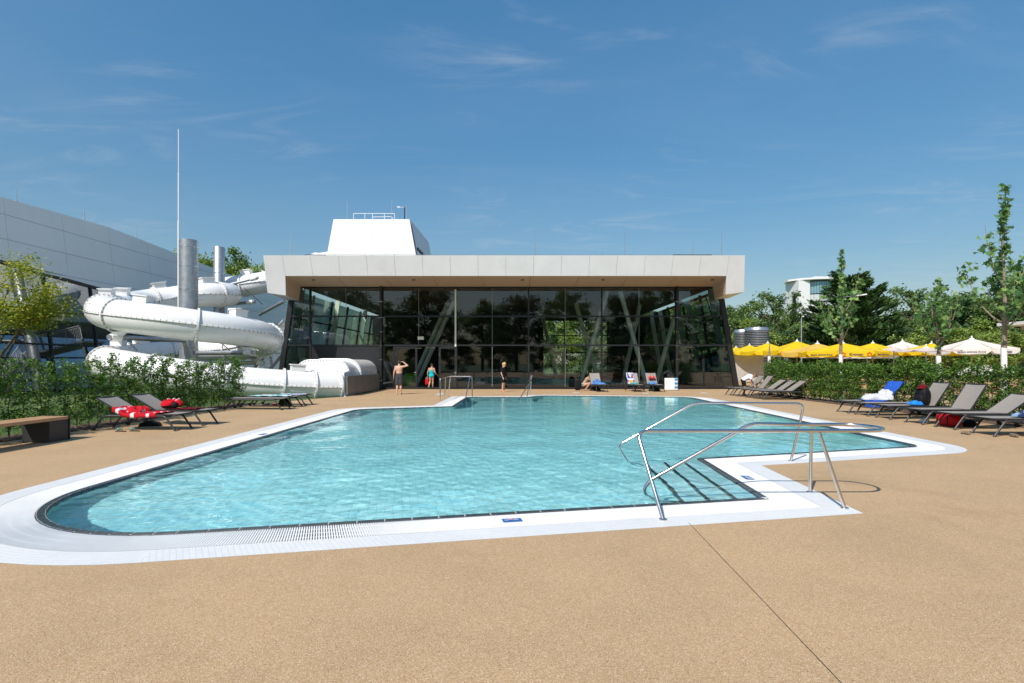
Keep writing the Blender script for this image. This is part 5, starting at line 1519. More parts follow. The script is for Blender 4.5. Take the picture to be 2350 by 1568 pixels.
# ================================================================== sun loungers
def mesh_fabric():
    m, nt, b = new_mat('taupe_mesh_fabric')
    tcn = nd(nt, 'ShaderNodeTexCoord'); wv = nd(nt, 'ShaderNodeTexNoise', Scale=160.0, Detail=2.0)
    nt.links.new(tcn.outputs['Object'], wv.inputs['Vector'])
    nt.links.new(ramp(nt, wv.outputs[0], [(0.35, (0.235, 0.21, 0.185)), (0.65, (0.33, 0.30, 0.265))]), b.inputs['Base Color'])
    b.inputs['Roughness'].default_value = 0.7
    bp = nd(nt, 'ShaderNodeBump', Strength=0.3, Distance=0.003); nt.links.new(wv.outputs[0], bp.inputs['Height']); nt.links.new(bp.outputs[0], b.inputs['Normal'])
    return m
MAT['fabric'] = mesh_fabric()
SEAT = 0.40; HINGE = 1.27; BACK = 0.78; HW = 0.315
def lounger_proto(angle, name='sun_lounger'):
    t = thing(name, 'lounger', 'sun lounger', (0, 0, 0), 0, 'taupe sun loungers')
    for s in (-1, 1):
        y = s * (HW - 0.01)
        mb = MB(); mb.tube(fillet([(0.30, y, 0.355), (1.66, y, 0.355)], 0.05), 0.021, 8, flat=1.35); mb.build('side_rail', MAT['dark'], t, 50)
        mb = MB(); mb.tube(fillet([(0.42, y, 0.355), (0.25, y, 0.345), (0.01, y, 0.012)], 0.16), 0.020, 8, flat=1.25); mb.tube([(0.03, y, 0.03), (-0.005, y, 0.0)], 0.026, 8); mb.build('front_leg', MAT['dark'], t, 50)
        mb = MB(); mb.tube(fillet([(1.60, y, 0.355), (1.78, y, 0.345), (2.03, y, 0.05)], 0.18), 0.020, 8, flat=1.25); lg = mb.build('rear_leg', MAT['dark'], t, 50)
        mb = MB(); mb.tube([(2.04, y - 0.022, 0.052), (2.04, y + 0.022, 0.052)], 0.050, 16); mb.build('wheel', MAT['black'], lg, 40)
    for x in (0.36, 0.95, 1.62):
        mb = MB(); mb.tube([(x, -HW, 0.345), (x, HW, 0.345)], 0.015, 6); mb.build('cross_bar', MAT['dark'], t)
    # seat: slightly slung fabric in a frame
    def sheet(x0, x1, n, sag, M_=None):
        mb = MB(); vs = []
        for i in range(n + 1):
            for j in range(9):
                u, v = i / n, j / 8
                x = x0 + (x1 - x0) * u; y = -HW + 2 * HW * v
                z = -sag * (1 - (2 * v - 1) ** 2)
                vs.append((x, y, z))
        k = len(vs); vs2 = [(x, y, z - 0.008) for x, y, z in vs]
        fs = [(i * 9 + j, (i + 1) * 9 + j, (i + 1) * 9 + j + 1, i * 9 + j + 1) for i in range(n) for j in range(8)]
        mb.add(vs, fs); mb.add(vs2, [f[::-1] for f in fs])
        return mb
    mb = sheet(0.0, HINGE, 8, 0.012); o = mb.build('seat', MAT['fabric'], t, 60); o.location = (0, 0, SEAT)
    mb = MB()
    for s in (-1, 1): mb.bar((-0.01, s * HW, SEAT - 0.006), (HINGE, s * HW, SEAT - 0.006), 0.028, 0.026)
    mb.bar((0, -HW, SEAT - 0.008), (0, HW, SEAT - 0.008), 0.026, 0.022); f_ = mb.build('seat_frame', MAT['dark'], t)
    mb = sheet(0.0, BACK, 6, 0.012); bk = mb.build('backrest', MAT['fabric'], t, 60); bk.location = (HINGE + 0.005, 0, SEAT); bk.rotation_euler = (0, -R(angle), 0)
    mb = MB()
    for s in (-1, 1): mb.bar((0, s * HW, -0.008), (BACK, s * HW, -0.008), 0.028, 0.026)
    mb.bar((BACK, -HW - 0.014, -0.008), (BACK, HW + 0.014, -0.008), 0.026, 0.024); mb.build('backrest_frame', MAT['dark'], bk)
    if angle > 8:
        a = R(angle); px = HINGE + math.cos(a) * 0.40; pz = SEAT + math.sin(a) * 0.40 - 0.03
        mb = MB()
        for s in (-1, 1): mb.tube([(px, s * 0.24, pz), (min(1.62, px + 0.16), s * 0.24, 0.36)], 0.010, 6)
        mb.tube([(min(1.62, px + 0.16), -0.24, 0.36), (min(1.62, px + 0.16), 0.24, 0.36)], 0.010, 6); mb.build('backrest_strut', MAT['dark'], t)
    return t
PROTO = {}
LOUNGERS = []
def lounger(x, y, rz, angle, label, group):
    """x, y: middle of the foot end"""
    if angle not in PROTO:
        o = lounger_proto(angle); PROTO[angle] = None; PROTO[angle] = (o, None)
        o.location = (x, y, 0); o.rotation_euler = (0, 0, rz); o['label'] = label; o['group'] = group
        bpy.context.view_layer.update()
        PROTO[angle] = (o, tree_of(o)); res = o
    else:
        res = copy_tree(PROTO[angle][1], None, (x, y, 0), rz, label, group)
    LOUNGERS.append(res)
    return res
def onl(L, x, y, z=0.0):
    """local lounger coordinates -> world"""
    a = L.rotation_euler[2]; return Vector((L.location[0] + x * math.cos(a) - y * math.sin(a), L.location[1] + x * math.sin(a) + y * math.cos(a), z))
g_near = 'sun loungers along the right hedge'
A = lounger(10.80, 17.68, R(-1), 52, 'sun lounger under a blue towel and white robe by the right hedge', g_near)
B = lounger(10.78, 16.70, R(0), 0, 'flat sun lounger between the blue towel and the black backpack', g_near)
Cc = lounger(10.78, 15.73, R(-1), 57, 'upright sun lounger carrying the black backpack with cap', g_near)
D = lounger(10.72, 14.43, R(1), 57, 'upright empty sun lounger with white sneakers beneath it', g_near)
E_ = lounger(10.68, 13.35, R(-1), 35, 'sun lounger with low raised back above the red sports bag', g_near)
Fq = lounger(10.55, 12.12, R(-2), 35, 'nearest right sun lounger with blue clothes on its seat', g_near)
g_far = 'sun loungers beside the right pavilion corner'
l1 = lounger(11.0, 27.6, R(-1), 52, 'farthest steep-backed sun lounger behind the bending boy', g_far)
l2 = lounger(11.0, 26.7, R(-2), 52, 'steep-backed sun lounger the bending boy leans over', g_far)
l3 = lounger(11.02, 25.78, R(-1), 35, 'middle low-backed sun lounger of the row at the pavilion corner', g_far)
l4 = lounger(11.05, 24.95, R(-2), 35, 'fourth sun lounger of the row at the pavilion corner', g_far)
l5 = lounger(11.08, 24.15, R(-2), 35, 'nearest sun lounger of the row at the pavilion corner', g_far)
g_left = 'sun loungers along the left hedge'
La = lounger(-7.95, 13.10, R(180 - 3), 30, 'near left sun lounger with the red and white towel', g_left)
Lb = lounger(-7.93, 14.22, R(180 - 4), 30, 'left sun lounger with the bundle under a red scarf', g_left)
Lc = lounger(-7.90, 18.90, R(180 - 4), 0, 'nearest of three flat sun loungers near the slide', g_left)
Ld = lounger(-7.93, 20.05, R(180 - 4), 0, 'middle one of three flat sun loungers near the slide', g_left)
Le = lounger(-7.87, 20.98, R(180 - 4), 0, 'farthest of three flat sun loungers near the slide', g_left)
g_glass = 'sun loungers against the pavilion glass'
Ga = lounger(5.10, 30.5, R(97), 57, 'sun lounger with a blue cloth beside the crouching woman', g_glass)
Gb = lounger(7.20, 30.5, R(92), 57, 'sun lounger with the pizza-print towel against the glass', g_glass)
Gc = lounger(8.32, 30.5, R(93), 57, 'sun lounger with the red flowered roll against the glass', g_glass)

# ================================================================== cloth and bags
def cloth_mat(name, c1, c2, scale=9.0, sharp=0.02, rough=0.9, thr=0.5, bands=0):
    m, nt, b = new_mat(name)
    tcn = nd(nt, 'ShaderNodeTexCoord'); nz = nd(nt, 'ShaderNodeTexNoise', Scale=scale, Detail=3.0, Distortion=0.6)
    nt.links.new(tcn.outputs['Object'], nz.inputs['Vector'])
    src = nz.outputs[0]
    if bands:
        wv = nd(nt, 'ShaderNodeTexWave', Scale=bands, Distortion=2.5, Detail=2.0); wv.inputs['Detail Scale'].default_value = 1.5
        nt.links.new(tcn.outputs['Object'], wv.inputs['Vector']); src = wv.outputs[0]
    nt.links.new(ramp(nt, src, [(thr - sharp, c1), (thr + sharp, c2)]), b.inputs['Base Color'])
    b.inputs['Roughness'].default_value = rough; b.inputs['Specular IOR Level'].default_value = 0.15
    fz = nd(nt, 'ShaderNodeTexNoise', Scale=220.0); nt.links.new(tcn.outputs['Object'], fz.inputs['Vector'])
    bp = nd(nt, 'ShaderNodeBump', Strength=0.35, Distance=0.004); nt.links.new(fz.outputs[0], bp.inputs['Height']); nt.links.new(bp.outputs[0], b.inputs['Normal'])
    return m
CL = {'blue': cloth_mat('blue_terry', (0.02, 0.085, 0.42), (0.028, 0.11, 0.50), 4, 0.2), 'white': cloth_mat('white_terry', (0.50, 0.52, 0.56), (0.58, 0.59, 0.62), 5, 0.3),
      'redwhite': cloth_mat('red_white_towel', (0.50, 0.012, 0.022), (0.70, 0.66, 0.70), 2.6, 0.015, thr=0.57), 'redband': cloth_mat('red_banded_towel', (0.50, 0.012, 0.022), (0.70, 0.66, 0.70), 4.5, 0.015, thr=0.90, bands=0.75), 'red': cloth_mat('red_knit', (0.48, 0.008, 0.016), (0.60, 0.012, 0.025), 12, 0.3),
      'maroon': cloth_mat('maroon_flag', (0.10, 0.006, 0.012), (0.14, 0.01, 0.016), 8, 0.3), 'denim': cloth_mat('blue_cloth', (0.03, 0.10, 0.34), (0.14, 0.33, 0.62), 14, 0.12),
      'navy': cloth_mat('navy_cloth', (0.02, 0.035, 0.09), (0.20, 0.31, 0.50), 7, 0.05), 'teal': cloth_mat('teal_cloth', (0.01, 0.12, 0.14), (0.12, 0.42, 0.42), 16, 0.08),
      'multi': cloth_mat('pastel_towel', (0.60, 0.70, 0.72), (0.10, 0.48, 0.50), 6, 0.05), 'black': cloth_mat('black_nylon', (0.008, 0.008, 0.010), (0.014, 0.014, 0.016), 9, 0.3, 0.55),
      'redbag': cloth_mat('red_nylon', (0.42, 0.008, 0.014), (0.55, 0.012, 0.02), 6, 0.3, 0.6), 'floral': cloth_mat('red_floral', (0.62, 0.03, 0.05), (0.45, 0.55, 0.38), 22, 0.03, thr=0.6),
      'camo': cloth_mat('dark_green_print', (0.012, 0.014, 0.010), (0.06, 0.085, 0.02), 14, 0.04, thr=0.58), 'royal': cloth_mat('bright_blue_cloth', (0.01, 0.16, 0.55), (0.03, 0.24, 0.66), 10, 0.2), 'grey': cloth_mat('grey_cloth', (0.42, 0.43, 0.46), (0.52, 0.53, 0.56), 9, 0.3)}
def heap(name, c, size, mat, seed, label, cat, rz=0.0, group=None, n=26, folds=7, parent=None):
    """crumpled cloth pile: closed dome with ridged folds"""
    rnd = random.Random(seed); ph = [rnd.uniform(0, 6.28) for _ in range(8)]
    mb = MB(); vs = []
    for i in range(n + 1):
        for j in range(n * 2):
            u = i / n; a = 2 * PI * j / (n * 2)
            rad = math.sin(u * PI / 2) * (1 + 0.13 * math.sin(3 * a + ph[0]) + 0.09 * math.sin(5 * a + ph[1] + u * 3))
            fold = math.sin(folds * a + 5 * u + ph[2] + 1.3 * math.sin(2 * a + ph[3])) * math.cos(4.1 * u * 2 + ph[4] + 2 * math.cos(a + ph[5]))
            z = math.cos(u * PI / 2) ** 0.75 * (0.86 + 0.14 * math.sin(2 * a + ph[6])) + 0.17 * fold * math.sin(u * PI) + 0.06 * math.sin(2.3 * folds * a + 9 * u + ph[7]) * math.sin(u * PI)
            x = math.cos(a) * rad; y = math.sin(a) * rad
            vs.append((x * size[0] / 2, y * size[1] / 2, max(0.006, z * size[2])))
    m2 = n * 2
    mb.add(vs, [(i * m2 + j, (i + 1) * m2 + j, (i + 1) * m2 + (j + 1) % m2, i * m2 + (j + 1) % m2) for i in range(n) for j in range(m2)])
    o = mb.build(name, mat, parent, 180); o.location = c; o.rotation_euler = (0, 0, rz)
    if parent is None: tag(o, label, cat, group)
    return o
def draped(name, L, angle, s0, s1, y0, y1, mat, label, seed, lift=0.016, side_drop=0.0, top_fold=0.0, cat='towel'):
    """towel lying along a lounger from s0 to s1 (metres from the foot end along its surface)"""
    rnd = random.Random(seed); n, m = 40, 18; vs = []; a = R(angle)
    ph = [rnd.uniform(0, 6) for _ in range(6)]
    for i in range(n + 1):
        for j in range(m + 1):
            s = s0 + (s1 - s0) * i / n + 0.02 * math.sin(j * 0.7 + ph[5]); v = j / m; y = y0 + (y1 - y0) * v + 0.012 * math.sin(s * 9 + ph[0])
            w = lift + 0.012 * math.sin(s * 13 + ph[1] + 2 * math.sin(y * 7)) * math.sin(y * 11 + ph[2]) + 0.006 * math.sin(y * 31 + s * 17 + ph[3])
            drop = 0.0
            if abs(y) > HW + 0.012:
                drop = abs(y) - HW - 0.012; y = math.copysign(HW + 0.02 + 0.01 * math.sin(s * 15 + ph[4]), y)
            if s <= HINGE: p = (s, y, SEAT + w)
            elif s <= HINGE + BACK: q = s - HINGE; p = (HINGE + math.cos(a) * q - math.sin(a) * w, y, SEAT + math.sin(a) * q + math.cos(a) * w)
            else:
                q = s - HINGE - BACK; p = (HINGE + math.cos(a) * BACK + 0.035, y, SEAT + math.sin(a) * BACK - q + 0.02)
            vs.append((p[0], p[1], p[2] - drop))
    mb = MB(); mb.add(vs, [(i * (m + 1) + j, (i + 1) * (m + 1) + j, (i + 1) * (m + 1) + j + 1, i * (m + 1) + j + 1) for i in range(n) for j in range(m)])
    o = mb.build(name, mat, None, 180); o.location = L.location; o.rotation_euler = L.rotation_euler
    so = o.modifiers.new('thick', 'SOLIDIFY'); so.thickness = 0.007; so.offset = 1
    uv = o.data.uv_layers.new(name='UVMap')
    for lp in o.data.loops:
        k = lp.vertex_index; uv.data[lp.index].uv = ((k % (m + 1)) / m, (k // (m + 1)) / n)
    return tag(o, label, cat)
# right row
bt_ = draped('beach_towel', A, 52, 0.72, HINGE + BACK + 0.10, -0.34, 0.40, CL['blue'], 'blue beach towel hung over the backrest of the farthest right-row lounger', 3)
t_ = draped('hanging_end', A, 52, 0.55, 1.0, -0.55, -0.20, CL['blue'], None, 4, cat=None)
t_.parent = bt_; t_.location = (0, 0, 0); t_.rotation_euler = (0, 0, 0)
rb_ = heap('bath_robe', onl(A, 1.13, -0.02, SEAT + 0.03), (1.0, 0.58, 0.20), CL['white'], 5, 'white terry bath robe heaped on the blue towel', 'robe', folds=11)
heap('robe_collar', (0.19, -0.10, 0.01), (0.40, 0.44, 0.32), CL['white'], 6, None, None, folds=9, parent=rb_)
heap('tshirt', onl(Cc, 0.98, 0.0, SEAT + 0.012), (0.46, 0.36, 0.13), CL['royal'], 8, 'bright blue crumpled shirt in front of the black backpack', 'clothes')
def rounded_bag(t, name, c, size, mat, seed, n=14, p=3.2, squash=0.10):
    """soft box: superellipsoid with dents"""
    rnd = random.Random(seed); ph = [rnd.uniform(0, 6) for _ in range(5)]; mb = MB(); vs = []
    def se(v): return math.copysign(abs(v) ** (2 / p), v)
    for i in range(n + 1):
        la = -PI / 2 + PI * i / n
        for j in range(2 * n):
            lo = 2 * PI * j / (2 * n)
            x = se(math.cos(la)) * se(math.cos(lo)); y = se(math.cos(la)) * se(math.sin(lo)); z = se(math.sin(la))
            k = 1 + squash * 0.5 * math.sin(4 * lo + ph[0] + 3 * la) * math.cos(3 * la + ph[1])
            vs.append((x * size[0] / 2 * k, y * size[1] / 2 * k, (z + 1) * size[2] / 2))
    mb.add(vs, [(i * 2 * n + j, i * 2 * n + (j + 1) % (2 * n), (i + 1) * 2 * n + (j + 1) % (2 * n), (i + 1) * 2 * n + j) for i in range(n) for j in range(2 * n)])
    o = mb.build(name, mat, t, 180); o.location = c
    return o
bp_ = thing('backpack', 'black backpack leaning upright on the lounger under a red and black cap', 'backpack', onl(Cc, 1.18, 0.02, SEAT + 0.0), R(10))
rounded_bag(bp_, 'main_pocket', (0.0, 0, 0.0), (0.28, 0.36, 0.50), CL['black'], 3)
rounded_bag(bp_, 'front_pocket', (-0.13, 0, 0.03), (0.16, 0.30, 0.28), CL['black'], 4)
for s in (-0.1, 0.1):
    mb = MB(); mb.tube([(-0.15, s, 0.10), (-0.20, s, 0.28), (-0.12, s, 0.45), (0.0, s, 0.50)], 0.018, 6, flat=0.5); mb.build('strap', MAT['black'], bp_, 60)
cp = thing('baseball_cap', 'red and black cap resting on top of the black backpack', 'cap', onl(Cc, 1.18, 0.02, SEAT + 0.49), R(200))
mb = MB(); mb.lathe([(0.105, 0.0), (0.105, 0.03), (0.092, 0.075), (0.055, 0.105), (0.01, 0.115)], 18); mb.build('crown', CL['maroon'], cp, 60)
mb = MB(); mb.prism([(0.06, -0.09), (0.15, -0.075), (0.19, 0), (0.15, 0.075), (0.06, 0.09)], 0.0, 0.012); mb.build('brim', CL['redbag'], cp)
rb = thing('sports_bag', 'red sports bag lying under the near right loungers', 'bag', onl(E_, 0.52, 0.52, 0.0), R(94))
rounded_bag(rb, 'body', (0, 0, 0), (0.62, 0.34, 0.31), CL['redbag'], 7, squash=0.16)
for s in (-0.14, 0.14):
    mb = MB(); mb.tube([(s, 0.175, 0.04), (s, 0.18, 0.24), (s, 0.06, 0.33), (s * 0.6, 0.0, 0.36), (s, -0.06, 0.33), (s, -0.18, 0.24), (s, -0.175, 0.04)], 0.016, 6, flat=0.4); mb.build('strap', MAT['black'], rb, 60)
mb = MB(); mb.tube([(-0.26, 0, 0.315), (0.26, 0, 0.315)], 0.008, 5); mb.build('zip', MAT['black'], rb)
heap('dark_bag', onl(E_, 0.95, 0.42, 0.002), (0.30, 0.28, 0.17), CL['black'], 12, 'small black bag on the deck beside the red sports bag', 'bag')
heap('clothes', onl(Fq, 1.02, 0.02, SEAT + 0.012), (0.62, 0.34, 0.14), CL['navy'], 14, 'blue and navy clothes bundle on the nearest right lounger', 'clothes', R(5))
heap('clothes', onl(Fq, 1.45, 0.0, SEAT + 0.10), (0.3, 0.3, 0.12), CL['grey'], 15, 'pale grey cloth beside the blue clothes on the nearest right lounger', 'clothes')
def shoe(name, c, rz, mat, sole, label, group=None, L=0.27, h=0.10):
    t = thing(name, label, 'shoe', c, rz, group)
    prof = [(-0.5, 0.24), (-0.46, 0.32), (-0.2, 0.34), (0.1, 0.37), (0.36, 0.33), (0.5, 0.14)]
    mb = MB(); up = [(x * L, w * L * 0.5) for x, w in prof]
    poly = [(x, w) for x, w in up] + [(x, -w) for x, w in up[::-1]]
    mb.prism(poly[::-1], 0.002, 0.028); mb.build('sole', sole, t)
    hs = [h, h * 1.05, h * 0.9, h * 0.62, h * 0.42, h * 0.28]; vs = []; n = 8
    for (x, w), hh in zip(up, hs):
        for k in range(n + 1):
            a = PI * k / n; vs.append((x, math.cos(a) * w * 0.94, 0.026 + math.sin(a) ** 0.7 * hh))
    mb = MB(); mb.add(vs, [(i * (n + 1) + k, (i + 1) * (n + 1) + k, (i + 1) * (n + 1) + k + 1, i * (n + 1) + k + 1) for i in range(5) for k in range(n)] + [tuple(range(n + 1)), tuple(5 * (n + 1) + k for k in range(n, -1, -1))]); mb.build('upper', mat, t, 60)
    return t
WHITE_L = M('white_leather', (0.78, 0.78, 0.77), 0.5, var=0.03); RUBBER = M('brown_rubber', (0.09, 0.06, 0.045), 0.7); TAN = M('sandal_leather', (0.20, 0.15, 0.11), 0.7); RED_S = M('red_shoe', (0.45, 0.05, 0.03), 0.6)
TURQ = M('turquoise_trim', (0.03, 0.46, 0.52), 0.5)
shoe('sneaker', onl(D, 0.52, 0.30, 0), R(100), WHITE_L, WHITE_L, 'white sneaker under the empty lounger, left one of the pair')
shoe('sneaker', onl(D, 0.62, 0.42, 0), R(82), WHITE_L, WHITE_L, 'white sneaker under the empty lounger, right one of the pair')
def sandal(c, rz, label, base, strap, flower=False, name='sandal', group=None):
    t = thing(name, label, 'sandal', c, rz, group); L = 0.26
    up = [(-0.5, 0.16), (-0.42, 0.26), (-0.1, 0.26), (0.2, 0.36), (0.42, 0.30), (0.5, 0.1)]
    poly = [(x * L, w * L * 0.5) for x, w in up] + [(x * L, -w * L * 0.5) for x, w in up[::-1]]
    mb = MB(); mb.prism(poly[::-1], 0.002, 0.024); mb.build('sole', base, t)
    if flower:
        for s in (-1, 1):
            mb = MB(); mb.tube([(0.09, 0, 0.024), (0.05, s * 0.02, 0.055), (-0.03, s * 0.037, 0.026)], 0.007, 6); mb.build('thong', base, t, 60)
        mb = MB()
        for k in range(6):
            a = k * PI / 3; mb.ell((0.055 + 0.02 * math.cos(a), 0.022 * math.sin(a), 0.068), (0.018, 0.012, 0.016), None, 8, 6)
        mb.ell((0.055, 0, 0.08), (0.012, 0.012, 0.012), None, 8, 6); mb.build('flower', TURQ, t, 60)
    else:
        for x in (0.07, -0.01, -0.09):
            mb = MB(); mb.tube([(x, -0.042, 0.022), (x, -0.035, 0.055), (x, 0, 0.068), (x, 0.035, 0.055), (x, 0.042, 0.022)], 0.011, 6, flat=0.4); mb.build('strap', strap, t, 60)
    return t
s1 = G(2216, 997); s2 = G(2327, 1003)
sandal(s1 + Vector((0, 0, 0)), R(80), 'brown strap sandal on the deck in front of the nearest right lounger', RUBBER, TAN)
sandal(s2, R(70), 'brown strap sandal near the right edge of the picture', RUBBER, TAN)
sandal(s2 + Vector((0.32, 0.16, 0)), R(75), 'dark strap sandal cut by the right picture edge', RUBBER, MAT['black'])
ff = G(284, 991)
sandal(ff + Vector((-0.06, -0.02, 0)), R(172), 'turquoise-flowered flip-flop nearer the hedge on the left deck', RUBBER, None, True, 'flip_flop')
sandal(ff + Vector((0.22, 0.05, 0)), R(168), 'turquoise-flowered flip-flop nearer the pool on the left deck', RUBBER, None, True, 'flip_flop')
heap('dark_shoes', G(346, 978), (0.5, 0.26, 0.15), CL['black'], 17, 'dark pair of shoes in the shade under the left lounger', 'shoes', R(10))
# left pair
draped('beach_towel', La, 30, 0.46, HINGE + 0.30, -0.30, 0.42, CL['redband'], 'red and white supporter towel spread over the near left lounger', 23)
heap('beach_towel', onl(La, 1.22, -0.02, SEAT + 0.015), (0.56, 0.46, 0.15), CL['redwhite'], 25, 'red and white towel bundle heaped on the near left lounger', 'towel', R(180))
bh = thing('covered_bag', 'black bag under a red scarf on the second left lounger', 'bag', onl(Lb, 1.08, 0.0, SEAT + 0.005), R(175))
rounded_bag(bh, 'bag', (0, 0, 0), (0.46, 0.32, 0.20), CL['black'], 26)
heap('scarf', (0.0, 0, 0.09), (0.54, 0.40, 0.17), CL['red'], 27, None, None, 0.3, None, parent=bh)
rg = MB()
for (x, z, r) in ((0.06, 0.255, 0.085), (-0.10, 0.26, 0.075)):
    rg.tube([(x + math.cos(a) * r, -0.06 + math.sin(a) * r * 0.7, z + 0.012 - 0.05 * math.sin(a) ** 2) for a in [2 * PI * k / 20 for k in range(20)]], 0.014, 6, closed=True)
rg.build('ring_print', M('white_print', (0.72, 0.72, 0.76), 0.8), bh, 60)
fc_ = draped('flag_cloth', Lb, 30, 0.34, 0.98, -0.26, 0.26, CL['maroon'], 'maroon cloth with yellow stars on the second left lounger', 28, 0.022, cat='cloth')
STARM = M('star_yellow', (0.70, 0.42, 0.05), 0.8)
for (x, y, r) in ((0.86, -0.05, 0.085), (0.78, 0.13, 0.05)):
    mb = MB(); pts = []
    for k in range(10):
        a = PI / 2 + k * PI / 5; q = r if k % 2 == 0 else r * 0.42; pts.append((q * math.cos(a), q * math.sin(a)))
    mb.prism(pts, 0, 0.004); o = mb.build('star_patch', STARM, fc_); o.location = (x, y, SEAT + 0.055)
# flat three: towels, shoes and bag beneath
draped('beach_towel', Ld, 0, 0.3, 1.75, -0.27, 0.27, cloth_mat('pastel_print', (0.72, 0.74, 0.74), (0.06, 0.50, 0.52), 5.0, 0.02), 'pastel patterned towel spread on the middle flat lounger', 31)
draped('beach_towel', Le, 0, 0.1, 1.2, -0.3, 0.3, cloth_mat('turquoise_print', (0.04, 0.45, 0.48), (0.60, 0.45, 0.62), 7.0, 0.05), 'turquoise and lilac towel on the farthest flat lounger', 32)
shoe('sneaker', G(648, 936) + Vector((-0.9, 0.65, 0)), R(190), MAT['wall_metal'], WHITE_L, 'grey sneaker under the flat loungers')
shoe('sneaker', G(648, 936) + Vector((-0.55, 0.60, 0)), R(200), RED_S, WHITE_L, 'red sneaker under the flat loungers')
heap('patterned_bag', G(648, 936) + Vector((-0.12, 0.55, 0)), (0.5, 0.4, 0.34), CL['camo'], 33, 'dark patterned bag under the flat loungers', 'bag')
# against the glass
cl_ = heap('clothes', onl(Ga, 0.75, 0.0, SEAT + 0.012), (0.85, 0.52, 0.12), CL['denim'], 35, 'blue patterned cloth spread on the lounger beside the crouching woman', 'clothes')
heap('bunched_end', onl(Ga, 1.22, 0.0, 0) - onl(Ga, 0.75, 0.0, 0), (0.46, 0.40, 0.28), CL['denim'], 36, None, None, parent=cl_)
pt = draped('beach_towel', Gb, 57, HINGE + 0.02, HINGE + BACK + 0.12, -0.06, 0.36, M('towel_white_blue', (0.70, 0.74, 0.80), 0.9), 'white and blue towel with a pizza slice print hung on a backrest', 37)
def print_on(L, angle, polys, parent_label, mats):
    a = R(angle); mb = MB()
    for poly, mi, lift in polys:
        vs = [(HINGE + math.cos(a) * s - math.sin(a) * lift, y, SEAT + math.sin(a) * s + math.cos(a) * lift) for s, y in poly]
        mb.add(vs, [tuple(range(len(vs)))], mi)
    return mb
BLUE_P = M('print_blue', (0.02, 0.06, 0.38), 0.9); ORANGE_P = M('print_orange', (0.72, 0.28, 0.05), 0.9); RED_P = M('print_red', (0.62, 0.03, 0.03), 0.9); CREAM_P = M('print_cream', (0.75, 0.55, 0.25), 0.9)
polys = [([(0.38, -0.02), (0.38, 0.32), (0.74, 0.32), (0.74, -0.02)], 0, 0.046), ([(0.66, 0.04), (0.66, 0.26), (0.71, 0.26), (0.71, 0.04)], 4, 0.050), ([(0.40, 0.13), (0.60, 0.25), (0.64, 0.17), (0.62, 0.06)], 3, 0.052), ([(0.39, 0.11), (0.58, 0.04), (0.52, 0.01), (0.42, 0.03)], 2, 0.055),
         ([(0.05, 0.04), (0.05, 0.24), (0.26, 0.26), (0.28, 0.03)], 1, 0.046), ([(0.12, -0.05), (0.12, 0.02), (0.28, 0.02), (0.28, -0.05)], 0, 0.046), ([(0.10, 0.28), (0.10, 0.35), (0.30, 0.35), (0.30, 0.28)], 0, 0.046)]
mb = print_on(Gb, 57, polys, '', None); o = mb.build('towel_print', [BLUE_P, ORANGE_P, RED_P, CREAM_P, MAT['white']], pt)
heap('clothes', onl(Gb, 0.95, 0.06, SEAT + 0.012), (0.5, 0.62, 0.10), CL['teal'], 38, 'teal patterned cloth on the seat of the pizza-towel lounger', 'clothes')
heap('clothes', onl(Gc, 0.98, 0.10, SEAT + 0.012), (0.5, 0.72, 0.14), CL['denim'], 39, 'blue clothes on the seat below the red flowered roll', 'clothes')
fr_ = thing('rolled_mat', 'red flowered roll with red straps hanging on a backrest by the glass', 'rolled mat', onl(Gc, 1.36, 0.0, 0.78), Gc.rotation_euler[2] + PI / 2)
mb = MB(); mb.tube([(-0.19, 0, 0), (-0.18, 0, 0), (0.18, 0, 0), (0.19, 0, 0)], [0.07, 0.085, 0.085, 0.07], 16); mb.build('roll', CL['floral'], fr_, 50)
for s in (-0.1, 0.1):
    mb = MB(); mb.tube([(s + 0.092 * 0, math.cos(q) * 0.092, math.sin(q) * 0.092) for q in [2 * PI * k / 16 for k in range(16)]], 0.010, 5, closed=True); mb.tube([(s, 0.0, 0.09), (s * 0.4, -0.05, 0.28)], 0.010, 5); mb.build('strap', CL['redbag'], fr_, 60)
heap('camouflage_bag', onl(Gc, 0.95, 0.02, 0.002), (0.62, 0.56, 0.30), CL['camo'], 41, 'dark green printed bag under the lounger with the red roll', 'bag')
# folded striped beach bed
fbd = thing('folded_beach_bed', 'white folded beach bed with blue striped side by the right downpipe', 'beach bed', (9.50, 32.45, 0), R(-3))
mb = MB(); mb.span(-0.33, 0.26, -0.03, 0.03, 0.03, 0.74); mb.build('white_board', MAT['white'], fbd, bevel=0.015)
for k in range(9):
    mb = MB(); z0 = 0.04 + 0.078 * k; mb.span(0.262, 0.44, -0.035, 0.10, z0, z0 + 0.076)
    mb.build('stripe', [M('stripe_%s' % k, ((0.60, 0.66, 0.74), (0.03, 0.12, 0.42), (0.16, 0.42, 0.62))[k % 3], 0.8)], fbd)
mb = MB()
for x in (-0.33, 0.43): mb.tube([(x, 0.05, 0), (x, 0.05, 0.78)], 0.014, 6)
mb.tube([(-0.33, 0.05, 0.77), (0.43, 0.05, 0.77)], 0.014, 6); mb.build('frame', MAT['dark'], fbd)
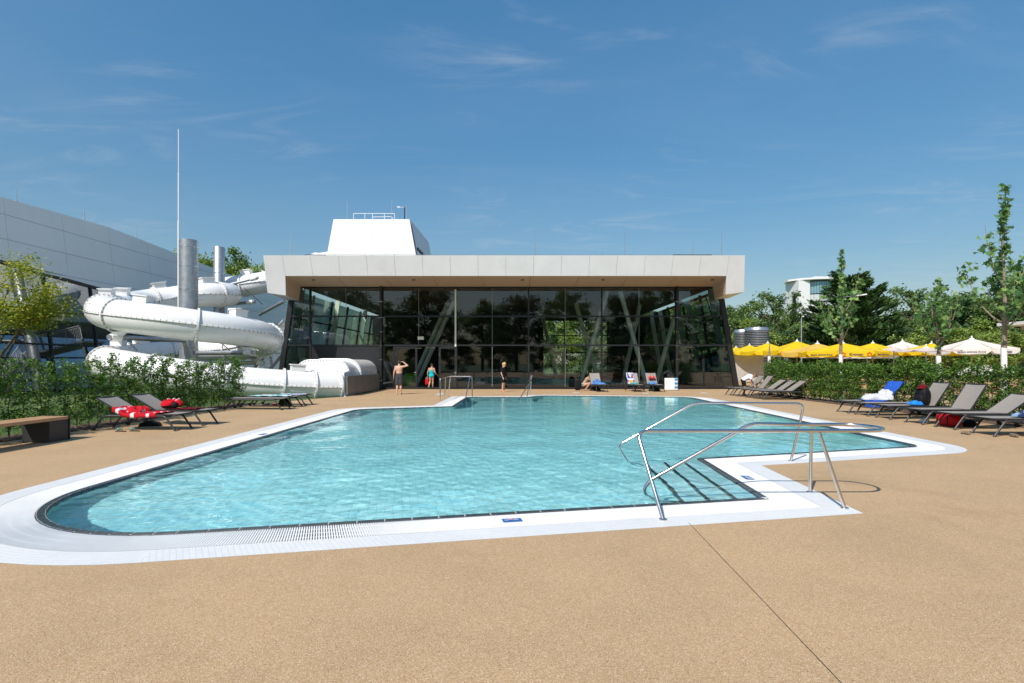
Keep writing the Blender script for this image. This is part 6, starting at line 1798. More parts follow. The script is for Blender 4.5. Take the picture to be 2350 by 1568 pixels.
# bench on the left
bn = thing('wooden_bench', 'wooden slatted bench with dark steel ends at the left edge', 'bench', (-9.68, 10.1, 0))
WOODB = wood_mat('larch_slat', (0.40, 0.22, 0.11), (0.56, 0.34, 0.18), 9.0, 1.0, 0.6)
for k in range(5):
    x = -0.25 + 0.115 * k; mb = MB(); mb.span(x, x + 0.095, -1.5, 1.32, 0.43, 0.495); mb.build('slat', WOODB, bn, bevel=0.006)
for y in (1.10, -1.3):
    mb = MB(); mb.span(-0.25, 0.305, y - 0.25, y + 0.25, 0.0, 0.425); mb.build('end_block', MAT['dark'], bn, bevel=0.008)
mb = MB(); mb.span(-0.27, 0.325, 1.325, 1.345, 0.0, 0.50); mb.build('end_plate', MAT['dark'], bn)
# ================================================================== people
SKIN = M('fair_skin', (0.56, 0.34, 0.24), 0.55, var=0.06, scale=6); SKIN_T = M('tanned_skin', (0.46, 0.26, 0.17), 0.55, var=0.06, scale=6)  # two even skin colours, fair and tanned
HAIR_B = M('blond_hair', (0.50, 0.34, 0.14), 0.6, var=0.3, scale=40); HAIR_D = M('dark_hair', (0.03, 0.018, 0.012), 0.5, var=0.3, scale=40); HAIR_M = M('brown_hair', (0.13, 0.075, 0.04), 0.55, var=0.3, scale=40); EYE_M = M('eye_dark', (0.02, 0.015, 0.012), 0.3)
def remesh(o, vox, it=6):
    m = o.modifiers.new('union', 'REMESH'); m.mode = 'VOXEL'; m.voxel_size = vox; m.use_smooth_shade = True
    s = o.modifiers.new('smooth', 'SMOOTH'); s.factor = 0.5; s.iterations = it
def axes(up, right):
    z = Vector(up).normalized(); x = (Vector(right) - z * Vector(right).dot(z)).normalized(); y = z.cross(x)
    return Matrix((x, y, z)).transposed()
def hand(mb, wrist, direction, palm_n, side_, s=1.0, curl=0.35):
    """palm with four fingers and a thumb; side_ = direction of the thumb"""
    d = Vector(direction).normalized(); n = Vector(palm_n); n = (n - d * n.dot(d)).normalized(); t = Vector(side_); t = (t - d * t.dot(d) - n * t.dot(n)).normalized()
    w = Vector(wrist); m_ = Matrix((t, n, d)).transposed()
    mb.ell(w + d * 0.05 * s, (0.040 * s, 0.017 * s, 0.055 * s), m_, 10, 8)
    for k, (off, ln) in enumerate(((0.030, 0.070), (0.010, 0.078), (-0.010, 0.073), (-0.029, 0.058))):
        p0 = w + (d * 0.085 + t * off) * s; p1 = p0 + (d * math.cos(curl) + n * math.sin(curl)) * ln * 0.5 * s; p2 = p1 + (d * math.cos(curl * 2.2) + n * math.sin(curl * 2.2)) * ln * 0.5 * s
        mb.cap(p0, p1, 0.0095 * s, 0.009 * s, 7); mb.cap(p1, p2, 0.009 * s, 0.0075 * s, 7)
    p0 = w + (d * 0.03 + t * 0.03) * s; p1 = p0 + (d * 0.6 + t * 0.7 + n * 0.3).normalized() * 0.04 * s; p2 = p1 + (d * 0.9 + t * 0.25 + n * 0.3).normalized() * 0.03 * s
    mb.cap(p0, p1, 0.012 * s, 0.010 * s, 7); mb.cap(p1, p2, 0.010 * s, 0.008 * s, 7)
def person(name_label, loc, rz, J, build=1.0, skin=SKIN, hair=HAIR_D, hair_style='short', female=False, vox=0.013, scale=1.0, palm=None):
    """J: joint positions in metres for a figure facing +x, left is +y"""
    t = thing('person', name_label, 'person', loc, rz); t.scale = (scale,) * 3
    V = {k: Vector(v) for k, v in J.items() if not isinstance(v, (int, float))}
    mb = MB(); b = build
    shr = V['shL'] - V['shR']; hpr = V['hipL'] - V['hipR']; up = V['neck'] - V['pelvis']
    Mt = axes(up, V['fwd'] if 'fwd' in V else Vector((1, 0, 0)))
    fw = Mt.col[0].normalized()
    mb.ell(V['pelvis'] + up * 0.02, (0.105 * b, 0.165 * b * (1.04 if female else 0.98), 0.13), Mt, 16, 12)
    mb.ell(V['pelvis'].lerp(V['neck'], 0.38), (0.100 * b, 0.138 * b * (0.92 if female else 1.05), 0.16), Mt, 16, 12)
    mb.ell(V['pelvis'].lerp(V['neck'], 0.68), (0.112 * b, 0.160 * b, 0.19), Mt, 16, 12)
    if female:
        for s in (-1, 1): mb.ell(V['pelvis'].lerp(V['neck'], 0.66) + fw * 0.085 + Mt.col[1] * s * 0.075, (0.06, 0.065, 0.065), Mt, 12, 8)
    mb.cap(V['shL'], V['shR'], 0.058 * b, 0.058 * b, 12)
    mb.cap(V['pelvis'].lerp(V['neck'], 0.90), V['head'] - (V['head'] - V['neck']) * 0.3, 0.060 * b, 0.052, 12)
    for s in 'LR':
        mb.cap(V['sh' + s], V['el' + s], 0.050 * b, 0.040 * b); mb.cap(V['el' + s], V['el' + s].lerp(V['wr' + s], 0.4), 0.040 * b, 0.038 * b); mb.cap(V['el' + s].lerp(V['wr' + s], 0.4), V['wr' + s], 0.038 * b, 0.026)
        mb.cap(V['hip' + s], V['kn' + s], 0.085 * b, 0.056 * b, 12); kn = V['kn' + s]; an = V['an' + s]
        calf = kn.lerp(an, 0.3) - (V['toe' + s] - an).normalized() * 0.016
        mb.cap(kn, calf, 0.054 * b, 0.056 * b, 12); mb.cap(calf, an, 0.056 * b, 0.034, 12)
        to = V['toe' + s]; heel = an - (to - an) * 0.22; heel.z = min(heel.z, an.z - 0.03)
        mb.cap(heel, to, 0.034, 0.026, 10); mb.cap(an, an.lerp(to, 0.5) - Vector((0, 0, 0.01)), 0.036, 0.030, 10)
        d = (V['wr' + s] - V['el' + s]).normalized()
        pn, sd = (palm or {}).get(s, (Vector((0, -1 if s == 'L' else 1, 0)), Vector((1, 0, 0))))
        hand(mb, V['wr' + s], d if (palm or {}).get('d' + s) is None else palm['d' + s], pn, sd)
    Mh = axes(V['head'] - V['neck'] if 'headup' not in V else V['headup'], V['face']); h = V['head']; f = Mh.col[0].normalized(); u = Mh.col[2].normalized(); l = Mh.col[1].normalized()
    mb.ell(h + u * 0.015, (0.098, 0.077, 0.108), Mh, 18, 14); mb.ell(h + f * 0.030 - u * 0.058, (0.060, 0.054, 0.062), Mh, 14, 10)
    mb.cap(h + f * 0.092 + u * 0.012, h + f * 0.112 - u * 0.024, 0.010, 0.014, 8)
    for s in (-1, 1): mb.ell(h + l * s * 0.080 - u * 0.008, (0.022, 0.009, 0.030), Mh, 10, 8)
    mb.cap(h + f * 0.085 - u * 0.058 - l * 0.02, h + f * 0.085 - u * 0.058 + l * 0.02, 0.009, 0.009, 8)
    body = mb.build('body', skin, t, 180); remesh(body, vox)
    e = MB()
    for s in (-1, 1): e.ell(h + f * 0.089 + l * s * 0.033 + u * 0.012, (0.008, 0.011, 0.007), Mh, 8, 6)
    e.build('eyes', EYE_M, t, 60)
    hm = MB(); hm.ell(h - f * 0.014 + u * 0.035, (0.104, 0.087, 0.104), Mh, 16, 12)
    if hair_style == 'short': hm.ell(h - f * 0.045 - u * 0.01, (0.07, 0.080, 0.075), Mh, 14, 10)
    if hair_style == 'buzz': hm = MB(); hm.ell(h - f * 0.012 + u * 0.022, (0.101, 0.081, 0.106), Mh, 16, 12)
    if hair_style == 'quiff':
        hm.ell(h - f * 0.04 + u * 0.0, (0.07, 0.082, 0.08), Mh, 14, 10); hm.ell(h + f * 0.06 + u * 0.10, (0.045, 0.06, 0.04), Mh, 12, 8); hm.ell(h + f * 0.0 + u * 0.125, (0.06, 0.055, 0.03), Mh, 12, 8)
    if hair_style == 'bun': hm.ell(h - f * 0.045 + u * 0.02, (0.07, 0.082, 0.085), Mh, 14, 10); hm.ell(h - f * 0.09 + u * 0.08, (0.05, 0.05, 0.045), Mh, 12, 8)
    if hair_style == 'long':
        hm.ell(h - f * 0.03 - u * 0.02, (0.085, 0.094, 0.10), Mh, 14, 10)
        for s in (-1, 0, 1): hm.cap(h - f * (0.05 if s == 0 else 0.0) + l * s * 0.07, h + Vector((0.05, 0, -0.24)) + l * s * 0.05 - f * 0.02, 0.05, 0.022, 10)
    ho = hm.build('hair', hair, t, 180); remesh(ho, 0.012, 3)
    return t, V, Mt
def garment(t, name, mb, mat, vox=0.014, it=4):
    o = mb.build(name, mat, t, 180); remesh(o, vox, it); return o
def torso_shell(mb, V, Mt, k, lo, hi, b=1.0, female=False):
    up = V['neck'] - V['pelvis']
    for fr, r in ((0.04, (0.108, 0.168, 0.12)), (0.38, (0.106, 0.145, 0.16)), (0.68, (0.116, 0.164, 0.185))):
        if lo <= fr <= hi: mb.ell(V['pelvis'].lerp(V['neck'], fr), (r[0] * k * b, r[1] * k * b, r[2]), Mt, 16, 12)

# ---- man seen from behind, hand on his head (faces +x locally, turned to face the pavilion)
JM = dict(pelvis=(0, 0, 0.95), neck=(-0.01, 0, 1.50), head=(0.02, 0.0, 1.665), face=(1, 0.15, 0), shL=(0, 0.185, 1.43), shR=(0, -0.185, 1.44), elL=(-0.02, 0.26, 1.14), wrL=(0.03, 0.30, 0.89),
          elR=(0.02, -0.44, 1.50), wrR=(0.02, -0.20, 1.70), hipL=(0, 0.09, 0.90), hipR=(0, -0.09, 0.90), knL=(0.02, 0.10, 0.49), knR=(0.05, -0.08, 0.49), anL=(-0.06, 0.10, 0.075), anR=(0.05, -0.07, 0.075), toeL=(0.10, 0.13, 0.03), toeR=(0.21, -0.10, 0.03))
pm, V, Mt = person('bare-backed man in dark shorts shading his head with one hand', G(916, 905.5), R(86), JM, 1.12, SKIN, HAIR_D, 'buzz', palm={'R': (Vector((0, 0, -1)), Vector((1, 0, 0))), 'dR': Vector((0.1, 1, 0.1)), 'L': (Vector((0, -1, 0)), Vector((1, 0, 0)))})
mb = MB(); mb.ell(V['pelvis'] + Vector((0, 0, 0.0)), (0.135, 0.20, 0.13), Mt, 16, 12); mb.lathe([(0.17, -0.1), (0.185, 0.0), (0.175, 0.13)], 20, V['pelvis'], 0, Matrix.Diagonal(Vector((0.75, 1.08, 1))))
for s in 'LR':
    mb.tube([V['hip' + s] + Vector((0, 0, 0.02)), V['hip' + s].lerp(V['kn' + s], 0.5), V['hip' + s].lerp(V['kn' + s], 0.95)], [0.12, 0.125, 0.118], 16)
SHORTS = cloth_mat('charcoal_shorts', (0.045, 0.047, 0.055), (0.06, 0.062, 0.07), 12, 0.3)
garment(pm, 'swim_shorts', mb, SHORTS)
mb = MB(); mb.tube([V['wrL'] + Vector((0, 0, 0.03)), V['wrL'] + Vector((0, 0, 0.055))], 0.035, 12); mb.build('wristband', CL['royal'], pm, 40)
# ---- woman in turquoise swimsuit walking in, bag in her left hand
JW = dict(pelvis=(0, 0, 0.86), neck=(0.02, 0, 1.34), head=(0.06, -0.01, 1.48), face=(1, -0.5, 0), shL=(0.0, 0.165, 1.28), shR=(0.02, -0.165, 1.28), elL=(-0.05, 0.24, 1.02), wrL=(0.0, 0.25, 0.80),
          elR=(-0.03, -0.25, 1.02), wrR=(0.10, -0.36, 0.86), hipL=(0, 0.085, 0.82), hipR=(0, -0.085, 0.82), knL=(0.0, 0.09, 0.45), knR=(0.05, -0.08, 0.45), anL=(-0.22, 0.10, 0.13), anR=(0.04, -0.07, 0.075), toeL=(-0.10, 0.11, 0.03), toeR=(0.19, -0.09, 0.03))
pw, V, Mt = person('woman in a turquoise swimsuit walking into the open door', (-5.13, 34.45, 0), R(78), JW, 1.08, SKIN_T, HAIR_D, 'bun', True)
mb = MB(); torso_shell(mb, V, Mt, 1.09, 0, 0.5, 1.06, True); mb.ell(V['pelvis'].lerp(V['neck'], 0.60), (0.128, 0.172, 0.13), Mt, 16, 12); mb.ell(V['pelvis'] - Vector((0.02, 0, 0.03)), (0.125, 0.19, 0.12), Mt, 16, 12)
for s in (-1, 1): mb.tube([V['pelvis'].lerp(V['neck'], 0.72) + Vector((-0.10, s * 0.08, 0)), V['neck'] + Vector((-0.04, s * 0.10, -0.03)), V['pelvis'].lerp(V['neck'], 0.72) + Vector((0.12, s * 0.08, 0))], 0.014, 8)
garment(pw, 'swimsuit', mb, cloth_mat('turquoise_suit', (0.01, 0.40, 0.46), (0.015, 0.46, 0.52), 6, 0.3))
FLIP = M('green_flip_flop', (0.10, 0.30, 0.03), 0.6)
mb = MB(); mb.bar(V['anR'] + Vector((-0.07, 0, -0.068)), V['toeR'] + Vector((0.02, 0, -0.02)), 0.09, 0.02); mb.bar(V['anL'] + Vector((-0.06, 0, 0.0)), V['toeL'] + Vector((0.02, 0, -0.035)), 0.09, 0.02); mb.build('flip_flops', FLIP, pw)
bagw = thing('beach_bag', 'red and white printed bag hanging from the swimsuit woman\'s hand', 'bag', (-5.42, 34.42, 0.24), R(10))
rounded_bag(bagw, 'body', (0, 0, 0), (0.24, 0.16, 0.40), CL['redwhite'], 51)
mb = MB(); mb.tube([(-0.07, 0, 0.37), (-0.02, 0, 0.52), (0.02, 0, 0.52), (0.07, 0, 0.37)], 0.012, 6); mb.build('handles', CL['white'], bagw, 60)
# ---- boy in black by the pool edge, looking down to the right
JB = dict(pelvis=(0, 0, 0.86), neck=(-0.01, 0, 1.33), head=(0.045, 0, 1.475), headup=(0.28, 0, 1), face=(1, 0, -0.3), shL=(0, 0.15, 1.27), shR=(0, -0.15, 1.27), elL=(-0.02, 0.20, 1.02), wrL=(0.05, 0.19, 0.80), elR=(-0.02, -0.20, 1.02), wrR=(0.06, -0.19, 0.80),
          hipL=(0, 0.075, 0.82), hipR=(0, -0.075, 0.82), knL=(0.02, 0.08, 0.45), knR=(0.03, -0.08, 0.45), anL=(0.0, 0.08, 0.075), anR=(-0.01, -0.09, 0.075), toeL=(0.15, 0.11, 0.03), toeR=(0.15, -0.12, 0.03))
pb, V, Mt = person('blond boy in black shirt and shorts standing on the far deck', G(1155, 899.5), R(-25), JB, 0.90, SKIN, HAIR_B, 'quiff', scale=1.04)
BLK = cloth_mat('black_shirt', (0.010, 0.010, 0.012), (0.016, 0.016, 0.018), 7, 0.3)
mb = MB(); torso_shell(mb, V, Mt, 1.17, 0, 1, 0.92); mb.lathe([(0.128, -0.06), (0.132, 0.1)], 20, V['pelvis'], 0, Matrix.Diagonal(Vector((0.9, 1.22, 1)))); mb.cap(V['shL'], V['shR'], 0.07, 0.07)
for s in 'LR': mb.tube([V['sh' + s], V['sh' + s].lerp(V['el' + s], 0.75)], [0.066, 0.068], 14)
garment(pb, 'tshirt', mb, BLK)
mb = MB(); mb.ell(V['pelvis'] - Vector((0, 0, 0.03)), (0.115, 0.165, 0.12), Mt, 16, 12)
for s in 'LR': mb.tube([V['hip' + s], V['hip' + s].lerp(V['kn' + s], 0.85)], [0.095, 0.082], 14)
garment(pb, 'shorts', mb, BLK)
mb = MB()
for s in 'LR': mb.bar(V['an' + s] + Vector((-0.06, 0, -0.068)), V['toe' + s] + Vector((0.02, 0, -0.022)), 0.085, 0.02)
mb.build('flip_flops', RED_S, pb)
mb = MB(); mb.bar(V['wrR'] + Vector((0.02, 0.0, 0.04)), V['wrR'] + Vector((-0.10, -0.12, 0.02)), 0.03, 0.012); mb.build('wristband', CL['royal'], pb)
# ---- crouching woman in striped bikini
JC = dict(pelvis=(-0.16, 0, 0.34), neck=(0.14, 0, 0.74), fwd=(0.8, 0, -0.6), head=(0.27, 0, 0.80), headup=(0.85, 0, 0.55), face=(0.45, 0, -0.9), shL=(0.12, 0.16, 0.69), shR=(0.12, -0.16, 0.69), elL=(0.36, 0.22, 0.50), wrL=(0.53, 0.16, 0.33), elR=(0.33, -0.20, 0.52), wrR=(0.52, -0.12, 0.36),
          hipL=(-0.14, 0.09, 0.31), hipR=(-0.14, -0.09, 0.31), knL=(0.26, 0.15, 0.42), knR=(0.28, -0.13, 0.44), anL=(0.0, 0.13, 0.09), anR=(-0.02, -0.12, 0.09), toeL=(0.16, 0.14, 0.03), toeR=(0.14, -0.13, 0.03))
pcw, V, Mt = person('crouching blond woman in a striped bikini packing beside a lounger', (4.42, 32.25, 0), R(-8), JC, 1.05, SKIN_T, HAIR_B, 'long', True, scale=1.06)
BIK = cloth_mat('striped_bikini', (0.01, 0.05, 0.07), (0.02, 0.42, 0.44), 14, 0.04)
mb = MB(); mb.ell(V['pelvis'] + Vector((-0.01, 0, 0.0)), (0.118, 0.182, 0.10), Mt, 16, 12); garment(pcw, 'bikini_bottom', mb, BIK)
mb = MB(); c = V['pelvis'].lerp(V['neck'], 0.64)
for s in (-1, 1): mb.ell(c + Mt.col[0] * 0.095 + Mt.col[1] * s * 0.075, (0.066, 0.07, 0.066), Mt, 12, 8)
ringp = [c + Mt.col[0] * math.cos(a) * 0.120 + Mt.col[1] * math.sin(a) * 0.168 for a in [2 * PI * k / 24 for k in range(24)]]
mb.tube(ringp, 0.018, 8, closed=True)
for s in (-1, 1): mb.tube([c + Mt.col[0] * 0.12 + Mt.col[1] * s * 0.09, V['neck'] + Mt.col[1] * s * 0.06, c - Mt.col[0] * 0.11 + Mt.col[1] * s * 0.07], 0.010, 6)
garment(pcw, 'bikini_top', mb, BIK)
heap('black_backpack', (4.95, 32.1, 0.0), (0.62, 0.42, 0.28), CL['black'], 53, 'black bag on the deck in front of the crouching woman', 'bag')
cb = thing('chair_bag', 'black rounded bag standing behind the crouching woman', 'bag', (3.95, 32.55, 0.0), 0)
rounded_bag(cb, 'body', (0, 0, 0.0), (0.40, 0.30, 0.74), CL['black'], 54)
mb = MB(); mb.tube([(-0.1, 0, 0.7), (-0.04, 0, 0.80), (0.04, 0, 0.80), (0.1, 0, 0.7)], 0.012, 6); mb.build('handle', MAT['black'], cb, 60)
# ---- boy in white shirt bending over a lounger
JD = dict(pelvis=(-0.10, 0, 0.80), neck=(0.30, 0, 1.02), fwd=(0.5, 0, -0.9), head=(0.43, 0, 1.0), headup=(0.8, 0, 0.25), face=(0.4, 0, -0.9), shL=(0.26, 0.15, 0.98), shR=(0.26, -0.15, 0.98), elL=(0.34, 0.19, 0.74), wrL=(0.44, 0.15, 0.54), elR=(0.20, -0.20, 0.76), wrR=(0.26, -0.17, 0.56),
          hipL=(-0.10, 0.08, 0.76), hipR=(-0.10, -0.08, 0.76), knL=(-0.02, 0.10, 0.42), knR=(-0.04, -0.09, 0.42), anL=(-0.04, 0.11, 0.075), anR=(-0.06, -0.09, 0.075), toeL=(0.11, 0.14, 0.03), toeR=(0.09, -0.11, 0.03))
pd, V, Mt = person('boy in a white shirt and black shorts bending over a lounger', (11.72, 27.15, 0), R(-12), JD, 0.92, SKIN_T, HAIR_M, 'short', scale=1.0)
WSH = cloth_mat('white_tee', (0.74, 0.76, 0.80), (0.80, 0.81, 0.83), 6, 0.3)
mb = MB(); torso_shell(mb, V, Mt, 1.17, 0, 1, 0.94); mb.cap(V['shL'], V['shR'], 0.07, 0.07)
for s in 'LR': mb.tube([V['sh' + s], V['sh' + s].lerp(V['el' + s], 0.7)], [0.066, 0.070], 14)
garment(pd, 'tshirt', mb, WSH)
mb = MB(); mb.ell(V['pelvis'].lerp(V['neck'], 0.6) + Mt.col[0] * 0.085, (0.06, 0.11, 0.11), Mt, 12, 8); garment(pd, 'shirt_print', mb, cloth_mat('purple_print', (0.02, 0.012, 0.03), (0.30, 0.05, 0.32), 20, 0.04))
mb = MB(); mb.ell(V['pelvis'] - Vector((0, 0, 0.02)), (0.118, 0.165, 0.12), Mt, 16, 12)
for s in 'LR': mb.tube([V['hip' + s], V['hip' + s].lerp(V['kn' + s], 0.8)], [0.098, 0.092], 14)
garment(pd, 'shorts', mb, BLK)
mb = MB(); mb.tube([V['wrL'] + Vector((-0.02, 0, 0.03)), V['wrL'] + Vector((-0.012, 0, 0.015))], 0.032, 10); mb.build('wristband', CL['royal'], pd)
mb = MB()
for s in 'LR': mb.bar(V['an' + s] + Vector((-0.06, 0, -0.068)), V['toe' + s] + Vector((0.02, 0, -0.022)), 0.085, 0.02)
mb.build('sandals', MAT['black'], pd)

# ================================================================== parasol terrace
def canvas(name, col, trans=0.35): return M(name, col, 0.85, var=0.05, scale=2.0, trans=trans, spec=0.2)
CAN = {'yellow': canvas('yellow_canvas', (0.90, 0.66, 0.02)), 'pale': canvas('faded_yellow_canvas', (0.86, 0.60, 0.13)), 'white': canvas('cream_canvas', (0.86, 0.84, 0.79)), 'pink': canvas('pinkish_canvas', (0.80, 0.69, 0.65))}
INK = M('navy_ink', (0.02, 0.02, 0.10), 0.8, var=0); INKRED = M('red_ink', (0.62, 0.05, 0.02), 0.8, var=0); POLEW = wood_mat('yellow_pole_wood', (0.36, 0.22, 0.08), (0.48, 0.32, 0.14), 3, 3)
def text_mesh(txt, size, mat, shear=0.0):
    cu = bpy.data.curves.new('t', 'FONT'); cu.body = txt; cu.size = size; cu.align_x = 'CENTER'; cu.align_y = 'CENTER'; cu.extrude = 0.002; cu.shear = shear; cu.resolution_u = 3; cu.offset = size * 0.018
    o = bpy.data.objects.new('t', cu); COL.objects.link(o)
    dg = bpy.context.evaluated_depsgraph_get(); me = bpy.data.meshes.new_from_object(o.evaluated_get(dg)); bpy.data.objects.remove(o)
    me.materials.clear(); me.materials.append(mat)
    return me
TXT_K = text_mesh('Kronen', 0.215, INK); TXT_B = text_mesh('Badens schönste Krone', 0.125, INK); TXT_R = text_mesh('BRAUEREI', 0.13, INK)
def crown_logo():
    mb = MB(); o = [(-0.09, -0.08), (0.09, -0.08), (0.12, 0.05), (0.0, 0.12), (-0.12, 0.05)]; i_ = [(x * 0.62, y * 0.62) for x, y in o]; n = 5
    vs = [(x, y, 0.0) for x, y in o] + [(x, y, 0.0) for x, y in i_]
    mb.add(vs, [(k, (k + 1) % n, n + (k + 1) % n, n + k) for k in range(n)]); return mb.mesh('crown_logo', INKRED)
LOGO = crown_logo()
def parasol(kind, x, y, r, zr, zt, sides, rz, label, val=0.27, texts=(), group='parasols on the terrace', wood=True, sag=0.10):
    t = thing('parasol', label, 'parasol', (x, y, 0), rz, group)
    mb = MB(); mb.lathe([(0.38, 0.0), (0.38, 0.06), (0.06, 0.09), (0.06, 0.3)], 14); mb.build('base', MAT['concrete'], t, 40)
    mb = MB(); mb.tube([(0, 0, 0.05), (0, 0, zt)], 0.032, 10); mb.build('pole', POLEW if wood else MAT['galv'], t, 40)
    ca_ = CAN[kind]; cor = [Vector((r * math.cos(2 * PI * (k + 0.5) / sides), r * math.sin(2 * PI * (k + 0.5) / sides), zr)) for k in range(sides)]
    mb = MB(); n = 8; m = 6
    for k in range(sides):
        a, b = cor[k], cor[(k + 1) % sides]; vs = []
        for i in range(n + 1):
            u = i / n
            for j in range(m + 1):
                v = j / m; e = a.lerp(b, v); p = Vector((0, 0, zt)).lerp(e, u)
                p.z -= sag * u * (1 - u) * 1.6 + sag * 0.55 * u * (1 - (2 * v - 1) ** 2)
                vs.append(p)
        mb.add(vs, [(i * (m + 1) + j, (i + 1) * (m + 1) + j, (i + 1) * (m + 1) + j + 1, i * (m + 1) + j + 1) for i in range(n) for j in range(m)])
    mb.build('canopy', ca_, t, 180 if False else 25)
    for k in range(sides):
        a, b = cor[k], cor[(k + 1) % sides]; vs = []; mm = 10
        for j in range(mm + 1):
            v = j / mm; e = a.lerp(b, v); dz = sag * 0.55 * (1 - (2 * v - 1) ** 2)
            out = Vector((e.x, e.y, 0)).normalized() * (0.012 * math.sin(v * 9 + k))
            h = val * (0.55 if j in (0, mm) else 1.0) + 0.012 * math.sin(v * 14 + k * 2)
            vs += [e + Vector((0, 0, -dz + 0.004)), e + out + Vector((0, 0, -dz - h))]
        mb = MB(); mb.add(vs, [(2 * j, 2 * j + 1, 2 * j + 3, 2 * j + 2) for j in range(mm)]); va = mb.build('valance', ca_, t, 180)
        if k in dict(texts):
            mid = (a + b) / 2; nrm = Vector((mid.x, mid.y, 0)).normalized(); ang = math.atan2(nrm.y, nrm.x) + PI / 2
            for (me, off, dy) in dict(texts)[k]:
                along = Vector((math.cos(ang), math.sin(ang), 0))
                link('lettering' if me is not LOGO else 'crown_print', me, va, mid + nrm * 0.03 + along * off + Vector((0, 0, -sag * 0.5 - val * 0.55 + dy)), (PI / 2, 0, ang))
        mb = MB(); mb.bar(Vector((0, 0, zt - 0.10)), cor[k] + Vector((0, 0, -0.02)), 0.03, 0.04); mb.build('rib', POLEW if wood else MAT['galv'], t)
    mb = MB(); mb.lathe([(0.13, zt - 0.03), (0.10, zt + 0.015), (0.03, zt + 0.04), (0.03, zt + 0.09), (0.045, zt + 0.11), (0.02, zt + 0.15)], 12); mb.build('finial', MAT['white'], t, 60)
    return t
full = lambda: [(LOGO, -0.62, 0), (TXT_K, 0, 0), (LOGO, 0.62, 0)]
def para(kind, xd, yap, yrim, Y, r, sides, rz, label, texts=(), **kw):
    a = P(xd, yap - 3, Y); rim = P(xd, yrim - 7, Y)
    return parasol(kind, a.x, Y, r, rim.z, a.z, sides, rz, label, texts=texts, **kw)
para('yellow', 1934, 790, 814, 30.6, 2.25, 8, R(22.5 + 8), 'large yellow parasol in front of the others with lettered valance', texts=((4, full()), (5, [(TXT_B, 0, 0)]), (3, [(TXT_B, 0, 0)]), (6, full())))
para('pale', 1876, 791, 815, 33.0, 2.10, 8, R(22.5 - 8), 'faded yellow parasol left of the large front one', texts=((5, full()), (4, [(TXT_B, 0, 0)])))
para('yellow', 1829, 786, 812, 36.5, 2.15, 8, R(10), 'yellow parasol with the tallest peak behind the faded one', texts=((5, [(LOGO, -0.5, 0), (TXT_K, 0.1, 0)]), (4, full())))
para('yellow', 1762, 790, 814, 43.0, 2.1, 8, R(15), 'yellow parasol third from the pavilion corner', texts=((5, full()),))
para('yellow', 1720, 795, 815, 50.0, 2.0, 8, R(5), 'yellow parasol second from the pavilion corner', texts=((5, [(TXT_R, 0, 0)]), (6, [(TXT_B, 0, 0)])))
para('yellow', 1689, 800, 816, 57.0, 2.0, 8, R(12), 'yellow parasol partly hidden by the pavilion corner')
para('yellow', 2003, 790, 812, 38.5, 2.05, 8, R(3), 'yellow parasol peaking behind the front one on its right')
para('yellow', 2138, 791, 812, 35.0, 2.1, 8, R(18), 'yellow parasol between the two white ones')
para('white', 2071, 786, 812, 40.0, 2.2, 8, R(0), 'white parasol with pointed top left of the shortest maple')
para('white', 2230, 780, 808, 31.0, 2.15, 8, R(22.5 - 18), 'large white parasol with dark lettering at the right', texts=((4, [(TXT_B, 0, 0)]), (5, [(TXT_K, 0, 0)]), (6, [(TXT_R, 0, 0)])))
para('pink', 2051, 799, 813, 34.0, 1.35, 8, R(5), 'small pinkish parasol below the pointed white one', val=0.0001, wood=False)
para('pink', 2125, 800, 812, 26.5, 1.45, 8, R(10), 'small pinkish parasol nearest the hedge', val=0.0001, wood=False)
para('white', 1739, 806, 818, 54.0, 2.0, 8, R(4), 'low white parasol behind the second yellow one', wood=False)
para('white', 1806, 806, 817, 48.0, 2.0, 8, R(9), 'low white parasol behind the tall-peaked yellow one', wood=False)
para('white', 1900, 808, 820, 46.0, 2.2, 8, R(2), 'low white parasol behind the large front yellow one', wood=False)
para('white', 1990, 808, 821, 44.0, 2.2, 8, R(2), 'low white parasol right of the large front yellow one', wood=False)
# beer tables and benches
BEER = wood_mat('orange_bench_wood', (0.52, 0.25, 0.09), (0.66, 0.36, 0.15), 2.0, 12.0, 0.5)
def beer(kind, x, y, rz, label, group):
    z, w, L = (0.76, 0.5, 2.2) if kind == 'beer_table' else (0.46, 0.26, 2.2)
    t = thing(kind, label, kind.split('_')[1], (x, y, 0), rz, group)
    mb = MB(); mb.span(-L / 2, L / 2, -w / 2, w / 2, z - 0.03, z); mb.build('top', BEER, t, bevel=0.006)
    for s in (-1, 1):
        mb = MB(); mb.tube([(s * 0.8, -w * 0.4, 0.0), (s * 0.8, -w * 0.3, z - 0.03)], 0.016, 6); mb.tube([(s * 0.8, w * 0.4, 0.0), (s * 0.8, w * 0.3, z - 0.03)], 0.016, 6); mb.tube([(s * 0.8, -w * 0.36, 0.25), (s * 0.8, w * 0.36, 0.25)], 0.012, 6); mb.build('leg_frame', MAT['dark'], t)
tabs = ((21.4, 43.0), (18.6, 33.5), (21.0, 34.5), (19.2, 29.0), (22.4, 29.6), (25.2, 33.0), (26.5, 29.0), (21.0, 24.0), (24.0, 24.5), (19.0, 20.6), (22.3, 19.6))
for i, (x, y) in enumerate(tabs):
    place = 'by the concrete wall' if i == 0 else 'behind the right hedge'
    lb = 'orange wooden beer %s standing ' + ('beside the concrete wall' if i == 0 else 'under the parasols behind the right hedge')
    beer('beer_table', x, y, R(4 * (i % 3) - 3), lb % 'table', 'beer tables on the terrace')
    for s in (-1, 1): beer('beer_bench', x, y + s * 0.62, R(4 * (i % 3) - 3), lb % 'bench', 'beer benches on the terrace')

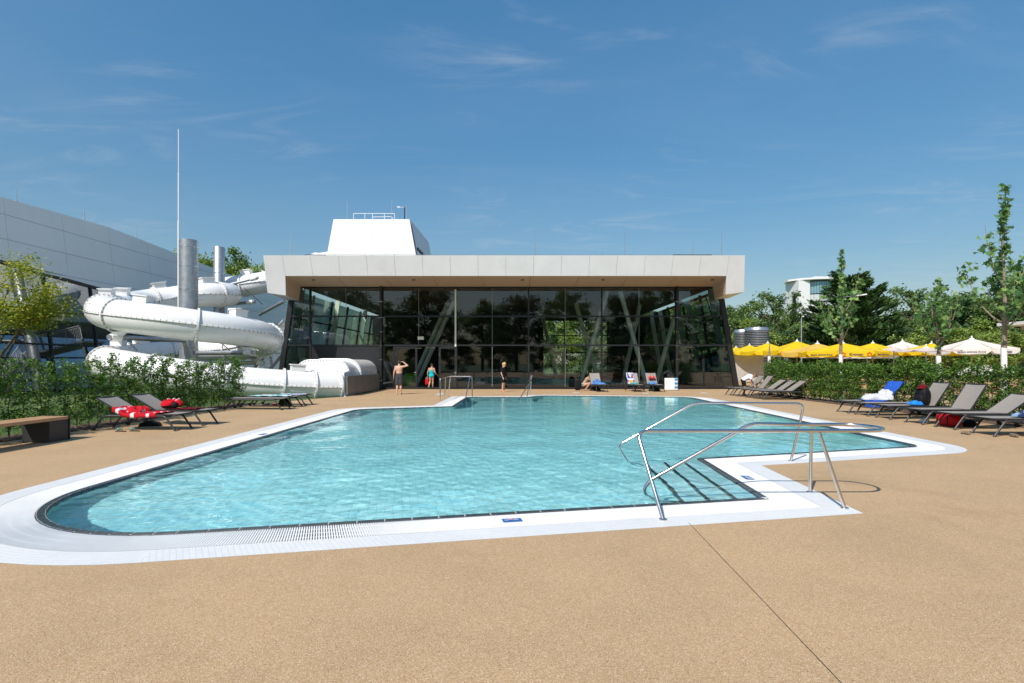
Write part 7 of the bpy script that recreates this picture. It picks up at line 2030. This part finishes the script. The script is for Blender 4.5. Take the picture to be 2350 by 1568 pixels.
# ================================================================== things behind the terrace
cw = thing('concrete_wall', 'plain concrete wall right of the pavilion corner', 'wall', (21.5, 50, 0))
mb = MB(); mb.span(-1.6, 1.7, -0.2, 0.2, 0, 2.75); mb.build('wall_slab', MAT['concrete'], cw, bevel=0.01)
mb = MB(); mb.span(-1.7, 1.75, 0.25, 4.5, 0, 2.7); mb.build('plinth', MAT['concrete'], cw)
RIB = M('ribbed_metal', (0.50, 0.51, 0.53), 0.35, 0.85, var=0.1)
for (xd, w, yt_, yb, Y, lb) in ((1703, 24, 757, 812, 57.5, 'smaller ribbed metal tank beside the pavilion corner'), (1737, 52, 752, 812, 56.0, 'larger ribbed metal tank beside the pavilion corner')):
    a = P(xd, yb, Y); b = P(xd, yt_, Y); r = w / 2 * Y / F * (1.5 if w < 30 else 1.0)
    t = thing('ribbed_tank', lb, 'tank', (a.x, Y, 0), 0, 'ribbed metal tanks'); 
    mb = MB(); mb.lathe([(r * 0.94, 2.9 - 2.9), (r * 0.94, b.z - 0.3)], 28); mb.build('core', MAT['dark'], t, 40)
    n = 26; z0 = 0.4; h = (b.z - 0.35 - z0) / n
    for k in range(n):
        mb = MB(); z = z0 + h * k; mb.lathe([(r * 0.95, z), (r * 1.02, z + h * 0.1), (r * 1.02, z + h * 0.5), (r * 0.95, z + h * 0.62)], 28, caps=False); mb.build('louvre_ring', RIB, t, 40)
    mb = MB(); mb.lathe([(r * 1.03, b.z - 0.36), (r * 1.03, b.z - 0.2), (r * 0.9, b.z), (0.01, b.z + 0.02)], 28); mb.build('cap', RIB, t, 40)
def lamp(xd, ytop, Y, arm_px, label):
    a = P(xd, ytop, Y); t = thing('street_lamp', label, 'street lamp', (a.x, Y, 0), 0, 'street lamps behind the terrace')
    mb = MB(); mb.tube([(0, 0, 0), (0, 0, a.z)], [0.09, 0.055], 8); mb.build('pole', MAT['galv'], t, 40)
    L = arm_px * Y / F; mb = MB(); mb.tube([(0, 0, a.z), (L * 0.5, 0, a.z + 0.15)], 0.035, 6); mb.build('arm', MAT['galv'], t)
    mb = MB(); mb.box((L * 0.85, 0, a.z + 0.2), (L * 0.7, 0.3, 0.12), (0, R(-8), 0)); mb.build('lamp_head', MAT['white'], t, bevel=0.03)
lamp(1839, 731, 55, 4, 'slim lamp post behind the tall-peaked yellow parasol')
lamp(1933, 683, 50, 46, 'tall street lamp with a white head beside the broad conifer')
cn = thing('flat_canopy', 'flat white canopy roof entering at the right edge', 'canopy', (37, 36, 0))
mb = MB(); mb.span(-5.6, 8, -3, -1, 4.02, 4.22); mb.build('roof_slab', MAT['panel_white'], cn, bevel=0.01)
mb = MB(); mb.span(-4.2, 8, -2.6, -1.2, 3.76, 4.015); mb.build('soffit_box', M('beige_soffit', (0.42, 0.37, 0.31), 0.7), cn)
mb = MB(); mb.lathe([(0.34, 3.0), (0.36, 3.1), (0.36, 3.7)], 18, (-3.6, -2.0, 0)); mb.build('vent', MAT['dark'], cn, 40)
for x in (-0.5, 5): 
    mb = MB(); mb.tube([(x, -2, 0), (x, -2, 3.77)], 0.12, 10); mb.build('column', MAT['galv'], cn, 40)
# dark mesh fence
fe = thing('mesh_fence', 'dark green wire fence at the back of the parasol terrace', 'fence', (40, 62, 0))
FEN = M('dark_green_coating', (0.02, 0.035, 0.028), 0.5)
for k in range(25):
    x = -20 + 2.5 * k; mb = MB(); mb.tube([(x, 0, 0), (x, 0, 2.0)], 0.035, 6); mb.build('post', FEN, fe)
for z in (0.1, 0.5, 0.9, 1.3, 1.7, 1.95):
    mb = MB(); mb.tube([(-20, 0, z), (40, 0, z)], 0.014, 5); mb.build('rail', FEN, fe)
mb = MB()
for k in range(300): mb.bar((-20 + 0.2 * k, 0.02, 0.05), (-20 + 0.2 * k, 0.02, 1.97), 0.012, 0.012)
o = mb.build('wires', FEN, fe); o['kind'] = 'stuff'
def car(x, y, rz, paint, label):
    t = thing('parked_car', label, 'car', (x, y, 0), rz, 'cars parked behind the fence')
    prof = [(-2.1, 0.35), (-2.15, 0.7), (-2.0, 0.92), (-1.45, 1.0), (-0.95, 1.38), (0.45, 1.42), (1.15, 1.02), (1.9, 0.90), (2.12, 0.65), (2.1, 0.35)]
    mb = MB(); n = len(prof); vs = [(p[0], s * (0.86 if p[1] < 1.1 else 0.68), p[1]) for s in (-1, 1) for p in prof]
    mb.add(vs, [tuple(range(n)), tuple(range(2 * n - 1, n - 1, -1))] + [(i + 1, i, n + i, n + i + 1) for i in range(n - 1)] + [(0, n - 1, 2 * n - 1, n)]); mb.build('body', paint, t, 35, 0.05)
    GL = MAT['frame']
    for s in (-1, 1):
        for (a0, a1, b0, b1) in ((-1.25, -0.30, -0.88, -0.30), (-0.22, 0.92, -0.22, 0.42)):
            mb = MB(); mb.add([(a0, s * 0.845, 1.03), (a1, s * 0.845, 1.03), (b1, s * 0.70, 1.34), (b0, s * 0.70, 1.34)], [(0, 1, 2, 3)]); mb.build('side_window', GL, t)
        for wx in (-1.32, 1.32):
            mb = MB(); mb.tube([(wx, s * 0.70, 0.32), (wx, s * 0.90, 0.32)], 0.32, 18); w_ = mb.build('wheel', MAT['black'], t, 40)
            mb = MB(); mb.tube([(wx, s * 0.90, 0.32), (wx, s * 0.915, 0.32)], 0.19, 14); mb.build('rim', MAT['galv'], w_, 40)
        mb = MB(); mb.ell((2.05, s * 0.62, 0.70), (0.08, 0.16, 0.09)); mb.build('headlight', MAT['white'], t, 60)
    mb = MB(); mb.add([(1.13, -0.62, 1.04), (1.13, 0.62, 1.04), (0.50, 0.58, 1.40), (0.50, -0.58, 1.40)], [(0, 1, 2, 3)]); mb.build('windscreen', GL, t)
car(54, 66, R(4), M('red_car_paint', (0.42, 0.012, 0.02), 0.25, coat=0.5, var=0.02), 'red car parked behind the fence under the large white parasol')
car(49.5, 56.5, R(-60), M('white_car_paint', (0.72, 0.73, 0.74), 0.25, coat=0.5, var=0.02), 'white car behind the hedge at the right edge')
car(59.5, 66.5, R(2), M('blue_car_paint', (0.02, 0.05, 0.14), 0.25, coat=0.5, var=0.02), 'dark blue car parked right of the red one')
# white high-rise
hr = thing('high_rise', 'white high-rise with curved glazed top floor beyond the trees', 'building', (142.5, 250, 0))
HRW = M('high_rise_white', (0.72, 0.72, 0.73), 0.5); HRG = M('high_rise_grey', (0.50, 0.52, 0.55), 0.5)
mb = MB(); mb.span(-9.9, -4.6, 0, 12, 0, 40.2); mb.build('stair_tower', HRW, hr)
def arcx(u): return (-4.6 + 16.0 * u, 1.8 - 4.0 * math.sin(PI * (0.12 + 0.88 * u)) + 1.2)
mb = MB(); N = 16
for k in range(N):
    (x0, y0), (x1, y1) = arcx(k / N), arcx((k + 1) / N); mb.add([(x0, y0 + 0.3, 0), (x1, y1 + 0.3, 0), (x1, y1 + 0.3, 40.2), (x0, y0 + 0.3, 40.2)], [(0, 1, 2, 3)])
mb.build('wall', MAT['dark'], hr)
HGL = M('pale_blue_glass', (0.20, 0.36, 0.42), 0.12, 0.3, var=0.15, scale=0.4)
for k in range(N):
    (x0, y0), (x1, y1) = arcx((k + 0.06) / N), arcx((k + 0.94) / N); mb = MB(); mb.add([(x0, y0, 34.2), (x1, y1, 34.2), (x1, y1, 39.6), (x0, y0, 39.6)], [(0, 1, 2, 3)]); mb.build('pane', HGL, hr)
for f_ in range(9):
    z1 = 33.7 - 3.75 * f_
    for k in range(8):
        (x0, y0), (x1, y1) = arcx((2 * k + 0.05) / N), arcx((2 * k + 1.95) / N); mb = MB(); mb.add([(x0, y0, z1 - 3.0), (x1, y1, z1 - 3.0), (x1, y1, z1), (x0, y0, z1)], [(0, 1, 2, 3)]); mb.build('spandrel', HRG if f_ == 0 else HRW, hr)
mb = MB(); mb.prism([(-12.4, 5), (-9, 0.2), (-4, -2.2), (2, -3.4), (8, -2.6), (12.4, 0.5), (12.6, 12), (-11, 12)], 40.4, 41.2); mb.build('roof', HRW, hr)
mb = MB(); mb.span(-1, 6, 3, 6, 41.2, 42.4); mb.build('roof_box', HRW, hr)
# lime green seats inside the pavilion
for k, (x, y) in enumerate(((-13.0, 36.2), (-11.9, 36.6), (-7.0, 36.8))):
    t = thing('bean_seat', ['lime green round seat at the left glass corner inside', 'lime green round seat beside the slide panel inside', 'lime green round seat behind the closed door leaf'][k], 'seat', (x, y, 0.012))
    LIME = MAT.get('lime') or M('lime_vinyl', (0.18, 0.46, 0.02), 0.4); MAT['lime'] = LIME
    mb = MB(); mb.lathe([(0.40, 0.0), (0.55, 0.15), (0.56, 0.4), (0.45, 0.72), (0.25, 0.9), (0.05, 0.95)], 20); mb.build('cushion', LIME, t, 60)
    mb = MB(); mb.lathe([(0.565, 0.27), (0.575, 0.29), (0.565, 0.31)], 20, caps=False); mb.build('piping', LIME, t, 60)
